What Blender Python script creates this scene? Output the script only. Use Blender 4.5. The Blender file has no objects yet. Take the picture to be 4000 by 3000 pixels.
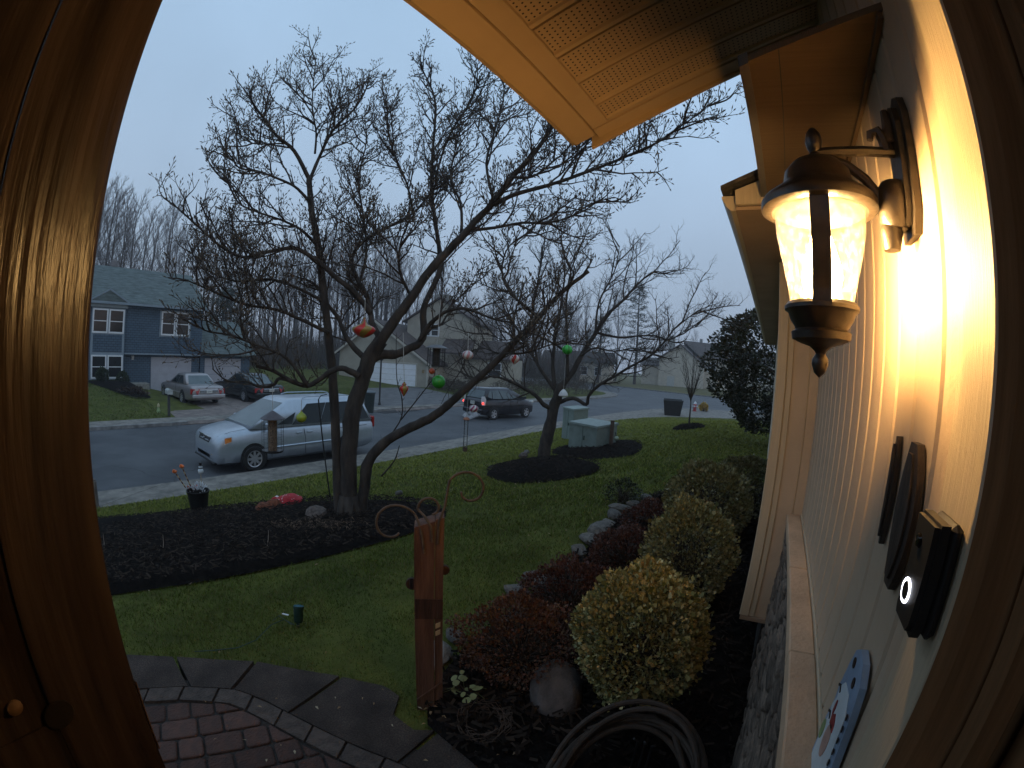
import bpy, bmesh, math, random
import numpy as np
from mathutils import Vector, Matrix
random.seed(7); RNG = np.random.default_rng(7)
C = bpy.context.scene.collection
SC = bpy.context.scene
PI = math.pi

# ---------------------------------------------------------------- camera
# wide action camera held in the doorway; world origin is the camera, +Y runs along the house wall and street, +X into the house
CAMROT = Matrix(((.84129,-.076652,.535122),(.53744,.011987,-.843217),(.05822,.996986,.05128)))
cd = bpy.data.cameras.new('camera'); cam = bpy.data.objects.new('camera', cd); C.objects.link(cam)
cam.matrix_world = CAMROT.to_4x4()
cd.type = 'PANO'; cd.panorama_type = 'FISHEYE_LENS_POLYNOMIAL'; cd.sensor_width = 4.0; cd.sensor_fit = 'HORIZONTAL'
cd.fisheye_fov = math.radians(200)
cd.fisheye_polynomial_k0 = 0; cd.fisheye_polynomial_k1 = -.5658; cd.fisheye_polynomial_k2 = 0
cd.fisheye_polynomial_k3 = .0073; cd.fisheye_polynomial_k4 = 0
cd.clip_start = .01; cd.clip_end = 3000
SC.camera = cam

# ---------------------------------------------------------------- sky, sun, exposure (overcast dusk)
w = bpy.data.worlds.new('World'); SC.world = w; w.use_nodes = True
nt = w.node_tree; nt.nodes.clear()
wo = nt.nodes.new('ShaderNodeOutputWorld')
sky = nt.nodes.new('ShaderNodeTexSky'); sky.sky_type = 'NISHITA'; sky.sun_disc = False
sky.sun_elevation = math.radians(9); sky.sun_rotation = math.radians(90); sky.air_density = 1.5; sky.dust_density = 3
b1 = nt.nodes.new('ShaderNodeBackground'); b1.inputs[1].default_value = .012
tc = nt.nodes.new('ShaderNodeTexCoord'); sep = nt.nodes.new('ShaderNodeSeparateXYZ')
rmp = nt.nodes.new('ShaderNodeValToRGB')
rmp.color_ramp.elements[0].position = 0.0; rmp.color_ramp.elements[0].color = (.295, .36, .465, 1)
rmp.color_ramp.elements[1].position = .75; rmp.color_ramp.elements[1].color = (.41, .605, .84, 1)
e = rmp.color_ramp.elements.new(.3); e.color = (.375, .50, .67, 1)
cl = nt.nodes.new('ShaderNodeTexNoise'); cl.inputs['Scale'].default_value = 1.6; cl.inputs['Detail'].default_value = 4
clm = nt.nodes.new('ShaderNodeMapRange'); clm.inputs[1].default_value = .3; clm.inputs[2].default_value = .7
clm.inputs[3].default_value = .91; clm.inputs[4].default_value = 1.11
b2 = nt.nodes.new('ShaderNodeBackground'); add = nt.nodes.new('ShaderNodeAddShader')
L = nt.links.new
L(tc.outputs['Generated'], sep.inputs[0]); L(sep.outputs[2], rmp.inputs[0]); L(rmp.outputs[0], b2.inputs[0])
L(tc.outputs['Generated'], cl.inputs['Vector']); L(cl.outputs[0], clm.inputs[0]); L(clm.outputs[0], b2.inputs[1])
L(sky.outputs[0], b1.inputs[0]); L(b1.outputs[0], add.inputs[0]); L(b2.outputs[0], add.inputs[1]); L(add.outputs[0], wo.inputs[0])
sd = bpy.data.lights.new('sun', 'SUN'); sd.energy = .06; sd.angle = math.radians(40); sd.color = (1, .95, .88)
so = bpy.data.objects.new('sun', sd); C.objects.link(so)
so.rotation_euler = (math.radians(62), 0, math.radians(70))
SC.view_settings.view_transform = 'Standard'; SC.view_settings.look = 'None'
SC.view_settings.exposure = 0; SC.view_settings.gamma = 1; SC.view_settings.use_curve_mapping = False
SC.cycles.use_denoising = True
SC.cycles.max_bounces = 6; SC.cycles.transparent_max_bounces = 12; SC.cycles.volume_bounces = 1
SC.cycles.sample_clamp_indirect = 4

# ---------------------------------------------------------------- survey helpers: where a sight line of the photograph meets a plane of the site
def ray(px, py):
    dx, dy = px-2000, py-1500; r = math.hypot(dx, dy); th = .5658e-3*r - 7.3e-12*r**3
    s = math.sin(th)/max(r, 1e-9)
    return CAMROT @ Vector((dx*s, -dy*s, -math.cos(th)))
def PX(px, py, x): d = ray(px, py); return d*(x/d.x)
def PY(px, py, y): d = ray(px, py); return d*(y/d.y)
def PZ(px, py, z): d = ray(px, py); return d*(z/d.z)
def PD(px, py, r): d = ray(px, py); return d*(r/math.hypot(d.x, d.y))

# ---------------------------------------------------------------- materials
MATS = {}
def mat(name, col, rough=.75, var=.18, scale=9., bump=0., bscale=None, metal=0., spec=.4, stretch=None, col2=None, mix=(.35, .65), island=0., coat=0., trans=0.):
    if name in MATS: return MATS[name]
    m = bpy.data.materials.new(name); m.use_nodes = True; MATS[name] = m
    n = m.node_tree; b = n.nodes['Principled BSDF']; lk = n.links.new
    b.inputs['Roughness'].default_value = rough; b.inputs['Metallic'].default_value = metal
    b.inputs['Specular IOR Level'].default_value = spec; b.inputs['Coat Weight'].default_value = coat
    t = n.nodes.new('ShaderNodeTexCoord'); vec = t.outputs['Object']
    if stretch:
        mp = n.nodes.new('ShaderNodeMapping'); mp.inputs['Scale'].default_value = stretch; lk(vec, mp.inputs[0]); vec = mp.outputs[0]
    nz = n.nodes.new('ShaderNodeTexNoise'); nz.inputs['Scale'].default_value = scale; nz.inputs['Detail'].default_value = 6; nz.inputs['Roughness'].default_value = .62
    lk(vec, nz.inputs['Vector'])
    if col2 is None: col2 = tuple(c*(1-var*1.6) for c in col); col = tuple(min(1, c*(1+var*.6)) for c in col)
    rp = n.nodes.new('ShaderNodeValToRGB')
    rp.color_ramp.elements[0].position = mix[0]; rp.color_ramp.elements[1].position = mix[1]
    rp.color_ramp.elements[0].color = (*col2, 1); rp.color_ramp.elements[1].color = (*col, 1)
    lk(nz.outputs[0], rp.inputs[0]); out = rp.outputs[0]
    if island:
        g = n.nodes.new('ShaderNodeNewGeometry'); hs = n.nodes.new('ShaderNodeHueSaturation')
        mr = n.nodes.new('ShaderNodeMapRange'); mr.inputs[3].default_value = 1-island; mr.inputs[4].default_value = 1+island
        lk(g.outputs['Random Per Island'], mr.inputs[0]); lk(mr.outputs[0], hs.inputs['Value']); lk(out, hs.inputs['Color']); out = hs.outputs[0]
    lk(out, b.inputs['Base Color'])
    if bump:
        bp = n.nodes.new('ShaderNodeBump'); bp.inputs['Strength'].default_value = min(1, bump); bp.inputs['Distance'].default_value = .01
        n2 = n.nodes.new('ShaderNodeTexNoise'); n2.inputs['Scale'].default_value = bscale or scale*4; n2.inputs['Detail'].default_value = 5
        lk(vec, n2.inputs['Vector']); lk(n2.outputs[0], bp.inputs['Height']); lk(bp.outputs[0], b.inputs['Normal'])
    if trans: 
        b.inputs['Transmission Weight'].default_value = trans
    return m
def per_object(m, amt):
    """every copy of a piece a little lighter or darker"""
    n = m.node_tree; b = n.nodes['Principled BSDF']; ln = b.inputs['Base Color'].links[0]; src = ln.from_socket
    oi = n.nodes.new('ShaderNodeObjectInfo'); hs = n.nodes.new('ShaderNodeHueSaturation'); mr = n.nodes.new('ShaderNodeMapRange')
    mr.inputs[3].default_value = 1-amt; mr.inputs[4].default_value = 1+amt
    n.links.new(oi.outputs['Random'], mr.inputs[0]); n.links.new(mr.outputs[0], hs.inputs['Value'])
    n.links.new(src, hs.inputs['Color']); n.links.new(hs.outputs[0], b.inputs['Base Color'])
    return m
def emit(name, col, s):
    m = bpy.data.materials.new(name); m.use_nodes = True; n = m.node_tree; b = n.nodes['Principled BSDF']
    b.inputs['Base Color'].default_value = (*[c*.5 for c in col], 1)
    b.inputs['Emission Color'].default_value = (*col, 1); b.inputs['Emission Strength'].default_value = s
    return m
def leafmat(name, cols, rough=.5, spec=.3):
    m = bpy.data.materials.new(name); m.use_nodes = True; n = m.node_tree; b = n.nodes['Principled BSDF']; lk = n.links.new
    g = n.nodes.new('ShaderNodeNewGeometry'); rp = n.nodes.new('ShaderNodeValToRGB'); cr = rp.color_ramp
    for k in range(len(cols)-2): cr.elements.new((k+1)/(len(cols)-1))
    for k, c in enumerate(cols): cr.elements[k].position = k/(len(cols)-1); cr.elements[k].color = (*c, 1)
    lk(g.outputs['Random Per Island'], rp.inputs[0]); lk(rp.outputs[0], b.inputs['Base Color'])
    b.inputs['Roughness'].default_value = rough; b.inputs['Specular IOR Level'].default_value = spec
    return m
def brickmat(name, c1, c2, mortar, bw, bh, ms, rough=.8, bump=.5, off=.5, axis='XZ', gen=None, coat=0.):
    """rows too small in the picture to build piece by piece (far shingles, far clapboards)"""
    m = bpy.data.materials.new(name); m.use_nodes = True; n = m.node_tree; b = n.nodes['Principled BSDF']; lk = n.links.new
    t = n.nodes.new('ShaderNodeTexCoord'); sp = n.nodes.new('ShaderNodeSeparateXYZ'); cb = n.nodes.new('ShaderNodeCombineXYZ')
    lk(t.outputs['Object'], sp.inputs[0])
    lk(sp.outputs['XYZ'.index(axis[0])], cb.inputs[0]); lk(sp.outputs['XYZ'.index(axis[1])], cb.inputs[1])
    br = n.nodes.new('ShaderNodeTexBrick'); br.inputs['Color1'].default_value = (*c1, 1); br.inputs['Color2'].default_value = (*c2, 1)
    br.inputs['Mortar'].default_value = (*mortar, 1); br.inputs['Scale'].default_value = 1; br.inputs['Mortar Size'].default_value = ms
    br.inputs['Brick Width'].default_value = bw; br.inputs['Row Height'].default_value = bh; br.offset = off
    lk(cb.outputs[0], br.inputs['Vector'])
    nz = n.nodes.new('ShaderNodeTexNoise'); nz.inputs['Scale'].default_value = 1.3; nz.inputs['Detail'].default_value = 6
    mx = n.nodes.new('ShaderNodeHueSaturation'); mr = n.nodes.new('ShaderNodeMapRange'); mr.inputs[3].default_value = .7; mr.inputs[4].default_value = 1.25
    lk(t.outputs['Object'], nz.inputs['Vector']); lk(nz.outputs[0], mr.inputs[0]); lk(mr.outputs[0], mx.inputs['Value']); lk(br.outputs[0], mx.inputs['Color'])
    lk(mx.outputs[0], b.inputs['Base Color']); b.inputs['Roughness'].default_value = rough
    bp = n.nodes.new('ShaderNodeBump'); bp.inputs['Strength'].default_value = bump; bp.inputs['Distance'].default_value = .02; bp.invert = True
    lk(br.outputs['Fac'], bp.inputs['Height']); lk(bp.outputs[0], b.inputs['Normal'])
    return m

# ---------------------------------------------------------------- mesh builder
class MB:
    def __init__(s): s.v = []; s.f = []; s.m = []; s.cur = 0
    def add(s, vs, fs):
        o = len(s.v); s.v.extend([tuple(v) for v in vs]); s.f.extend([tuple(i+o for i in f) for f in fs]); s.m.extend([s.cur]*len(fs)); return s
    def slot(s, k): s.cur = k; return s
    def box(s, c, d, rot=None, taper=1., bev=0.):
        hx, hy, hz = d[0]/2, d[1]/2, d[2]/2
        if bev:
            b = min(bev, hx*.9, hy*.9, hz*.9); vs = []; 
            rings = [(-hz, b), (-hz+b, 0), (hz-b, 0), (hz, b)]
            for z, i in rings:
                t = taper if z > 0 else 1
                for x, y in ((-hx+b+i*0, -hy+i), (hx-b, -hy+i), (hx-i, -hy+b), (hx-i, hy-b), (hx-b, hy-i), (-hx+b, hy-i), (-hx+i, hy-b), (-hx+i, -hy+b)):
                    vs.append(Vector((x*t, y*t, z)))
            fs = [(7, 6, 5, 4, 3, 2, 1, 0), tuple(range(24, 32))]
            for r in range(3):
                for k in range(8): fs.append((r*8+k, r*8+(k+1) % 8, r*8+8+(k+1) % 8, r*8+8+k))
        else:
            vs = [Vector((sx*hx*(taper if sz > 0 else 1), sy*hy*(taper if sz > 0 else 1), sz*hz)) for sz in (-1, 1) for sx, sy in ((-1, -1), (1, -1), (1, 1), (-1, 1))]
            fs = [(3, 2, 1, 0), (4, 5, 6, 7), (0, 1, 5, 4), (1, 2, 6, 5), (2, 3, 7, 6), (3, 0, 4, 7)]
        R = rot if rot is not None else Matrix.Identity(3)
        if isinstance(R, (int, float)): R = Matrix.Rotation(R, 3, 'Z')
        c = Vector(c)
        return s.add([c + R @ v for v in vs], fs)
    def b2(s, lo, hi, bev=0.):
        return s.box([(a+b)/2 for a, b in zip(lo, hi)], [b-a for a, b in zip(lo, hi)], bev=bev)
    def poly(s, pts, off):
        """flat outline thickened by a vector"""
        n = len(pts); off = Vector(off); P = [Vector(p) for p in pts]
        vs = P + [p+off for p in P]
        nn = Vector((0, 0, 0))
        for i in range(n): a, b = P[i], P[(i+1) % n]; nn += Vector(((a.y-b.y)*(a.z+b.z), (a.z-b.z)*(a.x+b.x), (a.x-b.x)*(a.y+b.y)))
        fl = nn.dot(off) > 0
        top = tuple(range(n, 2*n)); bot = tuple(range(n-1, -1, -1)); sides = [(i, (i+1) % n, n+(i+1) % n, n+i) for i in range(n)]
        fs = [top, bot]+sides
        if not fl: fs = [tuple(reversed(f)) for f in fs]
        return s.add(vs, fs)
    def quad(s, *p): return s.add(p, [tuple(range(len(p)))])
    def tube(s, pts, rad, n=6, cap=True, closed=False):
        P = [Vector(p) for p in pts]; m = len(P)
        if not hasattr(rad, '__len__'): rad = [rad]*m
        u = None; vs = []
        for i in range(m):
            if closed: t = P[(i+1) % m]-P[i-1]
            else: t = P[min(i+1, m-1)]-P[max(i-1, 0)]
            t = t.normalized() if t.length > 1e-9 else Vector((0, 0, 1))
            if u is None: u = t.orthogonal().normalized()
            else:
                u = u - t*u.dot(t); u = u.normalized() if u.length > 1e-6 else t.orthogonal().normalized()
            w_ = t.cross(u)
            for k in range(n):
                a = 2*PI*k/n; vs.append(P[i]+(u*math.cos(a)+w_*math.sin(a))*rad[i])
        fs = []
        for i in range(m if closed else m-1):
            j = (i+1) % m
            for k in range(n): fs.append((i*n+k, i*n+(k+1) % n, j*n+(k+1) % n, j*n+k))
        if cap and not closed: fs += [tuple(range(n-1, -1, -1)), tuple(range((m-1)*n, m*n))]
        return s.add(vs, fs)
    def lathe(s, prof, c=(0, 0, 0), n=20, axis=(0, 0, 1), cap=True):
        A = Vector(axis).normalized(); U = A.orthogonal().normalized(); W = A.cross(U); c = Vector(c); vs = []; fs = []
        for r, h in prof:
            for k in range(n): a = 2*PI*k/n; vs.append(c+A*h+(U*math.cos(a)+W*math.sin(a))*r)
        m = len(prof)
        for i in range(m-1):
            for k in range(n): fs.append((i*n+k, i*n+(k+1) % n, (i+1)*n+(k+1) % n, (i+1)*n+k))
        if cap:
            if prof[0][0] > 1e-4: fs.append(tuple(range(n-1, -1, -1)))
            if prof[-1][0] > 1e-4: fs.append(tuple(range((m-1)*n, m*n)))
        return s.add(vs, fs)
    def ball(s, c, r, sc=(1, 1, 1), n=12, jit=0.):
        c = Vector(c); m = n//2+1; vs = []; fs = []
        for i in range(m+1):
            th = PI*i/m
            for k in range(n):
                a = 2*PI*k/n; q = r*(1+(random.uniform(-jit, jit) if 0 < i < m else 0))
                vs.append(c+Vector((q*math.sin(th)*math.cos(a)*sc[0], q*math.sin(th)*math.sin(a)*sc[1], q*math.cos(th)*sc[2])))
        for i in range(m):
            for k in range(n): fs.append((i*n+k, (i+1)*n+k, (i+1)*n+(k+1) % n, i*n+(k+1) % n))
        return s.add(vs, fs)
    def mesh(s, name, mats, loc=(0, 0, 0), smooth=False):
        me = bpy.data.meshes.new(name); l = Vector(loc)
        me.from_pydata([(v[0]-l.x, v[1]-l.y, v[2]-l.z) for v in s.v], [], s.f)
        for m in (mats if isinstance(mats, (list, tuple)) else [mats]): me.materials.append(m)
        if any(s.m): me.polygons.foreach_set('material_index', s.m)
        if smooth:
            me.polygons.foreach_set('use_smooth', [True]*len(s.f))
            if smooth != 'all': me.set_sharp_from_angle(angle=math.radians(38))
        me.update(); return me
    def build(s, name, mats, parent=None, smooth=False, loc=None):
        wl = wloc(parent) if parent else Vector((0, 0, 0))
        l = Vector(loc) if loc is not None else wl
        ob = bpy.data.objects.new(name, s.mesh(name, mats, l, smooth)); C.objects.link(ob)
        ob.location = l-wl
        if parent: ob.parent = parent
        return ob
def wloc(o):
    l = Vector((0, 0, 0))
    while o: l += o.location; o = o.parent
    return l
def tag(o, label=None, cat=None, group=None, kind=None):
    if label: o['label'] = label
    if cat: o['category'] = cat
    if group: o['group'] = group
    if kind: o['kind'] = kind
    return o
def thing(name, label, cat, loc=(0, 0, 0), group=None):
    o = bpy.data.objects.new(name, None); C.objects.link(o); o.location = loc; o.empty_display_size = .1
    return tag(o, label, cat, group)
def dup(o, parent=None):
    c = o.copy(); C.objects.link(c)
    if parent: c.parent = parent
    for ch in list(o.children): dup(ch, c)
    return c
def npmesh(name, verts, faces, mats, parent=None, idx=None):
    """fast mesh from numpy arrays; faces (n,k)"""
    me = bpy.data.meshes.new(name); nv, (nf, k) = len(verts), faces.shape
    me.vertices.add(nv); me.vertices.foreach_set('co', np.asarray(verts, dtype=np.float32).ravel())
    me.loops.add(nf*k); me.loops.foreach_set('vertex_index', faces.astype(np.int32).ravel())
    me.polygons.add(nf); me.polygons.foreach_set('loop_start', np.arange(0, nf*k, k, dtype=np.int32))
    for m in (mats if isinstance(mats, (list, tuple)) else [mats]): me.materials.append(m)
    if idx is not None: me.polygons.foreach_set('material_index', idx.astype(np.int32))
    me.update(calc_edges=True)
    ob = bpy.data.objects.new(name, me); C.objects.link(ob)
    if parent: ob.parent = parent
    return ob
def sm(a, b, x):
    t = min(1, max(0, (x-a)/(b-a))); return t*t*(3-2*t)
def nsm(a, b, x):
    t = np.clip((x-a)/(b-a), 0, 1); return t*t*(3-2*t)

# ---------------------------------------------------------------- common materials
asphalt = mat('asphalt', (.070, .072, .077), .6, .3, .55, .7, 160, col2=(.036, .038, .043), mix=(.38, .62))
def cracks(m, scale, wid, dark):
    n = m.node_tree; b = n.nodes['Principled BSDF']; src = b.inputs['Base Color'].links[0].from_socket; t = n.nodes.new('ShaderNodeTexCoord'); v = n.nodes.new('ShaderNodeTexVoronoi'); v.feature = 'DISTANCE_TO_EDGE'; v.inputs['Scale'].default_value = scale
    nz = n.nodes.new('ShaderNodeTexNoise'); nz.inputs['Scale'].default_value = scale*5; ad = n.nodes.new('ShaderNodeVectorMath'); ad.operation = 'MULTIPLY_ADD'; ad.inputs[1].default_value = (.35/scale,)*3
    n.links.new(t.outputs['Object'], nz.inputs['Vector']); n.links.new(nz.outputs['Color'], ad.inputs[0]); n.links.new(t.outputs['Object'], ad.inputs[2]); n.links.new(ad.outputs[0], v.inputs['Vector'])
    lt = n.nodes.new('ShaderNodeMath'); lt.operation = 'LESS_THAN'; lt.inputs[1].default_value = wid; n.links.new(v.outputs['Distance'], lt.inputs[0])
    mx = n.nodes.new('ShaderNodeMixRGB'); mx.inputs[2].default_value = (*dark, 1); n.links.new(lt.outputs[0], mx.inputs[0]); n.links.new(src, mx.inputs[1]); n.links.new(mx.outputs[0], b.inputs['Base Color'])
cracks(asphalt, .16, .0035, (.018, .018, .02))
concrete = per_object(mat('pavement concrete', (.20, .178, .152), .8, .3, 3.5, .5, 60), .1)
dirt = mat('dirt', (.05, .055, .03), .9, .4, 1.2, .6, 40)
lawnm = mat('lawn soil and thatch', (.10, .108, .024), .95, .5, 2.4, 1, 90, col2=(.052, .058, .014), spec=.1)
mulchm = mat('dark mulch', (.011, .009, .008), .95, .5, 14, 1, 70, col2=(.003, .0026, .0024), spec=.05)
black = mat('black plastic', (.012, .012, .013), .5, .2, 6)
blackmetal = mat('black metal', (.015, .014, .014), .42, .3, 12, spec=.5)
white_trim = mat('white paint', (.62, .64, .66), .5, .06, 3)
cream = mat('cream vinyl', (.63, .56, .44), .5, .05, 3, .1, 30)
stringm = mat('white string', (.5, .48, .44), .8)

ZR, ZW, ZP = -3.07, -2.95, -1.65       # street, pavements, front patio
def gz(x, y):
    z = -1.67 - .1733*max(0, -x-1.8)
    z = max(z, -2.965); t = sm(15, 31, y)
    return z*(1-t) - 2.965*t
def ngz(x, y):
    z = np.maximum(-1.67-.1733*np.maximum(0, -x-1.8), -2.965); t = nsm(15, 31, y)
    return z*(1-t)-2.965*t
def fz(x, y):                            # the plots across the street
    lawn = -2.955 + .75*sm(21, 29.5, -x)*(1-sm(5.2, 6.6, y)) + .9*sm(13, 17, y)*sm(30, 42, -x) + 1.6*sm(38, 62, -x)
    return lawn
def interp(pts, y):
    for a, b in zip(pts, pts[1:]):
        if a[1] <= y <= b[1]: return a[0]+(b[0]-a[0])*(y-a[1])/(b[1]-a[1])
    return pts[0][0] if y < pts[0][1] else pts[-1][0]
def inside(poly, x, y):
    r = np.zeros(np.shape(x), bool); n = len(poly)
    for i in range(n):
        x1, y1 = poly[i]; x2, y2 = poly[(i+1) % n]
        with np.errstate(divide='ignore', invalid='ignore'):
            r ^= ((y1 > y) != (y2 > y)) & (x < (x2-x1)*(y-y1)/((y2-y1) if y2 != y1 else 1e-9)+x1)
    return r
def smoothpoly(poly, it=2):
    for _ in range(it):
        o = []
        for i in range(len(poly)):
            a, b = poly[i], poly[(i+1) % len(poly)]
            o += [(a[0]*.75+b[0]*.25, a[1]*.75+b[1]*.25), (a[0]*.25+b[0]*.75, a[1]*.25+b[1]*.75)]
        poly = o
    return poly

# far ground, road
m = MB(); m.quad((-248, -108, -3.2), (128, -108, -3.2), (128, 253, -3.2), (-248, 253, -3.2))
tag(m.build('ground', dirt), kind='structure')
m = MB()
xs = [-70, -40, -19.5, -16, -12, -9, -4, 4, 40]; ys = [-60, -10, 0, 5, 10, 15, 20, 30, 40, 50, 60, 75, 90]
for x0, x1 in zip(xs, xs[1:]):
    for y0, y1 in zip(ys, ys[1:]): m.quad((x0, y0, ZR), (x1, y0, ZR), (x1, y1, ZR), (x0, y1, ZR))
tag(m.build('road', asphalt), kind='structure')

# near plot: lawn sheet
WI = [(-9.25, -12), (-9.25, 16), (-8.75, 20), (-8.1, 23), (-7.5, 25.6), (-6.9, 27.6), (-6.1, 29), (-5.2, 30), (-3.5, 31.5), (-1.5, 33), (3, 34.2), (10, 35)]
WO = [(-10.3, -12), (-10.3, 16), (-10.15, 20), (-9.95, 24), (-9.6, 28), (-9.2, 31), (-8.6, 33.8), (-7.6, 36.2), (-6.0, 38), (-3.5, 39), (2, 40), (10, 40.5)]
ys = list(np.arange(-12, 8, .4))+list(np.arange(8, 33.1, .8)); nx = 44; V = []; F = []
def xedge(y): return interp([p for p in WI if p[1] <= 33.5], y)
for j, y in enumerate(ys):
    a = xedge(y); b = max(9, a+1)
    for i in range(nx):
        u = i/(nx-1); x = a+(b-a)*u
        V.append((x, y, gz(x, y)+.012*math.sin(x*2.1+y*1.3)*math.sin(y*1.7-x) - .004*(i == 0)))
for j in range(len(ys)-1):
    for i in range(nx-1): k = j*nx+i; F.append((k, k+1, k+nx+1, k+nx))
lawn = npmesh('lawn', np.array(V), np.array(F), lawnm); tag(lawn, kind='structure')
lawn.data.polygons.foreach_set('use_smooth', [True]*len(F))

# pavement slabs with kerb
def along(pts, step):
    """points every step metres"""
    out = []; carry = 0
    for a, b in zip(pts, pts[1:]):
        a, b = Vector(a), Vector(b); l = (b-a).length; t = carry
        while t < l: out.append(a+(b-a)*(t/l)); t += step
        carry = t-l
    return out
def slabrow(root, inner, outer, zt, zb, count, m, gap=.012, skip=None):
    def at(pts, u):
        L_ = [0]
        for a, b in zip(pts, pts[1:]): L_.append(L_[-1]+math.hypot(b[0]-a[0], b[1]-a[1]))
        d = u*L_[-1]
        for k in range(len(pts)-1):
            if d <= L_[k+1]+1e-9:
                t = (d-L_[k])/max(1e-9, L_[k+1]-L_[k]); return Vector((pts[k][0]+(pts[k+1][0]-pts[k][0])*t, pts[k][1]+(pts[k+1][1]-pts[k][1])*t, 0))
        return Vector((*pts[-1], 0))
    for i in range(count):
        u0, u1 = i/count, (i+1)/count
        a, b, c, d = at(inner, u0), at(outer, u0), at(outer, u1), at(inner, u1)
        if skip and skip((a+b+c+d)/4): continue
        e = (d-a).normalized()*gap/2; a += e; d -= e; e = (c-b).normalized()*gap/2; b += e; c -= e
        dz = random.uniform(-.004, .004); mb = MB()
        mb.poly([(p.x, p.y, zb) for p in (a, b, c, d)], (0, 0, zt-zb+dz))
        mb.build('slab', m, root, loc=(a+c)/2)
def resample(pts, n):
    L_ = [0]
    for a, b in zip(pts, pts[1:]): L_.append(L_[-1]+math.hypot(b[0]-a[0], b[1]-a[1]))
    o = []
    for i in range(n):
        d = L_[-1]*i/(n-1)
        k = max(0, min(len(pts)-2, int(np.searchsorted(L_, d))-1)); t = (d-L_[k])/max(1e-9, L_[k+1]-L_[k])
        o.append((pts[k][0]+(pts[k+1][0]-pts[k][0])*t, pts[k][1]+(pts[k+1][1]-pts[k][1])*t))
    return o
sw = bpy.data.objects.new('sidewalk', None); C.objects.link(sw); sw.location = (-9.8, 0, ZW); tag(sw, kind='structure')
slabrow(sw, WI, WO, ZW, ZR-.05, 46, concrete)
# far plot sheet with its kerb line
KA = [(-18.3, -60), (-18.4, 2), (-18.5, 12), (-18.1, 20), (-17, 30), (-15.9, 37), (-15.4, 42), (-15.7, 46), (-17.2, 49.5), (-20, 52), (-26, 54), (-45, 58), (-100, 66)]
kn = resample(KA, 90)
def off(pts, d):
    o = []
    for i, p in enumerate(pts):
        a, b = Vector(pts[max(0, i-1)]), Vector(pts[min(len(pts)-1, i+1)]); t = (b-a).normalized(); o.append((p[0]-t.y*d, p[1]+t.x*d))
    return o
ka = off(kn, .16); kb = off(kn, 1.3)
V = []; F = []; rows = [0, .3, 1, 2, 3.5, 5.5, 8, 11, 14, 18, 23, 30, 40, 60, 110]
for r in rows:
    for i, (px, py) in enumerate(kb):
        x = px-r*(1.0 if i < 60 else .85); y = min(py, 66)-(r*.55 if i >= 68 else r*.2*sm(50, 68, i)); z = fz(x, y) if r > 0 else -2.965
        V.append((x, y, z))
nk = len(kb)
for j in range(len(rows)-1):
    for i in range(nk-1): k = j*nk+i; F.append((k+1, k, k+nk, k+nk+1))
fl = npmesh('far_lawn', np.array(V), np.array(F), lawnm); tag(fl, kind='structure'); fl.data.polygons.foreach_set('use_smooth', [True]*len(F))
def drive_gap(c): return 5.3 < c.y < 12.9 and c.x < -18
fs = bpy.data.objects.new('far_sidewalk', None); C.objects.link(fs); fs.location = (-19, 0, ZW); tag(fs, kind='structure')
s0 = [p for p in kb if -12 < p[1] and p[0] > -30]; s1 = [ka[i] for i, p in enumerate(kb) if -12 < p[1] and p[0] > -30]
slabrow(fs, s0, s1, ZW, ZR-.05, 62, concrete)
kerbm = mat('kerb concrete', (.22, .21, .2), .85, .3, 4, .5, 50)
m = MB()
for i in range(nk-1):
    a, b, c, d = kn[i], kn[i+1], ka[i+1], ka[i]
    low = ((5.2 < a[1] < 12.6) or (16.5 < a[1] < 24.5)) and a[0] < -16 and i < 60
    h = ZR+.035 if low else ZW
    m.poly([(p[0], p[1], ZR-.05) for p in (a, b, c, d)], (0, 0, h-ZR+.05))
tag(m.build('kerb', kerbm), kind='structure')
# driveways
drivem = mat('driveway concrete', (.19, .15, .13), .8, .3, 2.2, .5, 70)
drv = bpy.data.objects.new('driveway', None); C.objects.link(drv); drv.location = (-25, 9, ZW); tag(drv, kind='structure')
def sheet(mb, P, z): mb.poly([(x, y, z-.06) for x, y in P], (0, 0, .06))
pan = [[(-19.62, 5.6), (-25, 6.2), (-25, 9.55), (-19.62, 9.0)], [(-19.62, 9.02), (-25, 9.57), (-25, 13.1), (-19.62, 12.6)],
       [(-25.02, 6.2), (-31.5, 6.9), (-31.5, 10.2), (-25.02, 9.55)], [(-25.02, 9.57), (-31.5, 10.22), (-31.5, 14.2), (-25.02, 13.1)]]
for P in pan:
    mb = MB(); sheet(mb, P, ZW+.004); mb.build('slab', drivem, drv, loc=(P[0][0], P[0][1], ZW))
for y0, y1, x0 in ((5.5, 12.3, -18.42), (16.8, 24.2, -17.9)):
    mb = MB(); mb.poly([(x0, y0, ZR+.03), (x0-.18, y0, ZW-.0), (x0-.18, y1, ZW), (x0+.1, y1, ZR+.03)], (0, 0, -.03)); mb.build('apron', drivem, drv, loc=(x0, y0, ZW))
drm2 = mat('worn grey asphalt driveway', (.12, .115, .115), .8, .3, 1.5, .6, 90)
mb = MB(); sheet(mb, [(-19.4, 15.9), (-18.3, 24.3), (-22.6, 27.4), (-30.3, 30.7), (-34.9, 28.9), (-22.6, 18.0)], ZW+.006)
d2 = mb.build('far_driveway', drm2, loc=(-25, 24, ZW)); tag(d2, kind='structure')
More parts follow.
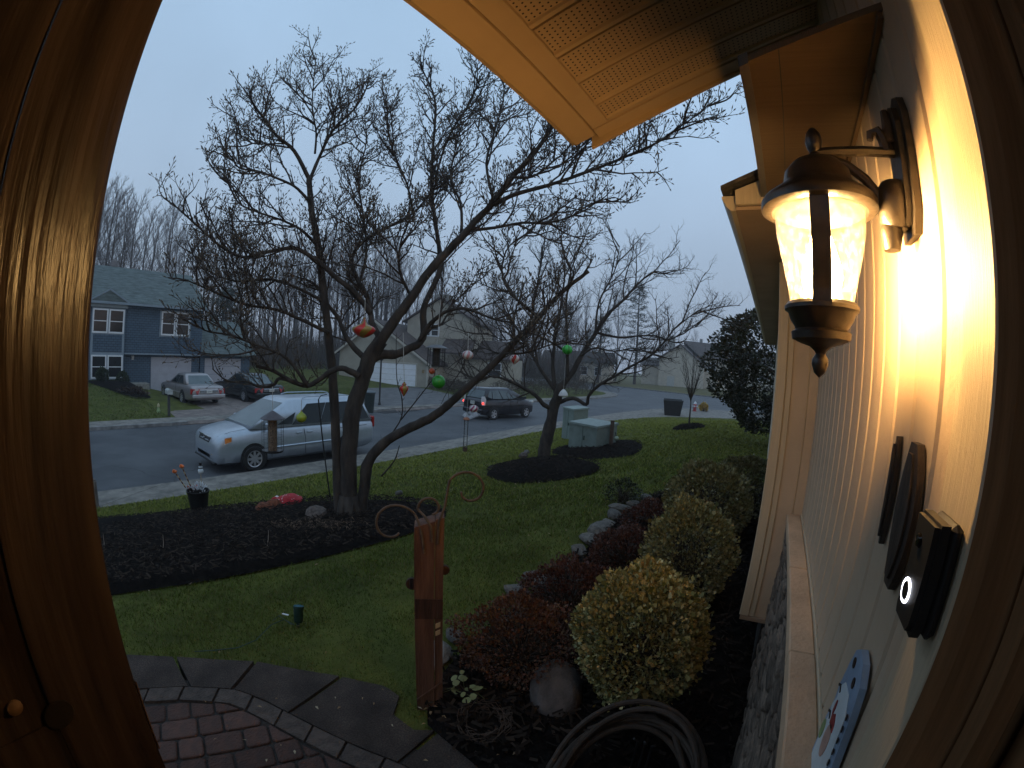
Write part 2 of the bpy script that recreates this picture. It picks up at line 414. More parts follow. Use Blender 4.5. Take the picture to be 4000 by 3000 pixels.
# plot beyond the cross street
KB = [(-110, 84), (-40, 73), (-24, 68.5), (-15, 64), (-9, 61), (-2, 60), (40, 58)]
kk = resample(KB, 40); V = []; F = []
for r in (0, 1.2, 6, 20, 80, 160):
    for x, y in kk: V.append((x, y+r, ZW + (.0 if r < 2 else .05)))
for j in range(5):
    for i in range(39): k = j*40+i; F.append((k, k+1, k+41, k+40))
fb = npmesh('corner_lawn', np.array(V), np.array(F), mat('winter lawn', (.14, .12, .055), .95, .4, 1.2, .8, 60, col2=(.085, .08, .035), spec=.1)); tag(fb, kind='structure')
m = MB()
for a, b in zip(kk, kk[1:]): m.poly([(a[0], a[1]-.18, ZR-.05), (b[0], b[1]-.18, ZR-.05), (b[0], b[1], ZR-.05), (a[0], a[1], ZR-.05)], (0, 0, .175))
tag(m.build('kerb', kerbm), kind='structure')
# storm drain grate by the far kerb
m = MB(); m.b2((-18.25, 15.6, ZR+.002), (-17.55, 18.3, ZR+.012)); gr = m.build('storm_drain', black, loc=(-17.9, 17, ZR))
tag(gr, 'long dark storm drain inlet in the street beside the far kerb', 'drain')
m = MB()
for k in range(16): m.b2((-18.2, 15.7+k*.16, ZR+.012), (-17.6, 15.76+k*.16, ZR+.02))
m.build('grate', blackmetal, gr)

# ---------------------------------------------------------------- mulch beds
bed_left = smoothpoly([(-4.01, -.4), (-4.01, .35), (-3.73, 1.19), (-3.49, 2.13), (-3.28, 3.14), (-3.3, 3.6), (-3.42, 4.2), (-4.3, 4.6), (-5.36, 4.45), (-6.2, 3.8), (-6.95, 2.75), (-8.0, .9), (-8.3, -1), (-6, -2.6), (-4.4, -1.8)])
bed_ring = smoothpoly([(-4.95, 6.93), (-4.1, 6.2), (-3.31, 6.1), (-2.6, 7.0), (-3.1, 8.2), (-4.41, 9.1), (-5.3, 8.2)])
bed_box = smoothpoly([(-5.1, 9.8), (-4.0, 8.95), (-3.29, 8.55), (-2.6, 8.95), (-2.8, 10.5), (-3.7, 12.2), (-5.4, 11.6)])
bed_sap = smoothpoly([(-2.5+.55*math.cos(a), 14.6+.6*math.sin(a)) for a in np.arange(0, 6.2, .7)])
bed_house = smoothpoly([(-1.24, 1.22), (-1.38, 1.9), (-1.4, 2.8), (-1.42, 4.2), (-1.5, 5.1), (-1.3, 6.2), (-.5, 7.2), (.35, 7.3), (.35, .98), (-.1, .95), (-.7, 1.12)], 1)
def bedmesh(name, poly, h, zf=gz, chips=2600):
    cx = sum(p[0] for p in poly)/len(poly); cy = sum(p[1] for p in poly)/len(poly); n = len(poly); V = []; F = []
    rings = [1.0, .96, .85, .7, .5, .3, .12]
    for q in rings:
        for x, y in poly:
            X_, Y_ = cx+(x-cx)*q, cy+(y-cy)*q
            V.append((X_, Y_, zf(X_, Y_)+(.022 if q == 1 else .03+h*(1-q**3)+random.uniform(-.015, .015))))
    V.append((cx, cy, zf(cx, cy)+h))
    for r in range(len(rings)-1):
        for i in range(n): j = (i+1) % n; F.append((r*n+i, r*n+j, (r+1)*n+j, (r+1)*n+i))
    ob = MB(); ob.v = V; ob.f = F+[((len(rings)-1)*n+i, (len(rings)-1)*n+(i+1) % n, len(V)-1) for i in range(n)]; ob.m = [0]*len(ob.f)
    o = ob.build(name, mulchm, smooth='all', loc=(cx, cy, zf(cx, cy))); tag(o, kind='structure')
    # loose chips: short splinters lying over the bed
    xs_ = np.array([p[0] for p in poly]); ys_ = np.array([p[1] for p in poly])
    x = RNG.uniform(xs_.min(), xs_.max(), chips*2); y = RNG.uniform(ys_.min(), ys_.max(), chips*2); k = inside(poly, x, y); x, y = x[k][:chips], y[k][:chips]; N = len(x)
    q = np.minimum(1, np.hypot((x-cx)/(np.ptp(xs_)/2), (y-cy)/(np.ptp(ys_)/2))); z = np.array([zf(a, b) for a, b in zip(x, y)])+.03+h*(1-q**3)+RNG.uniform(0, .03, N)
    a = RNG.uniform(0, PI, N); l = RNG.uniform(.012, .04, N); wd = RNG.uniform(.003, .008, N); t = RNG.uniform(-.5, .5, N)
    dx, dy = np.cos(a)*l, np.sin(a)*l; ex, ey = -np.sin(a)*wd, np.cos(a)*wd
    P = np.stack([np.c_[x-dx-ex, y-dy-ey, z-t*l], np.c_[x+dx-ex, y+dy-ey, z+t*l], np.c_[x+dx+ex, y+dy+ey, z+t*l+.006], np.c_[x-dx+ex, y-dy+ey, z-t*l+.006]], 1).reshape(-1, 3)
    return tag(npmesh('mulch_chips', P, np.arange(N*4).reshape(-1, 4), chipm), kind='stuff')
chipm = leafmat('mulch splinters', [(.005, .004, .004), (.012, .009, .008), (.022, .017, .014), (.008, .006, .005), (.05, .038, .03), (.015, .012, .01)], .9, .06)
bedmesh('mulch_bed', bed_left, .1, chips=15000)
bedmesh('mulch_bed', bed_ring, .16, chips=2600)
bedmesh('mulch_bed', bed_box, .08, chips=1800)
bedmesh('mulch_bed', bed_sap, .12, chips=500)
bedmesh('mulch_bed', bed_house, .03, chips=10000)

# ---------------------------------------------------------------- grass blades
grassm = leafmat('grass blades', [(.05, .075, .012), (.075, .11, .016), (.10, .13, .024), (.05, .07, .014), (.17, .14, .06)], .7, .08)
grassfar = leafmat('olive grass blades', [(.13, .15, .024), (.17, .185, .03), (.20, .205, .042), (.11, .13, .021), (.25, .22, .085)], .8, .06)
def blades(name, x, y, z, h0, w0, m=None, lean=.45):
    N = len(x); a = RNG.uniform(0, 2*PI, N); h = h0*RNG.uniform(.55, 1.3, N); wd = w0*RNG.uniform(.7, 1.3, N)
    lx, ly = RNG.normal(0, lean, N)*h, RNG.normal(0, lean, N)*h
    dx, dy = np.cos(a)*wd, np.sin(a)*wd
    P = np.stack([np.c_[x-dx, y-dy, z], np.c_[x+dx, y+dy, z], np.c_[x+lx, y+ly, z+h]], 1).reshape(-1, 3)
    return tag(npmesh(name, P, np.arange(N*3).reshape(-1, 3), m or grassm), kind='stuff')
patio_out = [(-2.57, -1.2), (-2.47, .25), (-2.29, .52), (-2.03, .84), (-1.66, 1.09), (-1.3, 1.20), (-.7, 1.15), (.3, .95), (.3, -1.2)]
NB = 420000
r = 1.5*np.exp(RNG.uniform(0, 1, NB)**.66*math.log(32/1.5)); az = RNG.uniform(math.radians(-97), math.radians(2), NB)
x, y = np.sin(az)*r, np.cos(az)*r
k = (x > np.interp(y, [p[1] for p in WI], [p[0] for p in WI])+.03) & (y > -2) & (y < 32) & (x < .5)
for P in (bed_left, bed_ring, bed_box, bed_sap, bed_house, patio_out): k &= ~inside(P, x, y)
k &= ~((x > -.05) & (y < 7))
pat = np.sin(x*3.1+1.2*np.sin(y*2.3))*np.sin(y*2.7+1.7*np.sin(x*1.9)); k &= RNG.uniform(-1.3, 1, NB) < pat+.75-1.5*np.clip(1-np.hypot(x+2.0, y-1.35)/.45, 0, 1)*RNG.uniform(.4, 1, NB)
x, y, r = x[k], y[k], r[k]
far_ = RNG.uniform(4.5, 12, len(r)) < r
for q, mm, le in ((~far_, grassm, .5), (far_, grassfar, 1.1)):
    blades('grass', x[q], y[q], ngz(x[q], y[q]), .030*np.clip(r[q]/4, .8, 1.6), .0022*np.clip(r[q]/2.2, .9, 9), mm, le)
NB = 60000
x = RNG.uniform(-34, -19.9, NB); y = RNG.uniform(-3, 34, NB)
k = ~((y > 5.4) & (y < 14)) & ~inside([(-19, 15.5), (-18, 24.8), (-22.6, 27.8), (-30.3, 31), (-36, 29), (-22.6, 17.6)], x, y)
x, y = x[k], y[k]; blades('grass', x, y, np.array([fz(a, b) for a, b in zip(x, y)]), .06, .022, None, .9)

# ---------------------------------------------------------------- the house we look out of
Z0 = -1.65
house = thing('house', 'cream sided house with porch roof, stone wainscot and doorway seen from its front door', 'house', (.24, 1.2, Z0))
sid = per_object(mat('cream vinyl siding', (.50, .385, .27), .55, .06, 4, .12, 60), .02)
trimm = mat('cream trim', (.52, .43, .30), .5, .05, 5, .25, 14, stretch=(30, 30, 1))
soffm = mat('tan soffit metal', (.44, .30, .165), .5, .05, 3)
# wall behind everything, then one board per vertical siding strip (120 mm wide with a V joint between)
wall = MB().b2((.262, .44, -2.1), (.42, 2.60, 1.6)).build('wall', cream, house)
def siding(y0, y1, zb, zt):
    mb = MB(); w_ = y1-y0; p = [(.262, y0), (.2465, y0), (.2465, y0+.003), (.2405, y0+.010), (.2395, (y0+y1)/2), (.2405, y1-.006), (.2445, y1), (.262, y1)]
    mb.poly([(x, y, zb) for x, y in p], (0, 0, zt-zb)); return mb.build('siding_board', sid, wall, loc=(.25, (y0+y1)/2, zb))
e = [.600, .66, .785, .905, 1.03, 1.145, 1.265, 1.385, 1.51, 1.63, 1.75, 1.87, 1.99, 2.11, 2.23, 2.35, 2.47]
for a, b in zip(e, e[1:]): siding(a+.0015, b-.0015, -.672, 1.45)
# casing round the door on the wall face
casing = MB().b2((.212, .44, -1.75), (.262, .525, 1.4), bev=.003).build('door_casing', trimm, house)
MB().b2((.232, .531, -1.75), (.262, .594, 1.4), bev=.004).build('channel_trim', trimm, house)
# brown door frame inside the casing
brown = mat('varnished brown wood', (.26, .135, .062), .7, .2, 4, .1, 20, stretch=(10, 10, .7), spec=.1)
jamb = MB().poly([(.2135, .4385, -1.75), (.232, .432, -1.75), (.5, .412, -1.75), (.5, .4385, -1.75)], (0, 0, 3.15)).build('door_jamb', brown, house)
MB().b2((.268, .395, -1.75), (.30, .424, 1.4), bev=.003).build('door_stop', brown, jamb)
MB().b2((.325, .372, -1.75), (.5, .4115, 1.4), bev=.003).build('jamb_reveal', brown, jamb)
# the rest of the front wall and the dark entry hall behind the doorway
MB().b2((.24, -4.5, -2.1), (.42, -.62, 1.6)).build('wall', sid, house)
hall = mat('entry hall paint', (.22, .15, .10), .9, .1, 2); floorm = mat('hall floor', (.10, .06, .035), .6, .2, 4)
MB().b2((.42, -1.9, -1.66), (2.6, 1.4, -1.58)).build('hall_floor', floorm, house); MB().b2((2.6, -1.9, -1.66), (2.7, 1.4, 1.0)).build('hall_wall', hall, house)
MB().b2((.43, -2.0, -1.66), (2.6, -1.9, 1.0)).build('hall_wall', hall, house); MB().b2((.43, 1.4, -1.66), (2.6, 1.5, 1.0)).build('hall_wall', hall, house); MB().b2((.42, -2.0, 1.0), (2.7, 1.5, 1.08)).build('hall_ceiling', hall, house)
MB().b2((.262, -.61, .72), (.42, .43, 1.6)).build('lintel', sid, house)
# return where the next wing stands 22 cm proud, with corner boards, and the wing wall
wing = MB().b2((.045, 2.485, -1.31), (.6, 9.0, .62)).build('wing_wall', cream, house)
ret = MB(); ret.b2((.105, 2.470, -1.31), (.19, 2.483, .60)); ret.b2((.194, 2.470, -1.31), (.262, 2.483, .6)); ret.build('corner_panel', sid, wing)
MB().b2((.16, 2.49, -2.2), (.6, 8.9, -1.312)).build('foundation', mat('dark foundation stone', (.05, .045, .04), .9, .4, 8, 1, 30), house)
MB().b2((.018, 2.455, -1.31), (.072, 2.483, .6), bev=.004).build('corner_board', trimm, wing)
MB().b2((.073, 2.462, -1.31), (.104, 2.483, .6), bev=.003).build('corner_board', trimm, wing)
MB().b2((.020, 2.50, -1.31), (.043, 2.60, .6), bev=.004).build('corner_board', trimm, wing)
MB().b2((.025, 2.452, -1.335), (.262, 2.486, -1.312)).build('bottom_flashing', mat('dull metal flashing', (.35, .25, .17), .4, .1, 8), wing)
# stone wainscot: rough stacked stones on the wall, a cast cap in three pieces
stm = per_object(mat('wainscot stone', (.25, .185, .135), .85, .45, 6, 1, 24, col2=(.13, .098, .075)), .4)
wains = MB().b2((.205, .5, -2.2), (.262, 2.468, -.735)).build('stone_wainscot', mat('mortar', (.075, .066, .06), .95, .3, 10, .6), house)
def stone_mesh(k):
    rr = random.Random(k); mb = MB(); bm = bmesh.new(); bmesh.ops.create_cube(bm, size=1)
    bmesh.ops.subdivide_edges(bm, edges=bm.edges[:], cuts=1, use_grid_fill=True)
    for v in bm.verts:
        q = v.co.copy(); n = sum(abs(c) > .4 for c in q); v.co = q*(1-.10*(n-1))+Vector((rr.uniform(-.09, .09), rr.uniform(-.05, .05), rr.uniform(-.09, .09)))
    me = bpy.data.meshes.new('stone'); bm.to_mesh(me); bm.free(); me.materials.append(stm); me.polygons.foreach_set('use_smooth', [True]*len(me.polygons)); return me
SM = [stone_mesh(k) for k in range(9)]
def put_stone(parent, c, d, rot=0., name='stone', meshes=None):
    o = bpy.data.objects.new(name, random.choice(meshes or SM)); C.objects.link(o); o.location = Vector(c)-wloc(parent); o.scale = d; o.rotation_euler = (0, 0, rot); o.parent = parent; return o
z = -1.95
while z < -.75:
    h = random.uniform(.032, .062); y = .55+random.uniform(-.1, 0)
    if z+h > -.738: h = -.738-z
    while y < 2.46:
        l = random.uniform(.09, .26); l = min(l, 2.468-y)
        if l > .03 and y+l > .75: put_stone(wains, (.196+random.uniform(-.008, .006), y+l/2, z+h/2), (.05, l*1.0, h*1.02))
        y += l+.004
    z += h+.003
capm = per_object(mat('cast stone cap', (.56, .38, .24), .8, .12, 6, .4, 60), .08)
cseg = [(.45, 1.137), (1.143, 1.727), (1.733, 2.452)]
for k, (a, b) in enumerate(cseg):
    MB().b2((.163, a, -.735), (.234, b, -.684+random.uniform(-.002, .002)), bev=.004).build('cap_stone', capm, house)
MB().b2((.2345, .45, -.70), (.243, 2.45, -.674), bev=.002).build('cap_trim', trimm, house)
# porch roof: raked soffit of vented panels (157 mm), rake trim, fascia
s_ = .40; x0, zc = -.758, .90
def sz(x, dz=0): return zc+s_*(x-x0)+dz
soff = MB()
soff.poly([(-.755, -1.2, sz(-.755, .03)), (.30, -1.2, sz(.30, .03)), (.30, 1.60, sz(.30, .03)), (-.755, 1.60, sz(-.755, .03))], (0, 0, .11))
porch = soff.build('porch_roof', mat('roof deck', (.05, .05, .05), .9), house)
def vent_mat():
    m = mat('vented soffit', (.44, .30, .165), .5, .05, 3); n = m.node_tree; b = n.nodes['Principled BSDF']; lk = n.links.new
    t = n.nodes.new('ShaderNodeTexCoord'); sp = n.nodes.new('ShaderNodeSeparateXYZ'); lk(t.outputs['Object'], sp.inputs[0])
    def wave(src, pitch, thr):
        d = n.nodes.new('ShaderNodeMath'); d.operation = 'DIVIDE'; d.inputs[1].default_value = pitch; lk(src, d.inputs[0])
        f = n.nodes.new('ShaderNodeMath'); f.operation = 'FRACT'; lk(d.outputs[0], f.inputs[0])
        s = n.nodes.new('ShaderNodeMath'); s.operation = 'SUBTRACT'; s.inputs[1].default_value = .5; lk(f.outputs[0], s.inputs[0])
        q = n.nodes.new('ShaderNodeMath'); q.operation = 'POWER'; q.inputs[1].default_value = 2; a = n.nodes.new('ShaderNodeMath'); a.operation = 'ABSOLUTE'; lk(s.outputs[0], a.inputs[0]); lk(a.outputs[0], q.inputs[0]); return q.outputs[0]
    ad = n.nodes.new('ShaderNodeMath'); ad.operation = 'ADD'; lk(wave(sp.outputs[0], .0175, 0), ad.inputs[0]); lk(wave(sp.outputs[1], .0165, 0), ad.inputs[1])
    lt = n.nodes.new('ShaderNodeMath'); lt.operation = 'LESS_THAN'; lt.inputs[1].default_value = .035; lk(ad.outputs[0], lt.inputs[0])
    mx = n.nodes.new('ShaderNodeMixRGB'); mx.inputs[2].default_value = (.03, .018, .01, 1); src = b.inputs['Base Color'].links[0].from_socket
    lk(lt.outputs[0], mx.inputs[0]); lk(src, mx.inputs[1]); lk(mx.outputs[0], b.inputs['Base Color'])
    return m
vsoff = vent_mat()
ey = [1.535, 1.412, 1.257, 1.10, .943, .786, .629, .472, .315, .158, .0, -.157, -.314, -.471, -.628, -.785]
for a, b in zip(ey, ey[1:]):
    f = MB()  # hemmed edges and a shallow flat field
    f.slot(0); xa, xb = -.60, .262
    prof = [(a-.002, .012), (a-.006, 0), (a-.021, 0), (a-.026, .009), (b+.008, .009), (b+.003, .0), (b+.002, .012)]
    vs = [(xa, y, sz(xa, d)) for y, d in prof]+[(xb, y, sz(xb, d)) for y, d in prof]; n = len(prof)
    f.add(vs, [(i, i+1, n+i+1, n+i) for i in range(n-1)])
    o = f.build('soffit_panel', [soffm, vsoff], porch, loc=(-.6, b, sz(-.6)))
    o.data.polygons[3].material_index = 1
def rake(name, xa, xb, ya, yb, d0, d1, m=soffm):
    mb = MB(); mb.poly([(xa, ya, sz(xa, d0)), (xb, ya, sz(xb, d0)), (xb, yb, sz(xb, d0)), (xa, yb, sz(xa, d0))], (0, 0, d1-d0)); return mb.build(name, m, porch)
rake('soffit_trim', -.664, -.602, -1.2, 1.533, .0, .02)
rake('rake_trim', -.664, .262, 1.537, 1.601, -.004, .06)
rake('fascia', -.757, -.672, -1.2, 1.575, .0, .05)
MB().poly([(-.760, -1.2, .905), (-.760, 1.577, .905), (-.760, 1.577, 1.05), (-.760, -1.2, 1.05)], (-.015, 0, 0)).build('fascia', soffm, porch)
MB().poly([(-.700, 1.605, sz(-.70, -.03)), (.262, 1.605, sz(.262, -.006)), (.262, 1.605, sz(.262, .12)), (-.70, 1.605, sz(-.70, .12))], (0, .016, 0)).build('rake_board', soffm, porch)
# lower eave along the wall under the porch roof, and the wing eave with its gutter
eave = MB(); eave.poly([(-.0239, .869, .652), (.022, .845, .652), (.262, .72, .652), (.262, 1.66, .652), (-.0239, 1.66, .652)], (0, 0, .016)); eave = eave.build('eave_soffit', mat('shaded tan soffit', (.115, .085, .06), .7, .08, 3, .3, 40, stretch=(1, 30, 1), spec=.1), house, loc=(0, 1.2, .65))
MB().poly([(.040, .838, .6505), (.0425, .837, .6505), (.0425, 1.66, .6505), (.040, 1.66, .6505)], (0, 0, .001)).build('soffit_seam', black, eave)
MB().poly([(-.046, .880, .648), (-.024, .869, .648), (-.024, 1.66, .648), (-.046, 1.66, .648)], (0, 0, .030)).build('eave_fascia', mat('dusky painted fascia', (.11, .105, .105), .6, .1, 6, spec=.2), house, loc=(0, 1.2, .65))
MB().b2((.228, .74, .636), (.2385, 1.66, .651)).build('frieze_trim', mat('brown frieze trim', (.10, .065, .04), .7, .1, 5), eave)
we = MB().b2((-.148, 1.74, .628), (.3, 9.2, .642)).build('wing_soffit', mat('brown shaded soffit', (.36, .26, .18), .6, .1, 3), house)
g = MB(); prof = [(-.150, .632), (-.170, .634), (-.186, .65), (-.204, .686), (-.204, .694), (-.150, .694)]
g.poly([(x, 1.76, z) for x, z in prof], (0, 7.5, 0)); g.build('gutter', trimm, house)
rf = MB(); rf.poly([(-.20, 1.70, .700), (.6, 1.70, 1.02), (.6, 1.70, 1.06), (-.20, 1.70, .715)], (0, 7.6, 0)); rf.build('wing_roof', mat('dark shingle', (.06, .055, .05), .9, .3, 12, 1, 60), house)
MB().poly([(-.146, 1.715, .643), (.262, 1.715, .643), (.262, 1.715, .86), (-.146, 1.715, .70)], (0, .02, 0)).build('rake_board', trimm, house)

# ---------------------------------------------------------------- brown wooden door standing open on the left
dn = Vector((.964, .266, 0)).normalized(); du = Vector((.266, -.964, 0)).normalized(); E = Vector((-.547, .0594, 0))
door = thing('open_door', 'brown varnished wooden door standing open along the left edge', 'door', E+Vector((0, 0, -1.6)))
def dP(u, z, n=0.): return E+du*u+dn*n+Vector((0, 0, z))
def door_prof(mb, u0, u1, z0, z1, n0, n1, r=.0):
    """slab between two distances along the leaf"""
    pr = [(u0, n0), (u0, n1-r), (u0+r*.3, n1-r*.3), (u0+r, n1), (u1, n1), (u1, n0)] if r else [(u0, n0), (u0, n1), (u1, n1), (u1, n0)]
    mb.poly([dP(u, z0, n) for u, n in pr], (0, 0, z1-z0)); return mb
brown_d = mat('brown door wood', (.018, .0125, .0105), .27, .38, 3.5, .28, 11, stretch=(9, 9, .5), spec=.13)
mb = MB(); door_prof(mb, 0, .115, -1.58, 1.25, -.044, 0, .012); mb.build('lock_stile', brown_d, door, smooth=True)
mb = MB(); door_prof(mb, .80, .915, -1.58, 1.25, -.044, 0); mb.build('hinge_stile', brown_d, door)
mb = MB(); door_prof(mb, .1155, .7995, -.52, -.40, -.044, -.001); mb.build('lock_rail', brown_d, door)
for a, b in ((-1.58, -1.4), (1.1, 1.25)):
    mb = MB(); door_prof(mb, .1155, .7995, a, b, -.044, -.001); mb.build('rail', brown_d, door)
for a, b in ((-1.399, -.521), (-.399, 1.099)):
    mb = MB(); door_prof(mb, .1159, .799, a, b, -.036, -.0035); pn = mb.build('panel', brown_d, door)
    mb = MB(); door_prof(mb, .15, .765, a+.035, b-.035, -.0035, -.001, .0); mb.build('raised_field', brown_d, pn)
brass = mat('tarnished brass', (.06, .033, .016), .7, .2, 20, metal=.2)
kc = E+du*0+Vector((0,0,0)); _r = ray(230, 2790); kc = _r*((E.dot(dn))/_r.dot(dn)); _r = ray(55, 2760); kc2 = _r*((E.dot(dn))/_r.dot(dn))
mb = MB(); mb.lathe([(0, 0), (.019, 0), (.018, .0015), (.008, .002), (0, .002)], kc+dn*.001, 20, dn)
mb.build('latch', mat('dark latch', (.006, .005, .005), .8, .2, 9, spec=.05), door, smooth=True)
mb = MB(); door_prof(mb, -.002, -.0005, -.53, -.41, -.036, -.010); mb.build('strike_plate', brass, door)
mb = MB(); mb.lathe([(0, 0), (.009, 0), (.009, .003), (.004, .005), (0, .005)], kc2+dn*.001, 16, dn); mb.build('deadbolt', brass, door, smooth=True)

# ---------------------------------------------------------------- wall lantern
LX, LY = .077, .78
lant = thing('wall_lantern', 'lit black wall lantern with clear seeded glass on cream siding', 'lantern', (.24, LY, .3))
iron = mat('bronze black iron', (.022, .017, .013), .38, .3, 12, .2, 40, spec=.6)
bp = MB()
pl = [(-.034, .235), (.034, .235), (.045, .27), (.045, .44), (.03, .475), (0, .49), (-.03, .475), (-.045, .44), (-.045, .27)]
bp.poly([(.239, LY+y, z) for y, z in pl], (-.012, 0, 0)); bp.poly([(.2265, LY+y*.72, .36+(z-.36)*.86) for y, z in pl], (-.010, 0, 0)); bp.build('backplate', iron, lant)
bo = MB(); bo.lathe([(.02, -.04), (.028, -.03), (.03, 0), (.028, .028), (.02, .04)], (.205, LY, .29), 16, (0, 0, 1)); bo.lathe([(.014, -.03), (.02, 0), (.014, .02)], (.196, LY, .245), 12, (0, 0, 1)); bo.build('scroll_boss', iron, lant, smooth=True)
arm = MB(); arm.tube([(.215, LY, .385), (.16, LY, .387), (.10, LY, .385), (LX, LY, .382)], .0095, 8)
arm.tube([(.075, LY, .372), (.10, LY, .372), (.13, LY, .36), (.16, LY, .335), (.182, LY, .30), (.192, LY, .285)], [.008, .009, .009, .009, .01, .012], 8)
arm.tube([(.205, LY, .385), (.2, LY, .41), (.19, LY, .425), (.178, LY, .42), (.176, LY, .408)], [.012, .011, .01, .008, .006], 8)
arm.tube([(.212, LY, .40), (.213, LY, .44), (.208, LY, .465)], [.014, .012, .006], 8); arm.build('arm', iron, lant, smooth=True)
lid = MB(); lid.lathe([(0, .372), (.02, .370), (.042, .362), (.056, .345), (.060, .325), (.066, .318), (.094, .297), (.099, .290), (.099, .277), (.093, .273), (.082, .273), (.078, .283), (.052, .30), (.0, .31)], (LX, LY, 0), 40); lid.build('lid', iron, lant, smooth=True)
fin = MB(); fin.lathe([(.012, .378), (.009, .384), (.013, .392), (.0155, .405), (.013, .42), (.006, .43), (0, .434)], (LX, LY, 0), 14); fin.build('finial', iron, lant, smooth=True)
def glass_mat(name, tint, haze_):
    m = bpy.data.materials.new(name); m.use_nodes = True; n = m.node_tree; n.nodes.clear(); lk = n.links.new
    o = n.nodes.new('ShaderNodeOutputMaterial'); tr = n.nodes.new('ShaderNodeBsdfTransparent'); tr.inputs[0].default_value = (*tint, 1)
    gl = n.nodes.new('ShaderNodeBsdfGlossy'); gl.inputs['Roughness'].default_value = .06
    tl = n.nodes.new('ShaderNodeBsdfTranslucent'); tl.inputs[0].default_value = (.9, .85, .75, 1)
    fr = n.nodes.new('ShaderNodeFresnel'); fr.inputs[0].default_value = 1.45
    nz = n.nodes.new('ShaderNodeTexNoise'); nz.inputs['Scale'].default_value = 90; t = n.nodes.new('ShaderNodeTexCoord'); lk(t.outputs['Object'], nz.inputs['Vector'])
    mr = n.nodes.new('ShaderNodeMapRange'); mr.inputs[1].default_value = .45; mr.inputs[2].default_value = .75; mr.inputs[3].default_value = haze_*.6; mr.inputs[4].default_value = haze_*2.2; lk(nz.outputs[0], mr.inputs[0])
    a = n.nodes.new('ShaderNodeMixShader'); b = n.nodes.new('ShaderNodeMixShader')
    lk(mr.outputs[0], a.inputs[0]); lk(tr.outputs[0], a.inputs[1]); lk(tl.outputs[0], a.inputs[2]); lk(fr.outputs[0], b.inputs[0]); lk(a.outputs[0], b.inputs[1]); lk(gl.outputs[0], b.inputs[2]); lk(b.outputs[0], o.inputs[0]); return m
gl = MB(); gl.lathe([(.052, .118), (.055, .14), (.066, .19), (.075, .235), (.077, .272)], (LX, LY, 0), 40, cap=False); gl.build('glass_shade', glass_mat('seeded glass', (.97, .95, .9), .032), lant, smooth=True)
fa = math.atan2(-LY, -LX)
for k in range(2):
    a = fa+PI*k; ca, sa = math.cos(a), math.sin(a); tx, ty = -sa*.0150, ca*.0150; vs = []; fs = []
    pr = [(.089, .285), (.086, .24), (.076, .19), (.063, .138), (.060, .112)]
    for r_, z_ in pr:
        for q in (1, -1):
            for dr_ in (0, -.005): vs.append((LX+ca*(r_+dr_)+tx*q, LY+sa*(r_+dr_)+ty*q, z_))
    for i in range(4):
        o = i*4
        for p, q in ((0, 2), (2, 3), (3, 1), (1, 0)): fs.append((o+p, o+q, o+4+q, o+4+p))
    st = MB(); st.add(vs, fs); st.build('strap', iron, lant)
ba = MB(); ba.lathe([(0, .124), (.057, .124), (.062, .118), (.062, .112), (.056, .108), (.052, .096), (.045, .086), (.043, .082), (.050, .077), (.048, .066), (.034, .060), (.018, .055), (.010, .048), (.008, .044)], (LX, LY, 0), 32); ba.build('base_cup', iron, lant, smooth=True)
dr = MB(); dr.lathe([(.008, .044), (.013, .036), (.014, .028), (.009, .014), (0, .006)], (LX, LY, 0), 14); dr.build('drop_finial', iron, lant, smooth=True)
so_ = MB(); so_.lathe([(.013, .305), (.015, .30), (.015, .262), (.013, .258)], (LX, LY, 0), 14); so_.build('lamp_socket', mat('pale socket', (.5, .45, .36), .5), lant, smooth=True)
bu = MB(); bu.lathe([(.0115, .258), (.013, .248), (.022, .215), (.031, .185), (.034, .165), (.028, .14), (.015, .130), (0, .128)], (LX, LY, 0), 20)
bulb = bu.build('bulb', emit('lit bulb', (1, .59, .215), 560), lant, smooth=True); 
# ---------------------------------------------------------------- doorbell on the casing
bell = thing('doorbell', 'black video doorbell with glowing white ring on cream door casing', 'doorbell', (.21, .49, -.19))
bb = MB().b2((.1965, .451, -.240), (.2115, .514, -.120), bev=.006); bb.build('body', black, bell)
fp = MB(); fp.poly([(.1955, .452, -.228), (.1955, .458, -.240), (.1955, .507, -.240), (.1955, .513, -.228), (.1955, .513, -.121), (.1955, .452, -.121)], (-.010, 0, 0)); fp.poly([(.1852, .455, -.224), (.1852, .460, -.234), (.1852, .505, -.234), (.1852, .510, -.224), (.1852, .510, -.124), (.1852, .455, -.124)], (-.006, 0, 0)); fp.build('faceplate', black, bell)
rg = MB(); cy, cz = .490, -.203
rg.tube([(.1785, cy+.0125*math.cos(a), cz+.0125*math.sin(a)) for a in np.arange(0, 2*PI-.01, PI/14)], .0014, 6, closed=True); rg.build('ring_light', emit('white ring light', (.85, .88, 1), 6), bell)
bt = MB(); bt.lathe([(0, 0), (.0105, 0), (.0095, .002), (0, .0025)], (.179, cy, cz), 20, (-1, 0, 0)); bt.build('button', black, bell, smooth=True)
ln = MB(); ln.lathe([(0, 0), (.008, 0), (.006, .003), (0, .004)], (.179, cy, -.148), 16, (-1, 0, 0)); ln.build('lens', mat('lens glass', (.005, .005, .006), .08, .1), bell, smooth=True)

# ---------------------------------------------------------------- things hung on the wall under the lantern
dwood = mat('dark weathered wood', (.05, .036, .028), .6, .4, 8, .4, 40, stretch=(9, 9, 1))
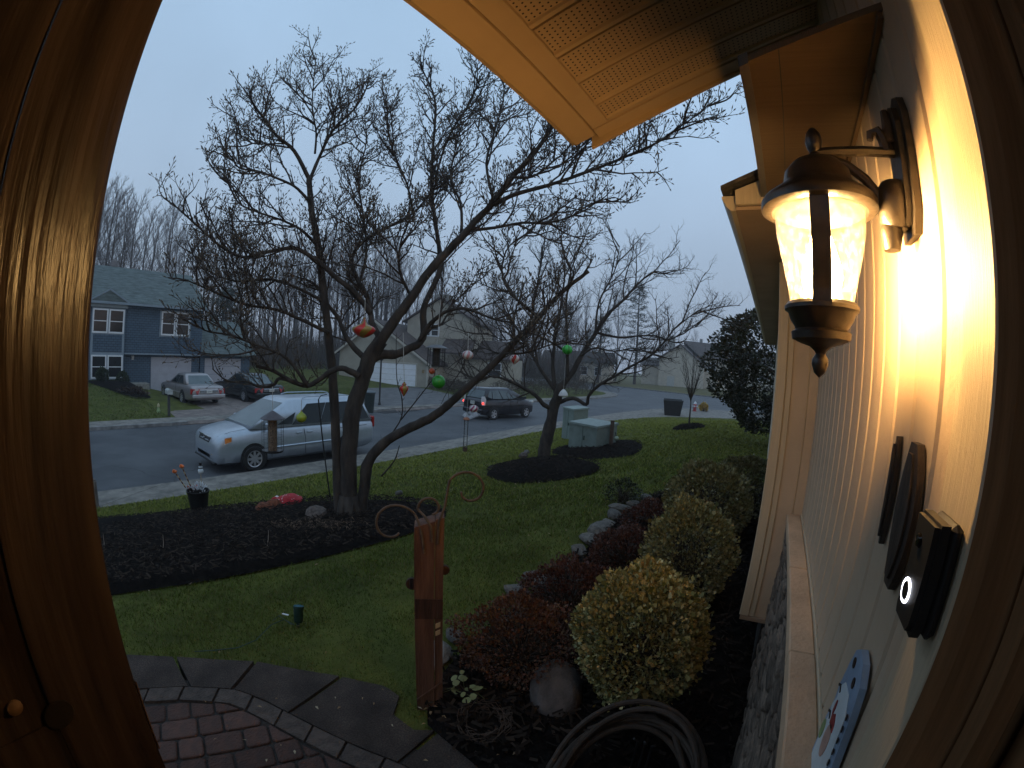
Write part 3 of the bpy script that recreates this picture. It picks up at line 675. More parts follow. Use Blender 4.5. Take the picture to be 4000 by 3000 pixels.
# two tapered dark slats, then the painted winter figure on the stone cap
def leafboard(name, label, yc, zb, zt, wmax, th, x=.2375):
    n = 14; P = []
    for k in range(n+1):
        t = k/n; P.append((yc+wmax*math.sin(PI*(.08+.84*t))**.8*.5, zb+(zt-zb)*t))
    Q = P+[(2*yc-y, z) for y, z in reversed(P)]; mb = MB(); mb.poly([(x, y, z) for y, z in Q], (-th, 0, 0))
    q2 = [(yc+(y-yc)*.62, (zb+zt)/2+(z-(zb+zt)/2)*.86) for y, z in Q]; mb.poly([(x-th-.0006, y, z) for y, z in q2], (-.004, 0, 0))
    return tag(mb.build(name, dwood, loc=(x, yc, zb)), label, 'plaque')
leafboard('wall_plaque', 'slim dark wooden slat hung upright on the cream siding, farther from the doorbell', .825, -.262, -.078, .022, .010)
leafboard('wall_plaque', 'broad dark tapered wooden plaque hung on the siding right behind the doorbell', .715, -.292, -.075, .095, .012)
fg = thing('painted_figure', 'painted wooden winter figure board in white and pale blue on the stone ledge', 'figure board', (.225, .70, -.684))
bl = mat('pale blue paint', (.28, .38, .52), .5, .15, 8, .2); wh = mat('chalky white paint', (.62, .68, .70), .55, .08, 10); rd = mat('red paint', (.30, .04, .04), .5); dk = mat('brown black paint', (.03, .02, .018), .5); pk = mat('skin pink paint', (.5, .32, .26), .5); gn = mat('green paint', (.25, .33, .14), .5)
out = [(.62, -.682), (.78, -.682), (.785, -.60), (.775, -.55), (.78, -.52), (.768, -.47), (.752, -.43), (.725, -.412), (.69, -.418), (.662, -.445), (.648, -.50), (.640, -.54), (.628, -.58)]
FX = .234
MB().poly([(FX, y, z) for y, z in out], (-.012, 0, 0)).build('board', bl, fg)
def paint(name, pts, m, d=.0125, t=.0015): MB().poly([(FX-d, y, z) for y, z in pts], (-t, 0, 0)).build(name, m, fg)
def ell(yc, zc_, a, b, n=12): return [(yc+a*math.cos(2*PI*k/n), zc_+b*math.sin(2*PI*k/n)) for k in range(n)]
paint('white_beard', [(.64, -.68), (.765, -.68), (.772, -.61), (.762, -.575), (.772, -.56), (.758, -.535), (.764, -.515), (.742, -.49), (.70, -.485), (.668, -.51), (.66, -.56), (.648, -.60)], wh)
for y, z in ((.735, -.445), (.700, -.462)): paint('painted_eye', ell(y, z, .008, .010), dk)
paint('face', ell(.715, -.60, .022, .035), pk, .0142); paint('hat', [(.742, -.56), (.735, -.575), (.70, -.57), (.705, -.555), (.722, -.545)], rd, .0142)
paint('mouth', ell(.742, -.545, .005, .016), rd, .0142); paint('mitten', ell(.765, -.615, .012, .022), gn, .0142)
for k in range(7): paint('outline', ell(.658-.003*k, -.50-.022*k, .004, .007, 8), dk, .0142)
for z in (-.515, -.575): paint('outline', [(.775, z), (.760, z+.008), (.748, z), (.75, z-.004), (.76, z+.003), (.772, z-.004)], dk, .0142)

# ---------------------------------------------------------------- front patio: slabs, a curved border course and tumbled pavers
pat = bpy.data.objects.new('patio', None); C.objects.link(pat); pat.location = (-1.2, .3, ZP); tag(pat, kind='structure')
slabm = per_object(mat('exposed aggregate slab', (.072, .054, .044), .8, .4, 120, .8, 200, col2=(.038, .029, .025), spec=.2, mix=(.45, .6)), .1)
pavm = per_object(mat('red grey paver', (.085, .045, .035), .8, .35, 20, .8, 90, col2=(.052, .034, .029), spec=.2), .28)
bordm = per_object(mat('grey border paver', (.062, .045, .036), .8, .3, 20, .8, 90), .14)
MB().poly([(-2.3, -1.4, ZP-.12), (.26, -1.4, ZP-.12), (.26, .93, ZP-.12), (-.9, 1.1, ZP-.12), (-1.6, .9, ZP-.12), (-2.1, .55, ZP-.12), (-2.3, .2, ZP-.12)], (0, 0, .104)).build('sand_bed', mat('joint sand', (.03, .027, .025), .95, .3, 30, .8), pat)
stn = slabm.node_tree; stb = stn.nodes['Principled BSDF']; sts = stb.inputs['Base Color'].links[0].from_socket; stz = stn.nodes.new('ShaderNodeTexNoise'); stz.inputs['Scale'].default_value = 5; stz.inputs['Detail'].default_value = 8; stc = stn.nodes.new('ShaderNodeTexCoord'); sth = stn.nodes.new('ShaderNodeHueSaturation'); stm = stn.nodes.new('ShaderNodeMapRange'); stm.inputs[1].default_value = .35; stm.inputs[2].default_value = .68; stm.inputs[3].default_value = .55; stm.inputs[4].default_value = 1.35
stn.links.new(stc.outputs['Object'], stz.inputs['Vector']); stn.links.new(stz.outputs[0], stm.inputs[0]); stn.links.new(stm.outputs[0], sth.inputs['Value']); stn.links.new(sts, sth.inputs['Color']); stn.links.new(sth.outputs[0], stb.inputs['Base Color'])
arc = [(-2.32, -1.2), (-2.33, -.6), (-2.29, -.2), (-2.2, .2), (-2.08, .45), (-1.92, .66), (-1.76, .74), (-1.59, .79), (-1.22, .89), (-1.03, .95), (-.5, 1.0), (.2, .9)]
arc = resample(arc, 70)
def offarc(d): return off(arc, -d)
outer = [(-2.58, -1.2), (-2.62, -.5), (-2.6, .0), (-2.5, .26), (-2.33, .52), (-2.06, .86), (-1.69, 1.13), (-1.45, 1.26), (-1.30, 1.25), (-1.02, 1.19), (-.72, 1.14), (.23, .99)]
cuts = [0, .17, .30, .40, .475, .62, .78, .91, 1.0]
def sub(pts, u0, u1, n=8):
    R_ = resample(pts, 401); return [R_[int(round((u0+(u1-u0)*k/n)*400))] for k in range(n+1)]
def uof(pts, p):
    R_ = resample(pts, 401); return min(range(401), key=lambda k: (R_[k][0]-p[0])**2+(R_[k][1]-p[1])**2)/400
ci = [uof(arc, q) for q in ((-2.32, -1.2), (-2.28, -.25), (-2.2, .19), (-2.06, .47), (-1.925, .655), (-1.60, .78), (-1.04, .945), (-.6, .99), (.2, .9))]
co = [uof(outer, q) for q in ((-2.58, -1.2), (-2.6, -.25), (-2.52, .22), (-2.35, .5), (-2.06, .86), (-1.66, 1.14), (-1.05, 1.195), (-.66, 1.13), (.23, .99))]
for k in range(len(ci)-1):
    a = sub(arc, ci[k]+.0013, ci[k+1]-.0013); b = sub(outer, co[k]+.0013, co[k+1]-.0013)
    if k == 5: b = sub(outer, co[k]+.0013, uof(outer, (-1.34, 1.255)))+[(-1.27, 1.14), (-1.13, 1.13), (-1.06, 1.19)]
    mb = MB(); mb.poly([(x, y, ZP-.1) for x, y in a+b[::-1]], (0, 0, .1)); mb.build('slab', slabm, pat, loc=(*a[0], ZP))
inn = offarc(.105); Rn = resample(arc, 601); 
arc_o, arc_i = resample(off(arc, -.006), 601), resample(off(arc, -.104), 601)
L_ = sum(math.hypot(b[0]-a[0], b[1]-a[1]) for a, b in zip(arc, arc[1:])); nb = int(L_/.187)
for k in range(nb):
    i0, i1 = int(600*k/nb)+1, int(600*(k+1)/nb)-1; im = (i0+i1)//2
    P = [arc_o[i0], arc_o[im], arc_o[i1], arc_i[i1], arc_i[im], arc_i[i0]]; mb = MB()
    mb.poly([(x, y, ZP-.07) for x, y in P], (0, 0, .068+random.uniform(-.003, .003))); mb.build('border_paver', bordm, pat, loc=(*P[0], ZP))
# tumbled pavers in running rows, rows run from near-left to far-right of the view
lim = [(x, y) for x, y in off(arc, -.112)]+[(.2, -1.2)]
ra = math.atan2(.20, .54); cu, su = math.cos(ra), math.sin(ra)
limnp = lim
def clip(P):
    """trim a paver to the curved border"""
    o = P
    for a, b in zip(lim[:-1], lim[1:-1]):
        n_ = (b[1]-a[1], -(b[0]-a[0])); q = []
        mid = (sum(p[0] for p in P)/len(P), sum(p[1] for p in P)/len(P))
        if (mid[0]-a[0])**2+(mid[1]-a[1])**2 > .06: continue
        for i in range(len(o)):
            p, r_ = o[i], o[(i+1) % len(o)]; dp = (p[0]-a[0])*n_[0]+(p[1]-a[1])*n_[1]; dr_ = (r_[0]-a[0])*n_[0]+(r_[1]-a[1])*n_[1]
            if dp >= 0: q.append(p)
            if dp*dr_ < 0: t = dp/(dp-dr_); q.append((p[0]+(r_[0]-p[0])*t, p[1]+(r_[1]-p[1])*t))
        o = q
        if len(o) < 3: return None
    return o
def chamfer_slab(mb, P, zb, zt, c):
    cx = sum(p[0] for p in P)/len(P); cy = sum(p[1] for p in P)/len(P)
    def sh(d): return [(cx+(x-cx)*(1-d/max(.02, math.hypot(x-cx, y-cy))), cy+(y-cy)*(1-d/max(.02, math.hypot(x-cx, y-cy)))) for x, y in P]
    n = len(P); vs = [(x, y, zb) for x, y in P]+[(x, y, zt-c) for x, y in P]+[(x, y, zt-c*.25) for x, y in sh(c*.8)]+[(x, y, zt) for x, y in sh(c*2.2)]; fs = [tuple(range(3*n, 4*n))]
    for r in range(3):
        for i in range(n): fs.append((r*n+i, r*n+(i+1) % n, (r+1)*n+(i+1) % n, (r+1)*n+i))
    a2 = sum(P[i][0]*P[(i+1) % n][1]-P[(i+1) % n][0]*P[i][1] for i in range(n))
    if a2 < 0: fs = [tuple(reversed(f)) for f in fs]
    mb.add(vs, fs)
rh = .128; cnt = 0
for r_ in range(-12, 16):
    u = -3.2+random.uniform(0, .1)
    while u < 1.6:
        l = random.choice((.118, .118, .175, .175, .178, .12)); g_ = .005; c4 = [(u+g_, r_*rh+g_), (u+l-g_, r_*rh+g_), (u+l-g_, r_*rh+rh-g_), (u+g_, r_*rh+rh-g_)]; u += l
        ch = .012; c8 = []
        for i in range(4):
            p, q, s2 = c4[i-1], c4[i], c4[(i+1) % 4]
            for t in (p, s2): d = math.hypot(t[0]-q[0], t[1]-q[1]); c8.append((q[0]+(t[0]-q[0])*ch/d, q[1]+(t[1]-q[1])*ch/d))
        P = [(-1.2+x*su+y*(-cu), .3+x*cu*1.0+y*su) for x, y in c8]
        mx, my = sum(p[0] for p in P)/8, sum(p[1] for p in P)/8
        if not (-2.5 < mx < .2 and -.75 < my < 1.0): continue
        P = clip(P)
        if not P or len(P) < 3: continue
        ar = abs(sum(P[i][0]*P[(i+1) % len(P)][1]-P[(i+1) % len(P)][0]*P[i][1] for i in range(len(P))))/2
        mx, my = sum(p[0] for p in P)/len(P), sum(p[1] for p in P)/len(P)
        if ar < .0012 or not inside(lim, np.array([mx]), np.array([my]))[0]: continue
        mb = MB(); chamfer_slab(mb, P, ZP-.07, ZP-.004+random.uniform(-.004, .003), .006); mb.build('paver', pavm, pat, loc=(mx, my, ZP)); cnt += 1

# ---------------------------------------------------------------- shrubs in the house bed
def shrub(name, label, c, rad, nleaf, cols, leaf, group='small grey edging stone next to the rusty barberry, second from the post', lump=.12, zs=.95, twigs=60, rough=.45, fill=.72):
    """twiggy frame inside, leaf-sized faces over a lumpy shell"""
    c = Vector(c); t = thing(name, label, 'shrub', c, group)
    rx, ry, rz = rad
    mb = MB()
    for k in range(twigs):
        a = random.uniform(0, 2*PI); e_ = random.uniform(.15, 1.3); q = .93
        d = Vector((math.cos(a)*math.cos(e_)*rx, math.sin(a)*math.cos(e_)*ry, math.sin(e_)*rz*1.75)); p = c+d*q
        mb.tube([c+Vector((random.uniform(-.05, .05), random.uniform(-.05, .05), .0)), c+d*.4+Vector((0, 0, .03)), p], [.008, .005, .002], 4)
    tag(mb.build('stem', mat('shrub twig', (.035, .026, .018), .8), t), kind='stuff')
    n = nleaf; u = RNG.normal(size=(n, 3)); u /= np.linalg.norm(u, axis=1)[:, None]; u[:, 2] = np.where(u[:, 2] < -.75, -u[:, 2], u[:, 2])
    ph = RNG.uniform(0, 6, 6)
    lum = 1+lump*(np.sin(u[:, 0]*5+ph[0])*np.sin(u[:, 1]*5+ph[1])+.6*np.sin(u[:, 2]*7+ph[2])*np.sin(u[:, 0]*9+ph[3]))+.5*lump*np.sin(u[:, 1]*14+ph[4])*np.sin(u[:, 0]*13+ph[5])
    rr = lum*(1-RNG.exponential(.07, n)*(1.0)); rr = np.where(RNG.uniform(size=n) < .035, rr*RNG.uniform(1.02, 1.13, n), rr); gap = np.sin(u[:, 0]*6+ph[1])*np.sin(u[:, 1]*7+ph[3])*np.sin(u[:, 2]*6+ph[5]); rr = np.where(gap > .42, rr*RNG.uniform(.74, .98, n), rr); rr = np.clip(rr, fill*.7, 1.3)
    P = u*rr[:, None]*np.array([rx, ry, rz])+np.array([0, 0, rz*zs])
    # leaf frame: pointing out and up
    out = u+np.array([0, 0, .55])+RNG.normal(0, .45, (n, 3)); out /= np.linalg.norm(out, axis=1)[:, None]
    side = np.cross(out, RNG.normal(size=(n, 3))); side /= np.linalg.norm(side, axis=1)[:, None]; nor = np.cross(out, side)
    l = leaf*(.55+RNG.gamma(3, .17, n))[:, None]; w_ = l*.42
    V = np.stack([P, P+out*l*.5+side*w_+nor*l*.10, P+out*l, P+out*l*.5-side*w_+nor*l*.10], 1).reshape(-1, 3)
    ob = npmesh('foliage', V, np.arange(n*4).reshape(-1, 4), leafmat(label[:28], cols, rough), t)
    tag(ob, kind='stuff'); return t
zb = -1.66
gold = [(.11, .12, .035), (.27, .24, .09), (.39, .34, .14), (.14, .15, .06), (.46, .42, .22), (.29, .20, .08), (.09, .11, .035), (.26, .23, .09)]
olive = [(.075, .09, .035), (.20, .17, .06), (.28, .24, .10), (.11, .12, .045), (.34, .31, .16), (.15, .11, .045)]
p = PZ(2520, 2640, zb); shrub('boxwood', 'nearest round yellow variegated shrub lit by the lantern', (-.40, 1.90, zb+.10), (.305, .305, .335), 17000, gold, .0195, lump=.085)
shrub('boxwood', 'second round olive shrub right behind the yellow variegated one', (-.42, 3.15, zb), (.31, .335, .39), 9500, olive, .022, lump=.10)
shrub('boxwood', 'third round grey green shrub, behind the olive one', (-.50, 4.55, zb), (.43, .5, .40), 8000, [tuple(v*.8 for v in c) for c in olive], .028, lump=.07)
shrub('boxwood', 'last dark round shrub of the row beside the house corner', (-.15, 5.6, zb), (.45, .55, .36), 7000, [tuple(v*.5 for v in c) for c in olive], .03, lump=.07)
red = [(.04, .015, .012), (.075, .025, .017), (.055, .02, .015), (.11, .045, .026), (.028, .017, .014)]
red2 = [(.095, .042, .024), (.11, .038, .022), (.07, .03, .019), (.16, .085, .043), (.04, .022, .016)]
shrub('barberry', 'nearest low rusty red barberry behind the wooden post', (-1.02, 1.85, zb), (.33, .30, .20), 9000, red2, .014, lump=.16, twigs=90)
shrub('barberry', 'low dark red barberry between yellow shrub and edging stones', (-1.05, 2.5, zb), (.30, .36, .19), 7500, red, .014, lump=.16, twigs=80)
shrub('barberry', 'dark maroon barberry spreading left of the olive shrub', (-.95, 3.45, zb), (.32, .46, .16), 6000, red, .016, lump=.16, twigs=80)
shrub('barberry', 'farthest dark red barberry at the end of the stone edging', (-1.0, 4.45, zb), (.3, .5, .15), 4500, red, .018, lump=.16, twigs=70)
shrub('dwarf_shrub', 'tiny dark leafless shrub on the lawn at the far end of the edging', (-1.62, 5.25, gz(-1.62, 5.25)), (.22, .2, .15), 900, [(.02, .03, .012), (.03, .035, .02), (.015, .02, .01)], .02, lump=.2, twigs=60)

# ---------------------------------------------------------------- rough edging stones between bed and lawn
def rock_mesh(k, sub=2, soft=0.):
    rr = random.Random(100+k); bm = bmesh.new(); bmesh.ops.create_icosphere(bm, subdivisions=sub, radius=.5)
    ax = [Vector((rr.gauss(0, 1), rr.gauss(0, 1), rr.gauss(0, 1))).normalized() for _ in range(9)]; dd = [rr.uniform(.30, .46)+soft for _ in ax]
    for v in bm.verts:
        for a, d in zip(ax, dd):
            s = v.co.dot(a)
            if s > d: v.co -= a*(s-d)*.9
        v.co *= rr.uniform(.97, 1.03) if not soft else 1+.02*math.sin(v.co.x*11)*math.sin(v.co.y*9+v.co.z*7)
    me = bpy.data.meshes.new('rock'); bm.to_mesh(me); bm.free(); return me
edgem = per_object(mat('pale fieldstone', (.155, .14, .12), .85, .4, 7, .8, 40, col2=(.075, .067, .06)), .35)
RK = [rock_mesh(k) for k in range(7)]
for m_ in RK: m_.materials.append(edgem)
lab = [(1730, 2560, 'grey edging stone standing close behind the wooden post', .19), (1800, 2490, 'small grey edging stone next to the rusty barberry, second from the post', .11), (2060, 2310, 'small chipped edging stone just beyond the broad pale one', .14), (2140, 2270, 'broad pale edging stone beside the low dark red barberry', .2), (2205, 2240, 'little edging stone below the upright pale stone', .13), (2255, 2210, 'flat edging stone just beyond the longest white stone', .12),
       (2300, 2150, 'upright pale edging stone left of the maroon barberry', .17), (2345, 2110, 'squarish white edging stone in the middle of the row', .2), (2385, 2070, 'longest white edging stone with a cracked top', .25), (2420, 2045, 'edging stone next to last in the row', .16), (2440, 2010, 'pinkish edging stone near the far end of the row', .2), (2470, 1985, 'reddish flat stone last but two in the row', .22), (2520, 1968, 'last edging stone of the row by the tiny leafless shrub', .17), (2565, 1945, None, .2)]
for k, (x, y, l, d) in enumerate(lab):
    p = PZ(x-(22 if k < 2 else 42), y+10, zb); o = bpy.data.objects.new('edging_stone', RK[k % 7]); C.objects.link(o); o.location = (p.x, p.y, zb+.03); o.scale = (d*1.0, d*random.uniform(1.2, 1.6), d*.6); o.rotation_euler = (random.uniform(-.2, .2), random.uniform(-.2, .2), random.uniform(0, 3))
    tag(o, l or 'small pale fieldstone in the stone edging between barberries and lawn', 'stone', 'stone edging of the shrub bed')
bm_ = rock_mesh(55, 4, .085); bm_.materials.append(mat('smooth grey boulder', (.085, .072, .066), .8, .25, 5, .5, 40)); bm_.polygons.foreach_set('use_smooth', [True]*len(bm_.polygons))
o = bpy.data.objects.new('boulder', bm_); C.objects.link(o); o.location = (-.73, 1.72, zb+.06); o.scale = (.27, .36, .25); o.rotation_euler = (.35, .25, .5)
tag(o, 'smooth rounded grey boulder between rusty barberry and yellow shrub', 'boulder')
rockm = mat('brown garden rock', (.13, .10, .085), .85, .35, 6, .7, 40)
for k, (x, y, d, l, pz) in enumerate([(1235, 2050, .30, 'brown rock on the mulch left of the big tree trunk', 0), (1560, 1955, .13, 'small pale rock behind the big trunk at the bed edge', 0), (2042, 1800, .22, 'brown round rock left of the second tree trunk', 0), (2056, 1785, .15, 'white rock beside the second tree trunk', 0), (840, 2008, .0, '', 0)]):
    if not d: continue
    q = ray(x, y); t = 1.36/(-q.z+.1733*q.x) if q.x < 0 else 1; p = q*t
    me = RK[(k*2+1) % 7].copy(); me.materials.clear(); me.materials.append(rockm if 'brown' in l else edgem); o = bpy.data.objects.new('garden_rock', me); C.objects.link(o)
    o.location = (p.x, p.y, gz(p.x, p.y)+.1+d*.15); o.scale = (d, d*1.1, d*.75); tag(o, l, 'rock')

# ---------------------------------------------------------------- wooden post with iron scroll hook
PXY = Vector((-1.205, 1.327, 0)); pu = Vector((.74, .672, 0)).normalized(); pn_ = Vector((.672, -.74, 0)).normalized()   # pu across the view, pn_ towards us
post = thing('wooden_post', 'weathered reddish cedar post with curled iron scrolls on top by the patio', 'post', PXY+Vector((0, 0, -1.66)))
cedar = mat('weathered cedar', (.125, .062, .037), .7, .45, 3.5, .5, 20, stretch=(9, 9, .8), col2=(.06, .024, .014))
cedar2 = mat('dark wet cedar', (.05, .02, .012), .7, .4, 4, .5, 20, stretch=(9, 9, .8))
def board(mb, u0, u1, n0, n1, z0, z1, lean=0, zt2=None):
    P = [PXY+pu*u+pn_*n for u, n in ((u0, n0), (u1, n0), (u1, n1), (u0, n1))]
    zt = [z1, zt2 or z1, zt2 or z1, z1]; vs = [(p.x, p.y, z0) for p in P]+[(p.x+pu.x*lean, p.y+pu.y*lean, z) for p, z in zip(P, zt)]
    return mb.add(vs, [(3, 2, 1, 0), (4, 5, 6, 7), (0, 1, 5, 4), (1, 2, 6, 5), (2, 3, 7, 6), (3, 0, 4, 7)])
mb = MB(); board(mb, -.062, .022, -.045, .045, -1.72, -.690, 0, -.66); mb.build('timber', cedar, post)
mb = MB(); board(mb, .025, .060, -.040, .040, -1.72, -.655, 0, -.645); mb.build('side_board', cedar, post)
mb = MB(); board(mb, -.058, .058, .0455, .050, -1.12, -1.02); mb.build('stain_band', cedar2, post)
mb = MB(); mb.poly([(PXY+pu*u+pn_*.0465+Vector((0, 0, z))) for u, z in ((-.062, -1.60), (.058, -1.487), (.058, -1.475), (-.062, -1.588))], pn_*.006); mb.build('batten', cedar, post)
for z in (-1.157, -1.197):
    mb = MB(); mb.poly([(PXY+pu*u+pn_*.041+Vector((0, 0, z+dz))) for u, dz in ((.028, -.018), (.05, -.006), (.05, .018), (.028, .006))], pn_*.004); mb.build('reflector', mat('pale reflector', (.45, .34, .2), .5), post)
for (u, z, r) in ((-.072, -.97, .028), (.066, -.90, .022)):
    mb = MB(); mb.lathe([(0, -.01), (r, -.008), (r, .008), (0, .01)], PXY+pu*u+Vector((0, 0, z)), 12, pn_); mb.build('side_disc', cedar2, post)
def scroll(pts, r=.0055):
    mb = MB(); mb.tube([PXY+pu*u+pn_*n+Vector((0, 0, z)) for u, z, n in pts], r, 7); mb.build('iron_scroll', mat('rusty iron', (.07, .05, .035), .65, .4, 20, .3), post, smooth=True)
def spiral(c, r0, r1, a0, a1, n=26): return [(c[0]+(r0+(r1-r0)*k/n)*math.cos(a0+(a1-a0)*k/n), c[1]+(r0+(r1-r0)*k/n)*math.sin(a0+(a1-a0)*k/n), .01) for k in range(n+1)]
scroll([(-.02, -.80, .05), (-.03, -.72, .05), (-.045, -.67, .035)]+spiral((-.150, -.70), .105, .038, .55, 5.4))
scroll([(.012, -.75, .05), (.005, -.68, .05), (-.02, -.645, .03)]+spiral((.0, -.615), .05, .03, 3.3, -1.2))
scroll([(.035, -.76, .045), (.038, -.66, .045), (.06, -.60, .03)]+spiral((.155, -.535), .088, .03, 2.7, -2.9))

# ---------------------------------------------------------------- coiled hose on a stand, bottom of the view
hs = thing('garden_hose', 'coil of grey brown garden hose lying in the bed by the patio', 'hose', (-.18, 1.3, -1.66))
hm = mat('grey brown hose', (.045, .032, .024), .65, .2, 30, .1, 60, spec=.2)
ca_ = PZ(2480, 3080, -1.50)
for k in range(6):
    rr = .245+.022*(k % 3)+random.uniform(-.006, .006); zz = -1.60+.034*(k//3)+.06*(k % 2); tl = random.uniform(-.05, .05)
    mb = MB(); n = 44; mb.tube([(-.20+rr*math.cos(a)*1.0, 1.22+rr*math.sin(a), zz+.02+tl*math.cos(a+k)+.20*max(0, math.sin(a))) for a in [2*PI*i/n for i in range(n)]], .0125, 8, closed=True); mb.build('coil', hm, hs, smooth=True)
mb = MB(); mb.tube([(-.42, 1.36, -1.40), (-.3, 1.47, -1.355), (-.2, 1.5, -1.35), (-.1, 1.46, -1.37), (.0, 1.34, -1.45), (.06, 1.2, -1.58)], .0125, 8); mb.build('loose_loop', hm, hs, smooth=True)
mb = MB()
for dx in (-.03, .0, .03): mb.tube([(-.2+dx, 1.445, -1.63), (-.2+dx, 1.44, -1.45), (-.2+dx*1.5, 1.42, -1.42)], .005, 5)
mb.build('hook_stand', blackmetal, hs)

# ---------------------------------------------------------------- little plants and litter by the patio edge
lm = leafmat('pale green leaves', [(.15, .17, .05), (.11, .14, .04), (.20, .21, .09), (.08, .10, .03)], .5)
def disc(mb, c, r, nrm, n=7):
    nrm = Vector(nrm).normalized(); u = nrm.orthogonal(); v = nrm.cross(u); c = Vector(c); mb.add([c+(u*math.cos(2*PI*k/n)+v*math.sin(2*PI*k/n))*r*(1+.25*(k == 0)) for k in range(n)], [tuple(range(n))])
pp = PZ(1815, 2705, -1.62); pl_ = thing('small_plant', 'small trailing plant with round pale green leaves at the post foot', 'plant', pp)
for k in range(15):
    mb = MB(); q = pp+Vector((random.uniform(-.09, .09), random.uniform(-.07, .09), random.uniform(.0, .05))); disc(mb, q, random.uniform(.010, .017), (random.uniform(-.5, .5), random.uniform(-.8, 0), 1)); mb.build('leaf', lm, pl_)
mb = MB()
for k in range(6): a = random.uniform(0, 6.28); mb.tube([pp, pp+Vector((math.cos(a)*.06, math.sin(a)*.06, .03)), pp+Vector((math.cos(a)*.11, math.sin(a)*.11, .01))], .0018, 4)
tag(mb.build('stem', mat('green stem', (.06, .07, .02), .7), pl_), kind='stuff')
dl = leafmat('fallen leaves', [(.22, .12, .06), (.3, .2, .1), (.16, .09, .05), (.35, .3, .2)], .7)
def litter(name, x, y, N, s):
    z = ngz(x, y)+.035; a = RNG.uniform(0, 6.28, N); l = s*RNG.uniform(.5, 1.3, N); w_ = l*.4; dx, dy = np.cos(a)*l, np.sin(a)*l; ex, ey = -np.sin(a)*w_, np.cos(a)*w_; t = RNG.uniform(-.4, .4, N)*l
    V = np.stack([np.c_[x-dx, y-dy, z], np.c_[x+ex, y+ey, z+.004+t*.3], np.c_[x+dx, y+dy, z+abs(t)], np.c_[x-ex, y-ey, z+.008]], 1).reshape(-1, 3)
    return tag(npmesh(name, V, np.arange(N*4).reshape(-1, 4), dl), kind='stuff')
litter('fallen_leaves', RNG.uniform(-1.25, -.1, 60), RNG.uniform(1.2, 2.1, 60), 60, .014)
litter('fallen_leaves', RNG.uniform(-7.5, -3.6, 120), RNG.uniform(.2, 4.2, 120), 120, .02)
litter('fallen_leaves', RNG.uniform(-2.4, -.7, 45), RNG.uniform(.3, 1.3, 45), 45, .011)
litter('fallen_leaves', RNG.uniform(-6.5, -1.6, 90), RNG.uniform(1.2, 9, 90), 90, .02)
# bowl-shaped dead nest of grasses by the post
bw = PZ(1890, 2830, -1.62); bn = MB()
for k in range(90):
    a = random.uniform(0, 6.28); b = a+random.uniform(.4, 1.2); r = random.uniform(.07, .12)
    bn.tube([bw+Vector((math.cos(a)*r, math.sin(a)*r, random.uniform(-.02, .05))), bw+Vector((math.cos((a+b)/2)*r*1.1, math.sin((a+b)/2)*r*1.1, random.uniform(0, .06))), bw+Vector((math.cos(b)*r, math.sin(b)*r, random.uniform(-.02, .05)))], .0022, 3)
tag(bn.build('dried_plant', mat('dry brown stems', (.06, .035, .022), .8), loc=bw), 'dried brown clump of stems in the dark bed between post and hose', 'plant')

# ---------------------------------------------------------------- small spotlight with its cable on the lawn
sp_ = PZ(1165, 2450, gz(-2.35, 1.3)); spl = thing('garden_spotlight', 'small dark green stake spotlight standing in the lawn', 'spotlight', sp_)
gm = mat('dark green plastic', (.012, .035, .028), .45, .2, 8)
mb = MB(); mb.lathe([(.022, .03), (.030, .04), (.033, .12), (.036, .125), (.036, .14), (.02, .142)], sp_, 16, (-.25, .3, 1)); mb.build('head', gm, spl, smooth=True)
mb = MB(); mb.lathe([(0, .1425), (.033, .1425), (.03, .146), (0, .147)], sp_, 16, (-.25, .3, 1)); mb.build('lens', mat('teal lens', (.03, .12, .16), .2, .1), spl)
mb = MB(); mb.tube([sp_+Vector((0, 0, -.05)), sp_+Vector((0, 0, .03))], [.004, .012], 6); mb.build('stake', gm, spl)
mb = MB(); cp = [(1150, 2440), (1110, 2420), (1060, 2440), (1000, 2500), (930, 2530), (840, 2540), (760, 2545)]
mb.tube([PZ(x, y, gz(-2.2, 1.1)+.03) for x, y in cp], .003, 4); mb.tube([PZ(x, y, gz(-2.2, 1.1)+.04) for x, y in [(1140, 2440), (1090, 2405), (1065, 2425)]], .003, 4); mb.build('cable', gm, spl)
tagp = PZ(1115, 2400, gz(-2.4, 1.2)+.04); mb = MB(); mb.box(tagp, (.05, .012, .004), .5); mb.build('tag', white_trim, spl)

# ---------------------------------------------------------------- pot with winter decorations
def onlawn(px, py, dz=0.):
    q = ray(px, py); t = 1.36/(-q.z+.1733*q.x); p = q*t; p.z = gz(p.x, p.y)+dz; return p
pp = onlawn(780, 2004, .03); pot = thing('plant_pot', 'black plastic planter with silver sprays at the mulch bed edge', 'planter', pp)
mb = MB(); mb.lathe([(.125, 0), (.135, .02), (.175, .30), (.185, .31), (.19, .345), (.178, .348), (.172, .30)], pp, 26); mb.build('pot', mat('black pot', (.008, .008, .008), .6, .2, 10), pot, smooth=True)
mb = MB(); mb.lathe([(0, .315), (.172, .31)], pp, 20, cap=False); mb.build('soil', mulchm, pot)
fo = leafmat('silver foil', [(.55, .58, .62), (.75, .78, .8), (.4, .43, .46), (.8, .8, .82)], .25)
mb = MB()
for k in range(80):
    a = random.uniform(0, 6.28); r = random.uniform(0, .17); q = pp+Vector((math.cos(a)*r, math.sin(a)*r, .34+random.uniform(-.01, .09)*(1.2-r*4))); d = Vector((math.cos(a)*r*3, math.sin(a)*r*3, .5)).normalized(); s2 = d.orthogonal().normalized(); l = random.uniform(.03, .06); mb.quad(q, q+d*l*.5+s2*l*.22, q+d*l, q+d*l*.5-s2*l*.22)
sp2 = mb.build('silver_spray', fo, pot); tag(sp2, kind='stuff')
mb = MB()
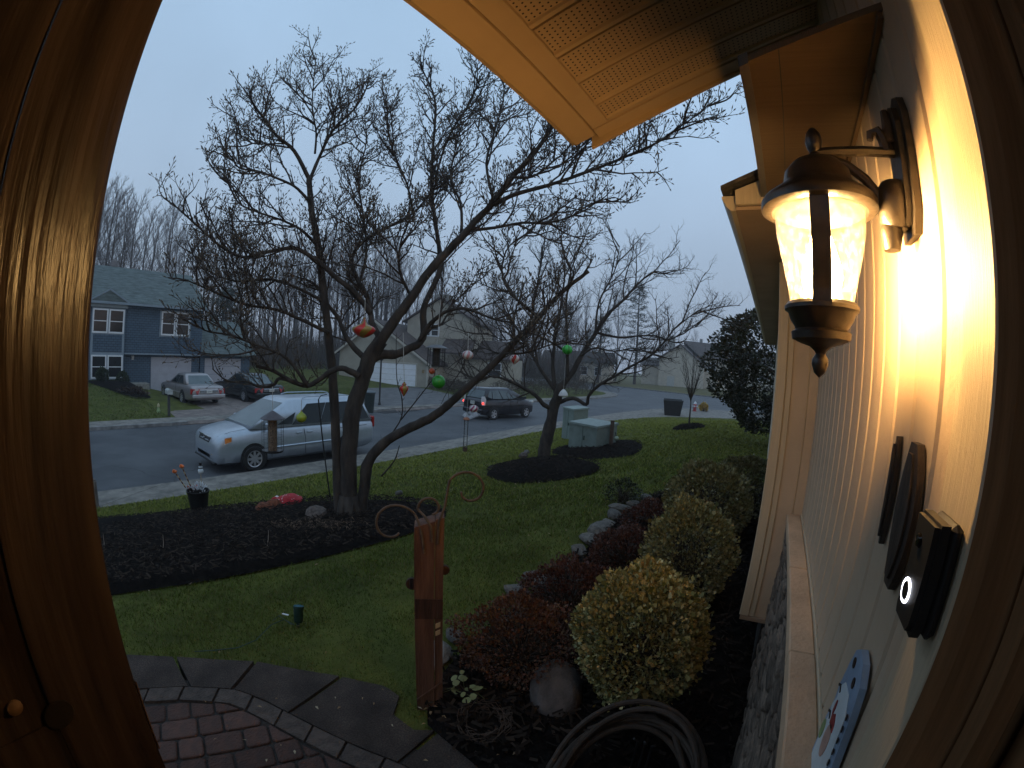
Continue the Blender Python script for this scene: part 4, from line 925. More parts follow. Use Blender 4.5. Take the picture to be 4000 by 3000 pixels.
for k in range(12):
    a = random.uniform(0, 6.28); q = pp+Vector((-.09+math.cos(a)*.03, -.06+math.sin(a)*.05, .35)); d = Vector((math.cos(a)*.5, math.sin(a)*.5, .7)).normalized(); s2 = d.orthogonal(); mb.quad(q, q+d*.035+s2*.012, q+d*.07, q+d*.035-s2*.012)
tag(mb.build('red_spray', mat('red foil', (.55, .09, .05), .35), pot), kind='stuff')
orange = mat('orange plastic', (.75, .16, .03), .45); strip = mat('yellow twist', (.55, .4, .22), .5); strip2 = mat('brown twist', (.16, .06, .03), .5)
r0 = math.hypot(pp.x, pp.y)
for (bx, by, tx, ty, l) in ((725, 1905, 682, 1842, 'orange topped striped stick leaning left in the black planter'), (745, 1900, 710, 1822, 'taller orange topped striped stick in the black planter')):
    a, b = PD(bx, by, r0-.05), PD(tx, ty, r0-.08); t = thing('decorative_stick', l, 'decoration', a)
    for k in range(8):
        mb = MB(); mb.tube([a.lerp(b, k/8), a.lerp(b, (k+1)/8)], .011, 6); mb.build('stick_band', strip if k % 2 else strip2, t)
    mb = MB(); mb.ball(b, .034, (1.3, 1.2, .8), 10); mb.ball(b+Vector((.02, -.02, .022)), .02, n=8); mb.build('orange_top', orange, t, smooth=True)
a = PD(786, 1900, r0); sn = thing('snowman_stake', 'little white snowman on a stake in the black planter', 'decoration', a)
b = PD(784, 1840, r0); hh = (PD(784, 1855, r0)-PD(784, 1805, r0)).length
mb = MB(); mb.ball(b, .046, (1, 1, 1.15), 12); mb.ball(b+Vector((0, 0, .065)), .032, n=12); mb.build('body', wh, sn, smooth=True)
mb = MB(); mb.lathe([(.04, .09), (.04, .096), (.022, .098), (.024, .135), (0, .136)], b, 12); mb.build('hat', black, sn)
mb = MB(); mb.lathe([(.034, .04), (.036, .045), (.034, .05)], b, 12); mb.build('scarf', black, sn)
mb = MB(); mb.tube([a, b+Vector((0, 0, -.04))], .005, 5); mb.build('stake', strip, sn)

# ---------------------------------------------------------------- fallen reindeer decoration on the mulch
p = onlawn(1110, 1990, .06); rd_ = thing('fallen_reindeer', 'collapsed brown and red fabric reindeer decoration lying on the mulch', 'decoration', p)
fur = mat('brown plush', (.17, .05, .022), .95, .4, 20, 1, 60); redf = mat('red fabric with dots', (.38, .014, .02), .8, .2, 30); dot = mat('white dots', (.7, .66, .64), .8)
du_ = (onlawn(1190, 1960)-onlawn(1030, 2005)); ln_ = du_.length; du_.normalize(); dv = Vector((-du_.y, du_.x, 0))
def RP(u, v, z): return p+du_*u*ln_+dv*v+Vector((0, 0, z))
def lump(mb, c, r, sc):
    bm = bmesh.new(); bmesh.ops.create_icosphere(bm, subdivisions=3, radius=r); ang = math.atan2(du_.y, du_.x); M_ = Matrix.Rotation(ang, 3, 'Z')
    ph = random.uniform(0, 6)
    vs = []
    for v in bm.verts: q = v.co*(1+.10*math.sin(v.co.x/r*4+ph)*math.sin(v.co.y/r*5)+.05*math.sin(v.co.z/r*9)); vs.append(c+M_ @ Vector((q.x*sc[0], q.y*sc[1], q.z*sc[2])))
    mb.add(vs, [tuple(v.index for v in f.verts) for f in bm.faces]); bm.free()
mb = MB(); lump(mb, RP(-.47, 0, .05), .10, (1.3, 1, .8)); lump(mb, RP(-.25, -.02, .05), .12, (1.2, 1, .8)); lump(mb, RP(-.58, -.02, .03), .055, (1.2, .8, .8)); lump(mb, RP(-.4, -.12, .04), .05, (1.4, .6, .7)); mb.build('plush_body', fur, rd_, smooth='all')
mb = MB(); lump(mb, RP(.08, -.02, .06), .15, (1.8, 1.2, .62)); lump(mb, RP(-.05, .16, .06), .06, (1.2, .8, .8)); mb.build('red_coat', redf, rd_, smooth='all')
for k in range(22):
    mb = MB(); u, v = random.uniform(-.18, .34), random.uniform(-.17, .09); mb.ball(RP(u, v, .06+.09*math.sqrt(max(.05, 1-((u-.08)/.3)**2-(v/.19)**2))), .009, n=6); mb.build('coat_dot', dot, rd_)
mb = MB(); lump(mb, RP(.26, .12, .07), .075, (1.6, .7, .6)); mb.build('green_scarf', mat('green felt', (.03, .19, .05), .9), rd_, smooth='all')
mb = MB(); lump(mb, RP(.03, .19, .07), .045, (1.2, 1, .8)); mb.build('white_cuff', dot, rd_, smooth='all'); mb = MB(); lump(mb, RP(-.62, -.06, .03), .016, (1, 1, 1)); mb.build('nose', dot, rd_, smooth='all')
mb = MB(); mb.tube([RP(.30, .1, .07), RP(.42, .13, .05), RP(.5, .12, .03)], [.03, .026, .02], 7); mb.build('leg', fur, rd_, smooth=True)
# straw scattered on the mulch
N = 500; x = RNG.normal(0, 1, N); y = RNG.normal(0, 1, N); c0 = onlawn(1190, 2090); X_ = c0.x+x*.28+y*.05; Y_ = c0.y+x*.12+y*.16
V = []; a = RNG.uniform(0, PI, N); l = RNG.uniform(.02, .07, N); z = ngz(X_, Y_)+.12+RNG.uniform(0, .02, N)
V = np.stack([np.c_[X_-np.cos(a)*l, Y_-np.sin(a)*l, z], np.c_[X_+np.cos(a)*l, Y_+np.sin(a)*l, z+.01], np.c_[X_+np.cos(a)*l+.003, Y_+np.sin(a)*l+.004, z+.012]], 1).reshape(-1, 3)
tag(npmesh('straw', V, np.arange(N*3).reshape(-1, 3), leafmat('dry straw', [(.16, .1, .06), (.22, .14, .09), (.1, .06, .04)], .8)), kind='stuff')
# shepherd pole by the big tree, low stump posts at the left
a = onlawn(1293, 1965); b = PD(1244, 1560, math.hypot(a.x, a.y)); sh = MB(); sh.tube([a, a.lerp(b, .5), b], .011, 6); sh.tube([b, b+Vector((.02, .03, .06)), b+Vector((.08, .1, .08))], .007, 5)
tag(sh.build('garden_pole', blackmetal, loc=a), 'thin dark metal pole standing just left of the big tree trunk', 'pole')
for (x, y, yt, l, r) in ((372, 1985, 1870, 'weathered grey wooden stump post by the pavement at far left', .085),):
    p = onlawn(x, y, -.02); h = (PD(x, y, 8)-PD(x, yt, 8)).length*math.hypot(p.x, p.y)/8
    mb = MB(); mb.lathe([(r*.9, 0), (r, h*.4), (r*.95, h*.93), (r*.7, h), (0, h)], p, 10); tag(mb.build('stump_post', mat('grey weathered wood', (.16, .14, .12), .9, .4, 5, .7, 30, stretch=(6, 6, 1)), loc=p), l, 'post')
for (x, y, l) in ((1045, 2170, 'bare pale seedling stem standing in the mulch near the bed front'), (410, 2180, 'bare pale twig standing in the mulch at the far left'), (640, 2185, 'forked pale seedling stem in the middle of the mulch bed')):
    p = onlawn(x, y, .08); mb = MB(); mb.tube([p, p+Vector((.01, .02, .1)), p+Vector((.03, .02, .2))], [.005, .004, .002], 5); mb.tube([p, p+Vector((-.05, .0, .06))], [.004, .002], 5); tag(mb.build('seedling', mat('pale twig', (.3, .25, .2), .8), loc=p), l, 'plant')

# ---------------------------------------------------------------- branch growing
bark = mat('grey brown bark', (.066, .051, .041), .9, .45, 9, 1, 45, stretch=(1, 1, .35), col2=(.02, .017, .015))
twigm = mat('dark twigs', (.055, .041, .034), .85, .3, 20)
budm = mat('magnolia buds', (.10, .075, .05), .7, .3, 20)
def rndv(): 
    v = Vector((random.gauss(0, 1), random.gauss(0, 1), random.gauss(0, 1))); return v.normalized()
def grow(mb, p, d, L_, r, segs, wig, up, n=3):
    pts = [p.copy()]; q = p.copy(); d = d.normalized()
    for k in range(segs):
        d = (d+rndv()*wig+Vector((0, 0, up))).normalized(); q = q+d*(L_/segs); pts.append(q.copy())
    mb.tube(pts, [max(.0018, r*(1-.66*k/segs)) for k in range(segs+1)], n, cap=False); return pts, d
def sidedir(t, spread, up):
    a = t.orthogonal().normalized(); a = Matrix.Rotation(random.uniform(0, 2*PI), 3, t.normalized()) @ a
    return (t.normalized()*math.cos(spread)+a*math.sin(spread)+Vector((0, 0, up))).normalized()
def bud(mb, p, d, l, r):
    d = d.normalized(); u = d.orthogonal().normalized(); v = d.cross(u); vs = [p-d*l*.1]
    for k in range(4): a = PI/2*k; vs.append(p+d*l*.38+(u*math.cos(a)+v*math.sin(a))*r)
    vs.append(p+d*l); mb.add(vs, [(0, 2, 1), (0, 3, 2), (0, 4, 3), (0, 1, 4), (5, 1, 2), (5, 2, 3), (5, 3, 4), (5, 4, 1)])
def twigs_on(mb, bb, pts, rad, lv, step, L0, up, spr=(.6, 1.15), budl=.0, start=.0):
    acc = step*random.random(); tot = 0
    for a, b in zip(pts, pts[1:]):
        l = (b-a).length
        while acc < l:
            t = acc/l; p = a.lerp(b, t); acc += step*random.uniform(.6, 1.4)
            d = sidedir(b-a, random.uniform(*spr), up)
            L_ = L0*random.uniform(.55, 1.25); r = rad*random.uniform(.7, 1.05)
            q, dd = grow(mb, p, d, L_, r, 4 if lv > 1 else 3, .22, up*.55, 4 if lv > 1 else 3)
            if lv > 0: twigs_on(mb, bb, q, r*.55, lv-1, step*.62, L0*.46, up, spr, budl)
            if budl: bud(bb, q[-1], dd, budl*random.uniform(.7, 1.3), budl*.17)
        acc -= l
def limb(mb, P, r0, r1, n=10, wob=.012):
    """smooth limb through surveyed points"""
    pts = []; m = len(P)
    for i in range(m-1):
        p0, p1, p2, p3 = P[max(0, i-1)], P[i], P[i+1], P[min(m-1, i+2)]
        for k in range(4):
            t = k/4; pts.append(.5*((2*p1)+(p2-p0)*t+(2*p0-5*p1+4*p2-p3)*t*t+(3*p1-p0-3*p2+p3)*t**3)+rndv()*wob*r0/.1*.5)
    pts.append(P[-1]); N = len(pts)
    rad = [r0+(r1-r0)*(k/(N-1))**.85 for k in range(N)]; mb.tube(pts, [r*random.uniform(.93, 1.07) for r in rad], n); return pts, rad

# ---------------------------------------------------------------- the magnolia in the front lawn
mg = thing('magnolia_tree', 'large bare magnolia with many limbs and buds in the left mulch bed', 'tree', onlawn(1365, 2030, -.02))
D0 = math.hypot(mg.location.x, mg.location.y)
wood = MB(); tw = MB(); bd = MB(); limbs = []
def ml(pts, r0, r1, n=10, main=True):
    P = [PD(x, y, D0+dz) for x, y, dz in pts]; q, rad = limb(wood, P, r0, r1, n); limbs.append((q, rad)); return q
def arc_pts(pts, dz0, dz1): return [(x, y, dz0+(dz1-dz0)*k/(len(pts)-1)) for k, (x, y) in enumerate(pts)]
# trunk stems
ml(arc_pts([(1368, 2070), (1362, 1960), (1362, 1800), (1372, 1650), (1392, 1560), (1424, 1457), (1444, 1393), (1489, 1330)], 0, 0), .118, .088, 14)
ml(arc_pts([(1330, 2060), (1322, 1900), (1312, 1700), (1302, 1500), (1285, 1320), (1262, 1120), (1242, 960), (1214, 800), (1208, 690)], .0, .35), .074, .038, 12)
ml(arc_pts([(1400, 2050), (1425, 1900), (1440, 1800), (1516, 1719), (1607, 1669), (1697, 1624), (1765, 1570), (1833, 1507), (1901, 1448), (1968, 1380), (2036, 1308), (2104, 1240), (2163, 1172), (2230, 1110), (2300, 1060)], 0, -.6), .080, .020, 12)
# root flare
for a in range(7):
    an = a*.9+.2; b0 = mg.location+Vector((0, 0, .25)); wood.tube([b0+Vector((math.cos(an)*.07, math.sin(an)*.07, .10)), b0+Vector((math.cos(an)*.14, math.sin(an)*.14, -.14)), b0+Vector((math.cos(an)*.22, math.sin(an)*.22, -.26))], [.07, .055, .03], 7)
big = [
 (arc_pts([(1444, 1393), (1489, 1330), (1543, 1249), (1607, 1163), (1675, 1062), (1740, 990), (1802, 928), (1870, 850), (1929, 789), (2000, 692), (2060, 630), (2115, 560), (2165, 480)], 0, -.9), .085, .022),
 (arc_pts([(1440, 1410), (1489, 1384), (1543, 1384), (1598, 1362), (1652, 1321), (1655, 1208), (1693, 1118), (1722, 1040), (1714, 960), (1701, 865), (1684, 706), (1700, 453), (1694, 371), (1668, 310), (1638, 250)], 0, .5), .078, .007),
 (arc_pts([(1640, 1330), (1672, 1275), (1697, 1249), (1742, 1217), (1810, 1204), (1878, 1226), (1940, 1250), (2010, 1260)], -.05, -.7), .038, .009),
 (arc_pts([(1640, 1325), (1688, 1280), (1724, 1267), (1747, 1231), (1800, 1190)], 0, .3), .03, .008),
 (arc_pts([(1929, 800), (2010, 760), (2100, 735), (2180, 712), (2270, 680), (2350, 650), (2420, 622), (2500, 588), (2570, 555), (2640, 505), (2700, 465), (2800, 385)], -.6, -1.5), .034, .006),
 (arc_pts([(1830, 900), (1930, 890), (2040, 870), (2120, 872), (2220, 850), (2300, 800), (2400, 770)], -.4, -.9), .026, .006),
 (arc_pts([(1426, 1400), (1381, 1357), (1345, 1303), (1322, 1244), (1281, 1190), (1240, 1120), (1190, 1090)], .05, .5), .045, .016),
 (arc_pts([(1400, 1470), (1381, 1457), (1336, 1439), (1290, 1452), (1245, 1484), (1200, 1507), (1140, 1490), (1070, 1450), (1000, 1430)], -.1, -.2), .05, .02),
 (arc_pts([(1150, 1492), (1092, 1478), (1065, 1506), (1010, 1510), (960, 1490), (888, 1488), (830, 1440)], -.2, .1), .03, .008),
 (arc_pts([(1448, 1225), (1391, 1149), (1315, 1086), (1252, 1029), (1188, 985), (1138, 969), (1043, 985), (954, 1004), (885, 978), (821, 928), (745, 858), (700, 820), (672, 790)], .1, -.3), .045, .007),
 (arc_pts([(1489, 1330), (1452, 1260), (1448, 1225), (1430, 1150), (1390, 1080), (1375, 1010), (1423, 940), (1524, 883), (1613, 833), (1676, 760), (1720, 690)], 0, .6), .05, .01),
 (arc_pts([(1208, 700), (1150, 590), (1080, 530), (1045, 480), (1000, 420), (975, 380)], .35, .1), .034, .008),
 (arc_pts([(1212, 700), (1245, 620), (1300, 510), (1380, 430), (1420, 370), (1442, 310)], .35, .5), .034, .007),
 (arc_pts([(1230, 600), (1235, 520), (1220, 420), (1225, 320), (1234, 225)], .4, .5), .02, .005),
 (arc_pts([(1208, 789), (1163, 738), (1106, 706), (1005, 668), (935, 656), (904, 611), (872, 580)], .35, .0), .026, .006),
 (arc_pts([(1110, 560), (1068, 561), (992, 561), (929, 529), (904, 512)], .3, .1), .014, .004),
 (arc_pts([(1238, 960), (1180, 900), (1100, 860), (1010, 830), (930, 790), (890, 700)], .3, -.2), .026, .006),
 (arc_pts([(1700, 700), (1739, 567), (1790, 470), (1840, 396), (1862, 330), (1866, 262)], .5, .2), .02, .005),
 (arc_pts([(1929, 789), (1900, 640), (1930, 520), (1960, 420), (1975, 330)], -.5, -.2), .024, .006),
 (arc_pts([(1802, 928), (1800, 800), (1760, 700), (1780, 580), (1810, 470)], -.2, .4), .024, .006),
 (arc_pts([(1613, 833), (1590, 720), (1540, 600), (1510, 480), (1500, 390)], .5, .7), .022, .005),
 (arc_pts([(1390, 1149), (1430, 1000), (1420, 850), (1400, 700), (1430, 560), (1425, 450)], .2, .9), .026, .006),
 (arc_pts([(1285, 1300), (1180, 1250), (1080, 1210), (960, 1190), (860, 1150), (790, 1120), (720, 1090)], .1, -.4), .03, .007),
 (arc_pts([(1270, 1180), (1150, 1120), (1050, 1090), (930, 1100), (820, 1060), (740, 980)], .2, .3), .026, .007),
 (arc_pts([(1200, 1507), (1120, 1400), (1010, 1350), (900, 1310), (800, 1290), (740, 1240)], -.2, -.6), .026, .006),
 (arc_pts([(1607, 1163), (1560, 1050), (1570, 930), (1620, 830)], -.1, -.6), .022, .006),
 (arc_pts([(2104, 1240), (2000, 1150), (1960, 1060), (1990, 960), (2080, 900)], -.5, -.2), .024, .006),
 (arc_pts([(1968, 1380), (2040, 1380), (2110, 1360), (2200, 1330)], -.4, -.8), .018, .005),
 (arc_pts([(1460, 1780), (1560, 1650), (1570, 1560), (1550, 1480), (1548, 1300)], -.02, -.2), .012, .004),
 (arc_pts([(1566, 1640), (1630, 1560), (1690, 1480), (1700, 1440)], -.05, -.2), .010, .004),
 (arc_pts([(1490, 1860), (1540, 1800), (1560, 1740)], -.1, -.2), .014, .005),
 (arc_pts([(2000, 692), (2080, 690), (2150, 640), (2210, 590)], -.8, -.6), .022, .006),
]
thin = []
for k, (pts, r0, r1) in enumerate(big):
    q = ml(pts, r0*.88, r1, 8)
    thin.append((q, r0, r1, k))
wood.build('trunk', bark, mg, smooth='all')
def mids(q, s0, step, L0_, r):
    acc = step*random.random(); NQ = len(q)
    for i_, (a, b) in enumerate(zip(q[s0:], q[s0+1:])):
        L0 = L0_*(1.08-.70*(i_+s0)/NQ)
        l = (b-a).length
        while acc < l:
            p = a.lerp(b, acc/l); acc += step*random.uniform(.7, 1.3); d = sidedir(b-a, random.uniform(.6, 1.1), .12)
            m_, _ = grow(tw, p, d, L0*random.uniform(.6, 1.3), r, 6, .20, .07, 5)
            twigs_on(tw, bd, m_[1:], .0088, 2, .125, .18+.22*L0, .20, budl=.046)
        acc -= l
for q, r0, r1, k in thin:
    if k in (28, 29, 30): twigs_on(tw, bd, q, .004, 1, .2, .14, .12, budl=.0); continue
    N = len(q); s0 = int(N*(.5 if r0 > .07 else .22))
    mids(q, s0, .135 if k not in (2, 3, 7, 8) else (.30 if k < 7 else .6), .82 if k not in (7, 8) else .45, .013)
    h_ = s0+int((N-s0)*.55); twigs_on(tw, bd, q[s0:h_], .012, 2, .15, .36, .18, budl=.046); twigs_on(tw, bd, q[h_:], .010, 2, .12, .21, .18, budl=.046)
for q, rad in limbs[1:3]:
    N = len(q); mids(q, int(N*.6), .35, .7, .014); twigs_on(tw, bd, q[int(N*.6):], .010, 2, .2, .36, .15, budl=.042)
t_ = tw.build('branches', twigm, mg); b_ = bd.build('buds', budm, mg); tag(b_, kind='stuff'); tag(t_, kind='stuff')

# ---------------------------------------------------------------- second, smaller tree
p2 = onlawn(2130, 1795, 0); D2 = math.hypot(p2.x, p2.y)
t2 = thing('crabapple_tree', 'smaller spreading bare tree in the round mulch ring beyond the magnolia', 'tree', p2)
wood = MB(); tw = MB(); limbs = []
D0_ = D0; D0 = D2
two = [
 (arc_pts([(2124, 1810), (2130, 1740), (2149, 1660), (2163, 1592), (2180, 1545), (2194, 1502)], 0, 0), .165, .10, 0),
 (arc_pts([(2170, 1600), (2127, 1583), (2090, 1543), (2036, 1511), (1991, 1489), (1930, 1470), (1860, 1478), (1790, 1450)], 0, -.6), .06, .012, 1),
 (arc_pts([(2176, 1560), (2163, 1480), (2160, 1400), (2172, 1300), (2190, 1200), (2205, 1080), (2200, 960)], 0, .4), .06, .010, 1),
 (arc_pts([(2190, 1510), (2235, 1457), (2271, 1389), (2325, 1303), (2371, 1231), (2429, 1177), (2497, 1104), (2560, 1060), (2612, 1085)], 0, .2), .075, .008, 1),
 (arc_pts([(2185, 1572), (2240, 1555), (2290, 1580), (2300, 1545), (2344, 1502), (2407, 1466), (2475, 1425), (2542, 1389), (2588, 1344), (2642, 1276), (2690, 1240), (2740, 1205)], 0, -.4), .05, .008, 1),
 (arc_pts([(2330, 1300), (2420, 1318), (2497, 1312), (2560, 1312), (2619, 1326), (2680, 1290), (2745, 1270)], .1, .4), .03, .006, 1),
 (arc_pts([(2217, 1480), (2215, 1321), (2212, 1186), (2230, 1060), (2270, 960)], 0, -.5), .045, .008, 1),
 (arc_pts([(2180, 1540), (2110, 1440), (2060, 1350), (2000, 1250), (1960, 1150)], 0, .5), .05, .01, 1),
 (arc_pts([(2205, 1370), (2140, 1330), (2060, 1300), (1980, 1330), (1900, 1300)], -.1, -.5), .028, .007, 1),
 (arc_pts([(2271, 1389), (2320, 1360), (2400, 1372), (2480, 1360), (2560, 1390)], 0, -.5), .026, .006, 1),
 (arc_pts([(2325, 1303), (2340, 1180), (2400, 1060), (2420, 960)], .1, .5), .03, .007, 1),
 (arc_pts([(2100, 1430), (2080, 1250), (2100, 1100), (2120, 980)], .2, .6), .03, .007, 1),
 (arc_pts([(2060, 1350), (1960, 1380), (1880, 1360), (1800, 1390)], .3, .2), .024, .006, 1),
]
def mid2(q):
    acc = .2
    for a, b in zip(q, q[1:]):
        l = (b-a).length
        while acc < l:
            p = a.lerp(b, acc/l); acc += .22*random.uniform(.7, 1.3); m_, _ = grow(tw, p, sidedir(b-a, random.uniform(.5, 1.0), .1), random.uniform(.6, 1.3), .018, 6, .18, .06, 5); twigs_on(tw, tw, m_[1:], .009, 2, .16, .42, .14)
        acc -= l
for pts, r0, r1, t in two:
    q = ml(pts, r0, r1, 10)
    if t: mid2(q[int(len(q)*.25):]); twigs_on(tw, tw, q[int(len(q)*.25):], .011, 2, .2, .6, .10, spr=(.5, 1.1))
wood.build('trunk', bark, t2, smooth='all'); tag(tw.build('branches', twigm, t2), kind='stuff')
D0 = D0_

# ---------------------------------------------------------------- sapling at the corner of the lawn
ps = onlawn(2690, 1668, .1); ps = PD(2690, 1668, 14.6); Ds = 14.6
ps.z = gz(ps.x, ps.y)+.1
sp = thing('sapling', 'young bare tree in a small mulch mound near the street corner', 'tree', ps)
wood = MB(); tw = MB(); tp = PD(2688, 1450, Ds)
grow(wood, ps-Vector((0, 0, .1)), Vector((0, 0, 1)), 1.0, .035, 4, .02, .3, 7)
base = ps+Vector((0, 0, .85)); 
for k in range(9):
    a = k*2.4; d = Vector((math.cos(a)*.35, math.sin(a)*.35, 1)); q, _ = grow(wood, base+Vector((0, 0, random.uniform(-.1, .15))), d, random.uniform(1.0, 1.55), .017, 5, .07, .14, 4); twigs_on(tw, tw, q, .006, 1, .13, .34, .2, spr=(.3, .7))
wood.build('trunk', bark, sp); tag(tw.build('branches', twigm, sp), kind='stuff')

# ---------------------------------------------------------------- the evergreen by the house corner
eg = [(.012, .02, .010), (.022, .03, .013), (.035, .042, .02), (.015, .022, .012), (.05, .05, .032)]
ce = PD(2985, 1450, 11.5); ev = thing('evergreen_tree', 'dense dark broadleaf evergreen rising beside the house corner on the right', 'tree', (ce.x+.45, ce.y, gz(ce.x+.45, ce.y)))
n = 26000; base = np.array([ce.x+.45, ce.y, -1.7]); ztop = PD(2975, 1195, 11.5).z+.15; zbot = PD(2900, 1680, 11.5).z
h = RNG.uniform(0, 1, n)**.85; prof = 1.62*np.sin(np.pi*np.clip(.10+.80*(1-h)**.9, 0, 1))**.75*np.where(h > .8, (1-h)/.2*.75+.25, 1)
a = RNG.uniform(0, 2*PI, n); lum = 1+.16*np.sin(a*5+h*9)+.12*np.sin(a*9-h*17)
r = prof*lum*np.clip(1-RNG.exponential(.10, n), .25, 1)+RNG.normal(0, .04, n)
P = np.c_[base[0]+np.cos(a)*r, base[1]+np.sin(a)*r, zbot+(ztop-zbot)*h]
out = np.c_[np.cos(a), np.sin(a), np.full(n, .35)]+RNG.normal(0, .55, (n, 3)); out /= np.linalg.norm(out, axis=1)[:, None]
side = np.cross(out, RNG.normal(size=(n, 3))); side /= np.linalg.norm(side, axis=1)[:, None]; l = .11*RNG.uniform(.6, 1.2, n)[:, None]; nor = np.cross(out, side)
V = np.stack([P, P+out*l*.5+side*l*.24+nor*l*.08, P+out*l, P+out*l*.5-side*l*.24+nor*l*.08], 1).reshape(-1, 3)-np.array(ev.location)
tag(npmesh('crown', V, np.arange(n*4).reshape(-1, 4), leafmat('broadleaf evergreen leaves', eg, .35), ev), kind='stuff')
mb = MB(); mb.tube([Vector(ev.location)-Vector((0, 0, .1)), Vector(ev.location)+Vector((.05, 0, 1.5)), Vector(ev.location)+Vector((0, 0, 4))], [.16, .13, .05], 9)
for k in range(24):
    z = random.uniform(zbot, ztop-.8); a = random.uniform(0, 6.28); q = Vector((base[0], base[1], z)); mb.tube([q, q+Vector((math.cos(a)*.6, math.sin(a)*.6, .2)), q+Vector((math.cos(a)*1.2, math.sin(a)*1.2, .25))], [.04, .025, .01], 5)
mb.build('trunk', bark, ev)

# ---------------------------------------------------------------- ornaments hanging in the trees
def shiny(name, c, r=.3): return mat(name, c, r, .12, 14, spec=.6)
ored, ogold, ogreen, owhite, odark, oyel, orange2 = shiny('ornament red', (.55, .03, .02)), shiny('ornament olive gold', (.30, .20, .04), .35), shiny('ornament green', (.03, .30, .025), .25), shiny('ornament white', (.65, .62, .6)), shiny('ornament dark', (.03, .02, .02)), shiny('ornament lime', (.32, .38, .03)), shiny('ornament orange', (.55, .09, .03), .35)
opink = shiny('ornament pink', (.55, .25, .25))
def ornament(px, py, hpx, prof, label, mats, D, stripes=0, string_to=None, tiltn=0, name='hanging_ornament', cat='ornament'):
    """lathed ornament; profile in units of its height; vertical wedges painted in turn; a string up to the branch"""
    c = PD(px, py, D); H = hpx/1760*(c.length); t = thing(name, label, cat, c)
    N = 24; P = [(r*H, z*H) for r, z in prof]
    if stripes:
        for j in range(stripes):
            mb = MB(); per = N//stripes; vs = []; fs = []
            for r, z in P:
                for k in range(per+1):
                    a = 2*PI*(j*per+k)/N + z/H*tiltn; vs.append(c+Vector((r*math.cos(a), r*math.sin(a), z)))
            for i in range(len(P)-1):
                for k in range(per): o = i*(per+1)+k; fs.append((o, o+1, o+per+2, o+per+1))
            mb.add(vs, fs); mb.build('stripe', mats[j % len(mats)], t, smooth='all')
    else:
        mb = MB(); mb.lathe(P, c, N); mb.build('bauble', mats[0], t, smooth='all')
    top = P[-1][1] if P[-1][1] > P[0][1] else P[0][1]
    mb = MB(); mb.lathe([(H*.07, top-H*.02), (H*.07, top+H*.05), (0, top+H*.06)], c, 10); mb.build('cap', ogold, t)
    if string_to:
        b = PD(string_to[0], string_to[1], D); mb = MB(); mb.tube([c+Vector((0, 0, top+H*.03)), b], .0035, 4); mb.build('hanging_string', stringm, t)
    return t
sph = [(.0, -.5), (.2, -.46), (.35, -.355), (.46, -.2), (.5, 0), (.46, .2), (.35, .355), (.2, .46), (.04, .5)]
onion = [(.0, -.42), (.12, -.40), (.30, -.33), (.52, -.18), (.62, -.02), (.58, .10), (.40, .20), (.2, .28), (.12, .36), (.08, .46), (.05, .58)]
drop = [(0, -.5), (.06, -.42), (.17, -.2), (.26, 0), (.29, .12), (.24, .22), (.14, .28), (.10, .31), (.15, .36), (.12, .43), (.03, .5)]
Dn = D0-.35
ornament(1421, 1288, 74, onion, 'wide red and olive onion shaped ornament hanging highest near the big fork', [ored, ogold], Dn, 8, (1427, 1165), 1.6)
ornament(1578, 1522, 54, [(r*1.15, z*1.0) for r, z in drop], 'red and gold teardrop ornament hanging low in front of the driveway', [ored, ogold], Dn+.1, 6, (1575, 1300))
ornament(1687, 1450, 24, sph, 'small plain orange ball under the dark caged feeder', [orange2], Dn+.1, 0, (1685, 1432))
gb = ornament(1713, 1491, 54, sph, 'big shiny plain green ball beneath the small orange one', [ogreen], Dn, 0, (1715, 1440))
ornament(1827, 1387, 40, [(r*1.1, z*.9) for r, z in sph], 'pink and white petalled ball hanging right of the caged feeder', [opink, owhite], Dn, 12, (1830, 1300), .6)
ornament(2010, 1402, 42, [(0, -.55), (.12, -.42), (.38, -.2), (.46, 0), (.42, .18), (.25, .36), (.06, .48)], 'red ball with white stripes hanging above the slanting limb', [ored, owhite], D0-.1, 8, (2012, 1372), 1.2)
ornament(1850, 1596, 34, [(r*1.1, z*.85) for r, z in sph], 'purple red and white swirl ball hanging in front of the dark hatchback', [owhite, shiny('ornament purple', (.28, .03, .10))], D0-.3, 12, (1848, 1570), 1.5)
ornament(2216, 1366, 40, [(r*1.05, z*.95) for r, z in sph], 'bright green ball of the two ornaments in the second tree', [ogreen, shiny('ornament bright green', (.04, .45, .05))], D2-.25, 12, (2217, 1330))
ornament(2201, 1532, 30, [(.62, -.5), (.60, -.35), (.48, -.05), (.30, .2), (.12, .36), (.04, .42)], 'white dotted bell shaped ornament hanging low in the second tree', [owhite], D2-.3, 0, (2209, 1400))
ornament(1177, 1628, 44, [(0, -.5), (.14, -.48), (.34, -.36), (.46, -.15), (.46, .02), (.34, .2), (.16, .34), (.08, .44), (.04, .5)], 'lime yellow glass bulb hanging in front of the silver minivan', [oyel], D0-.2, 0, (1178, 1560))
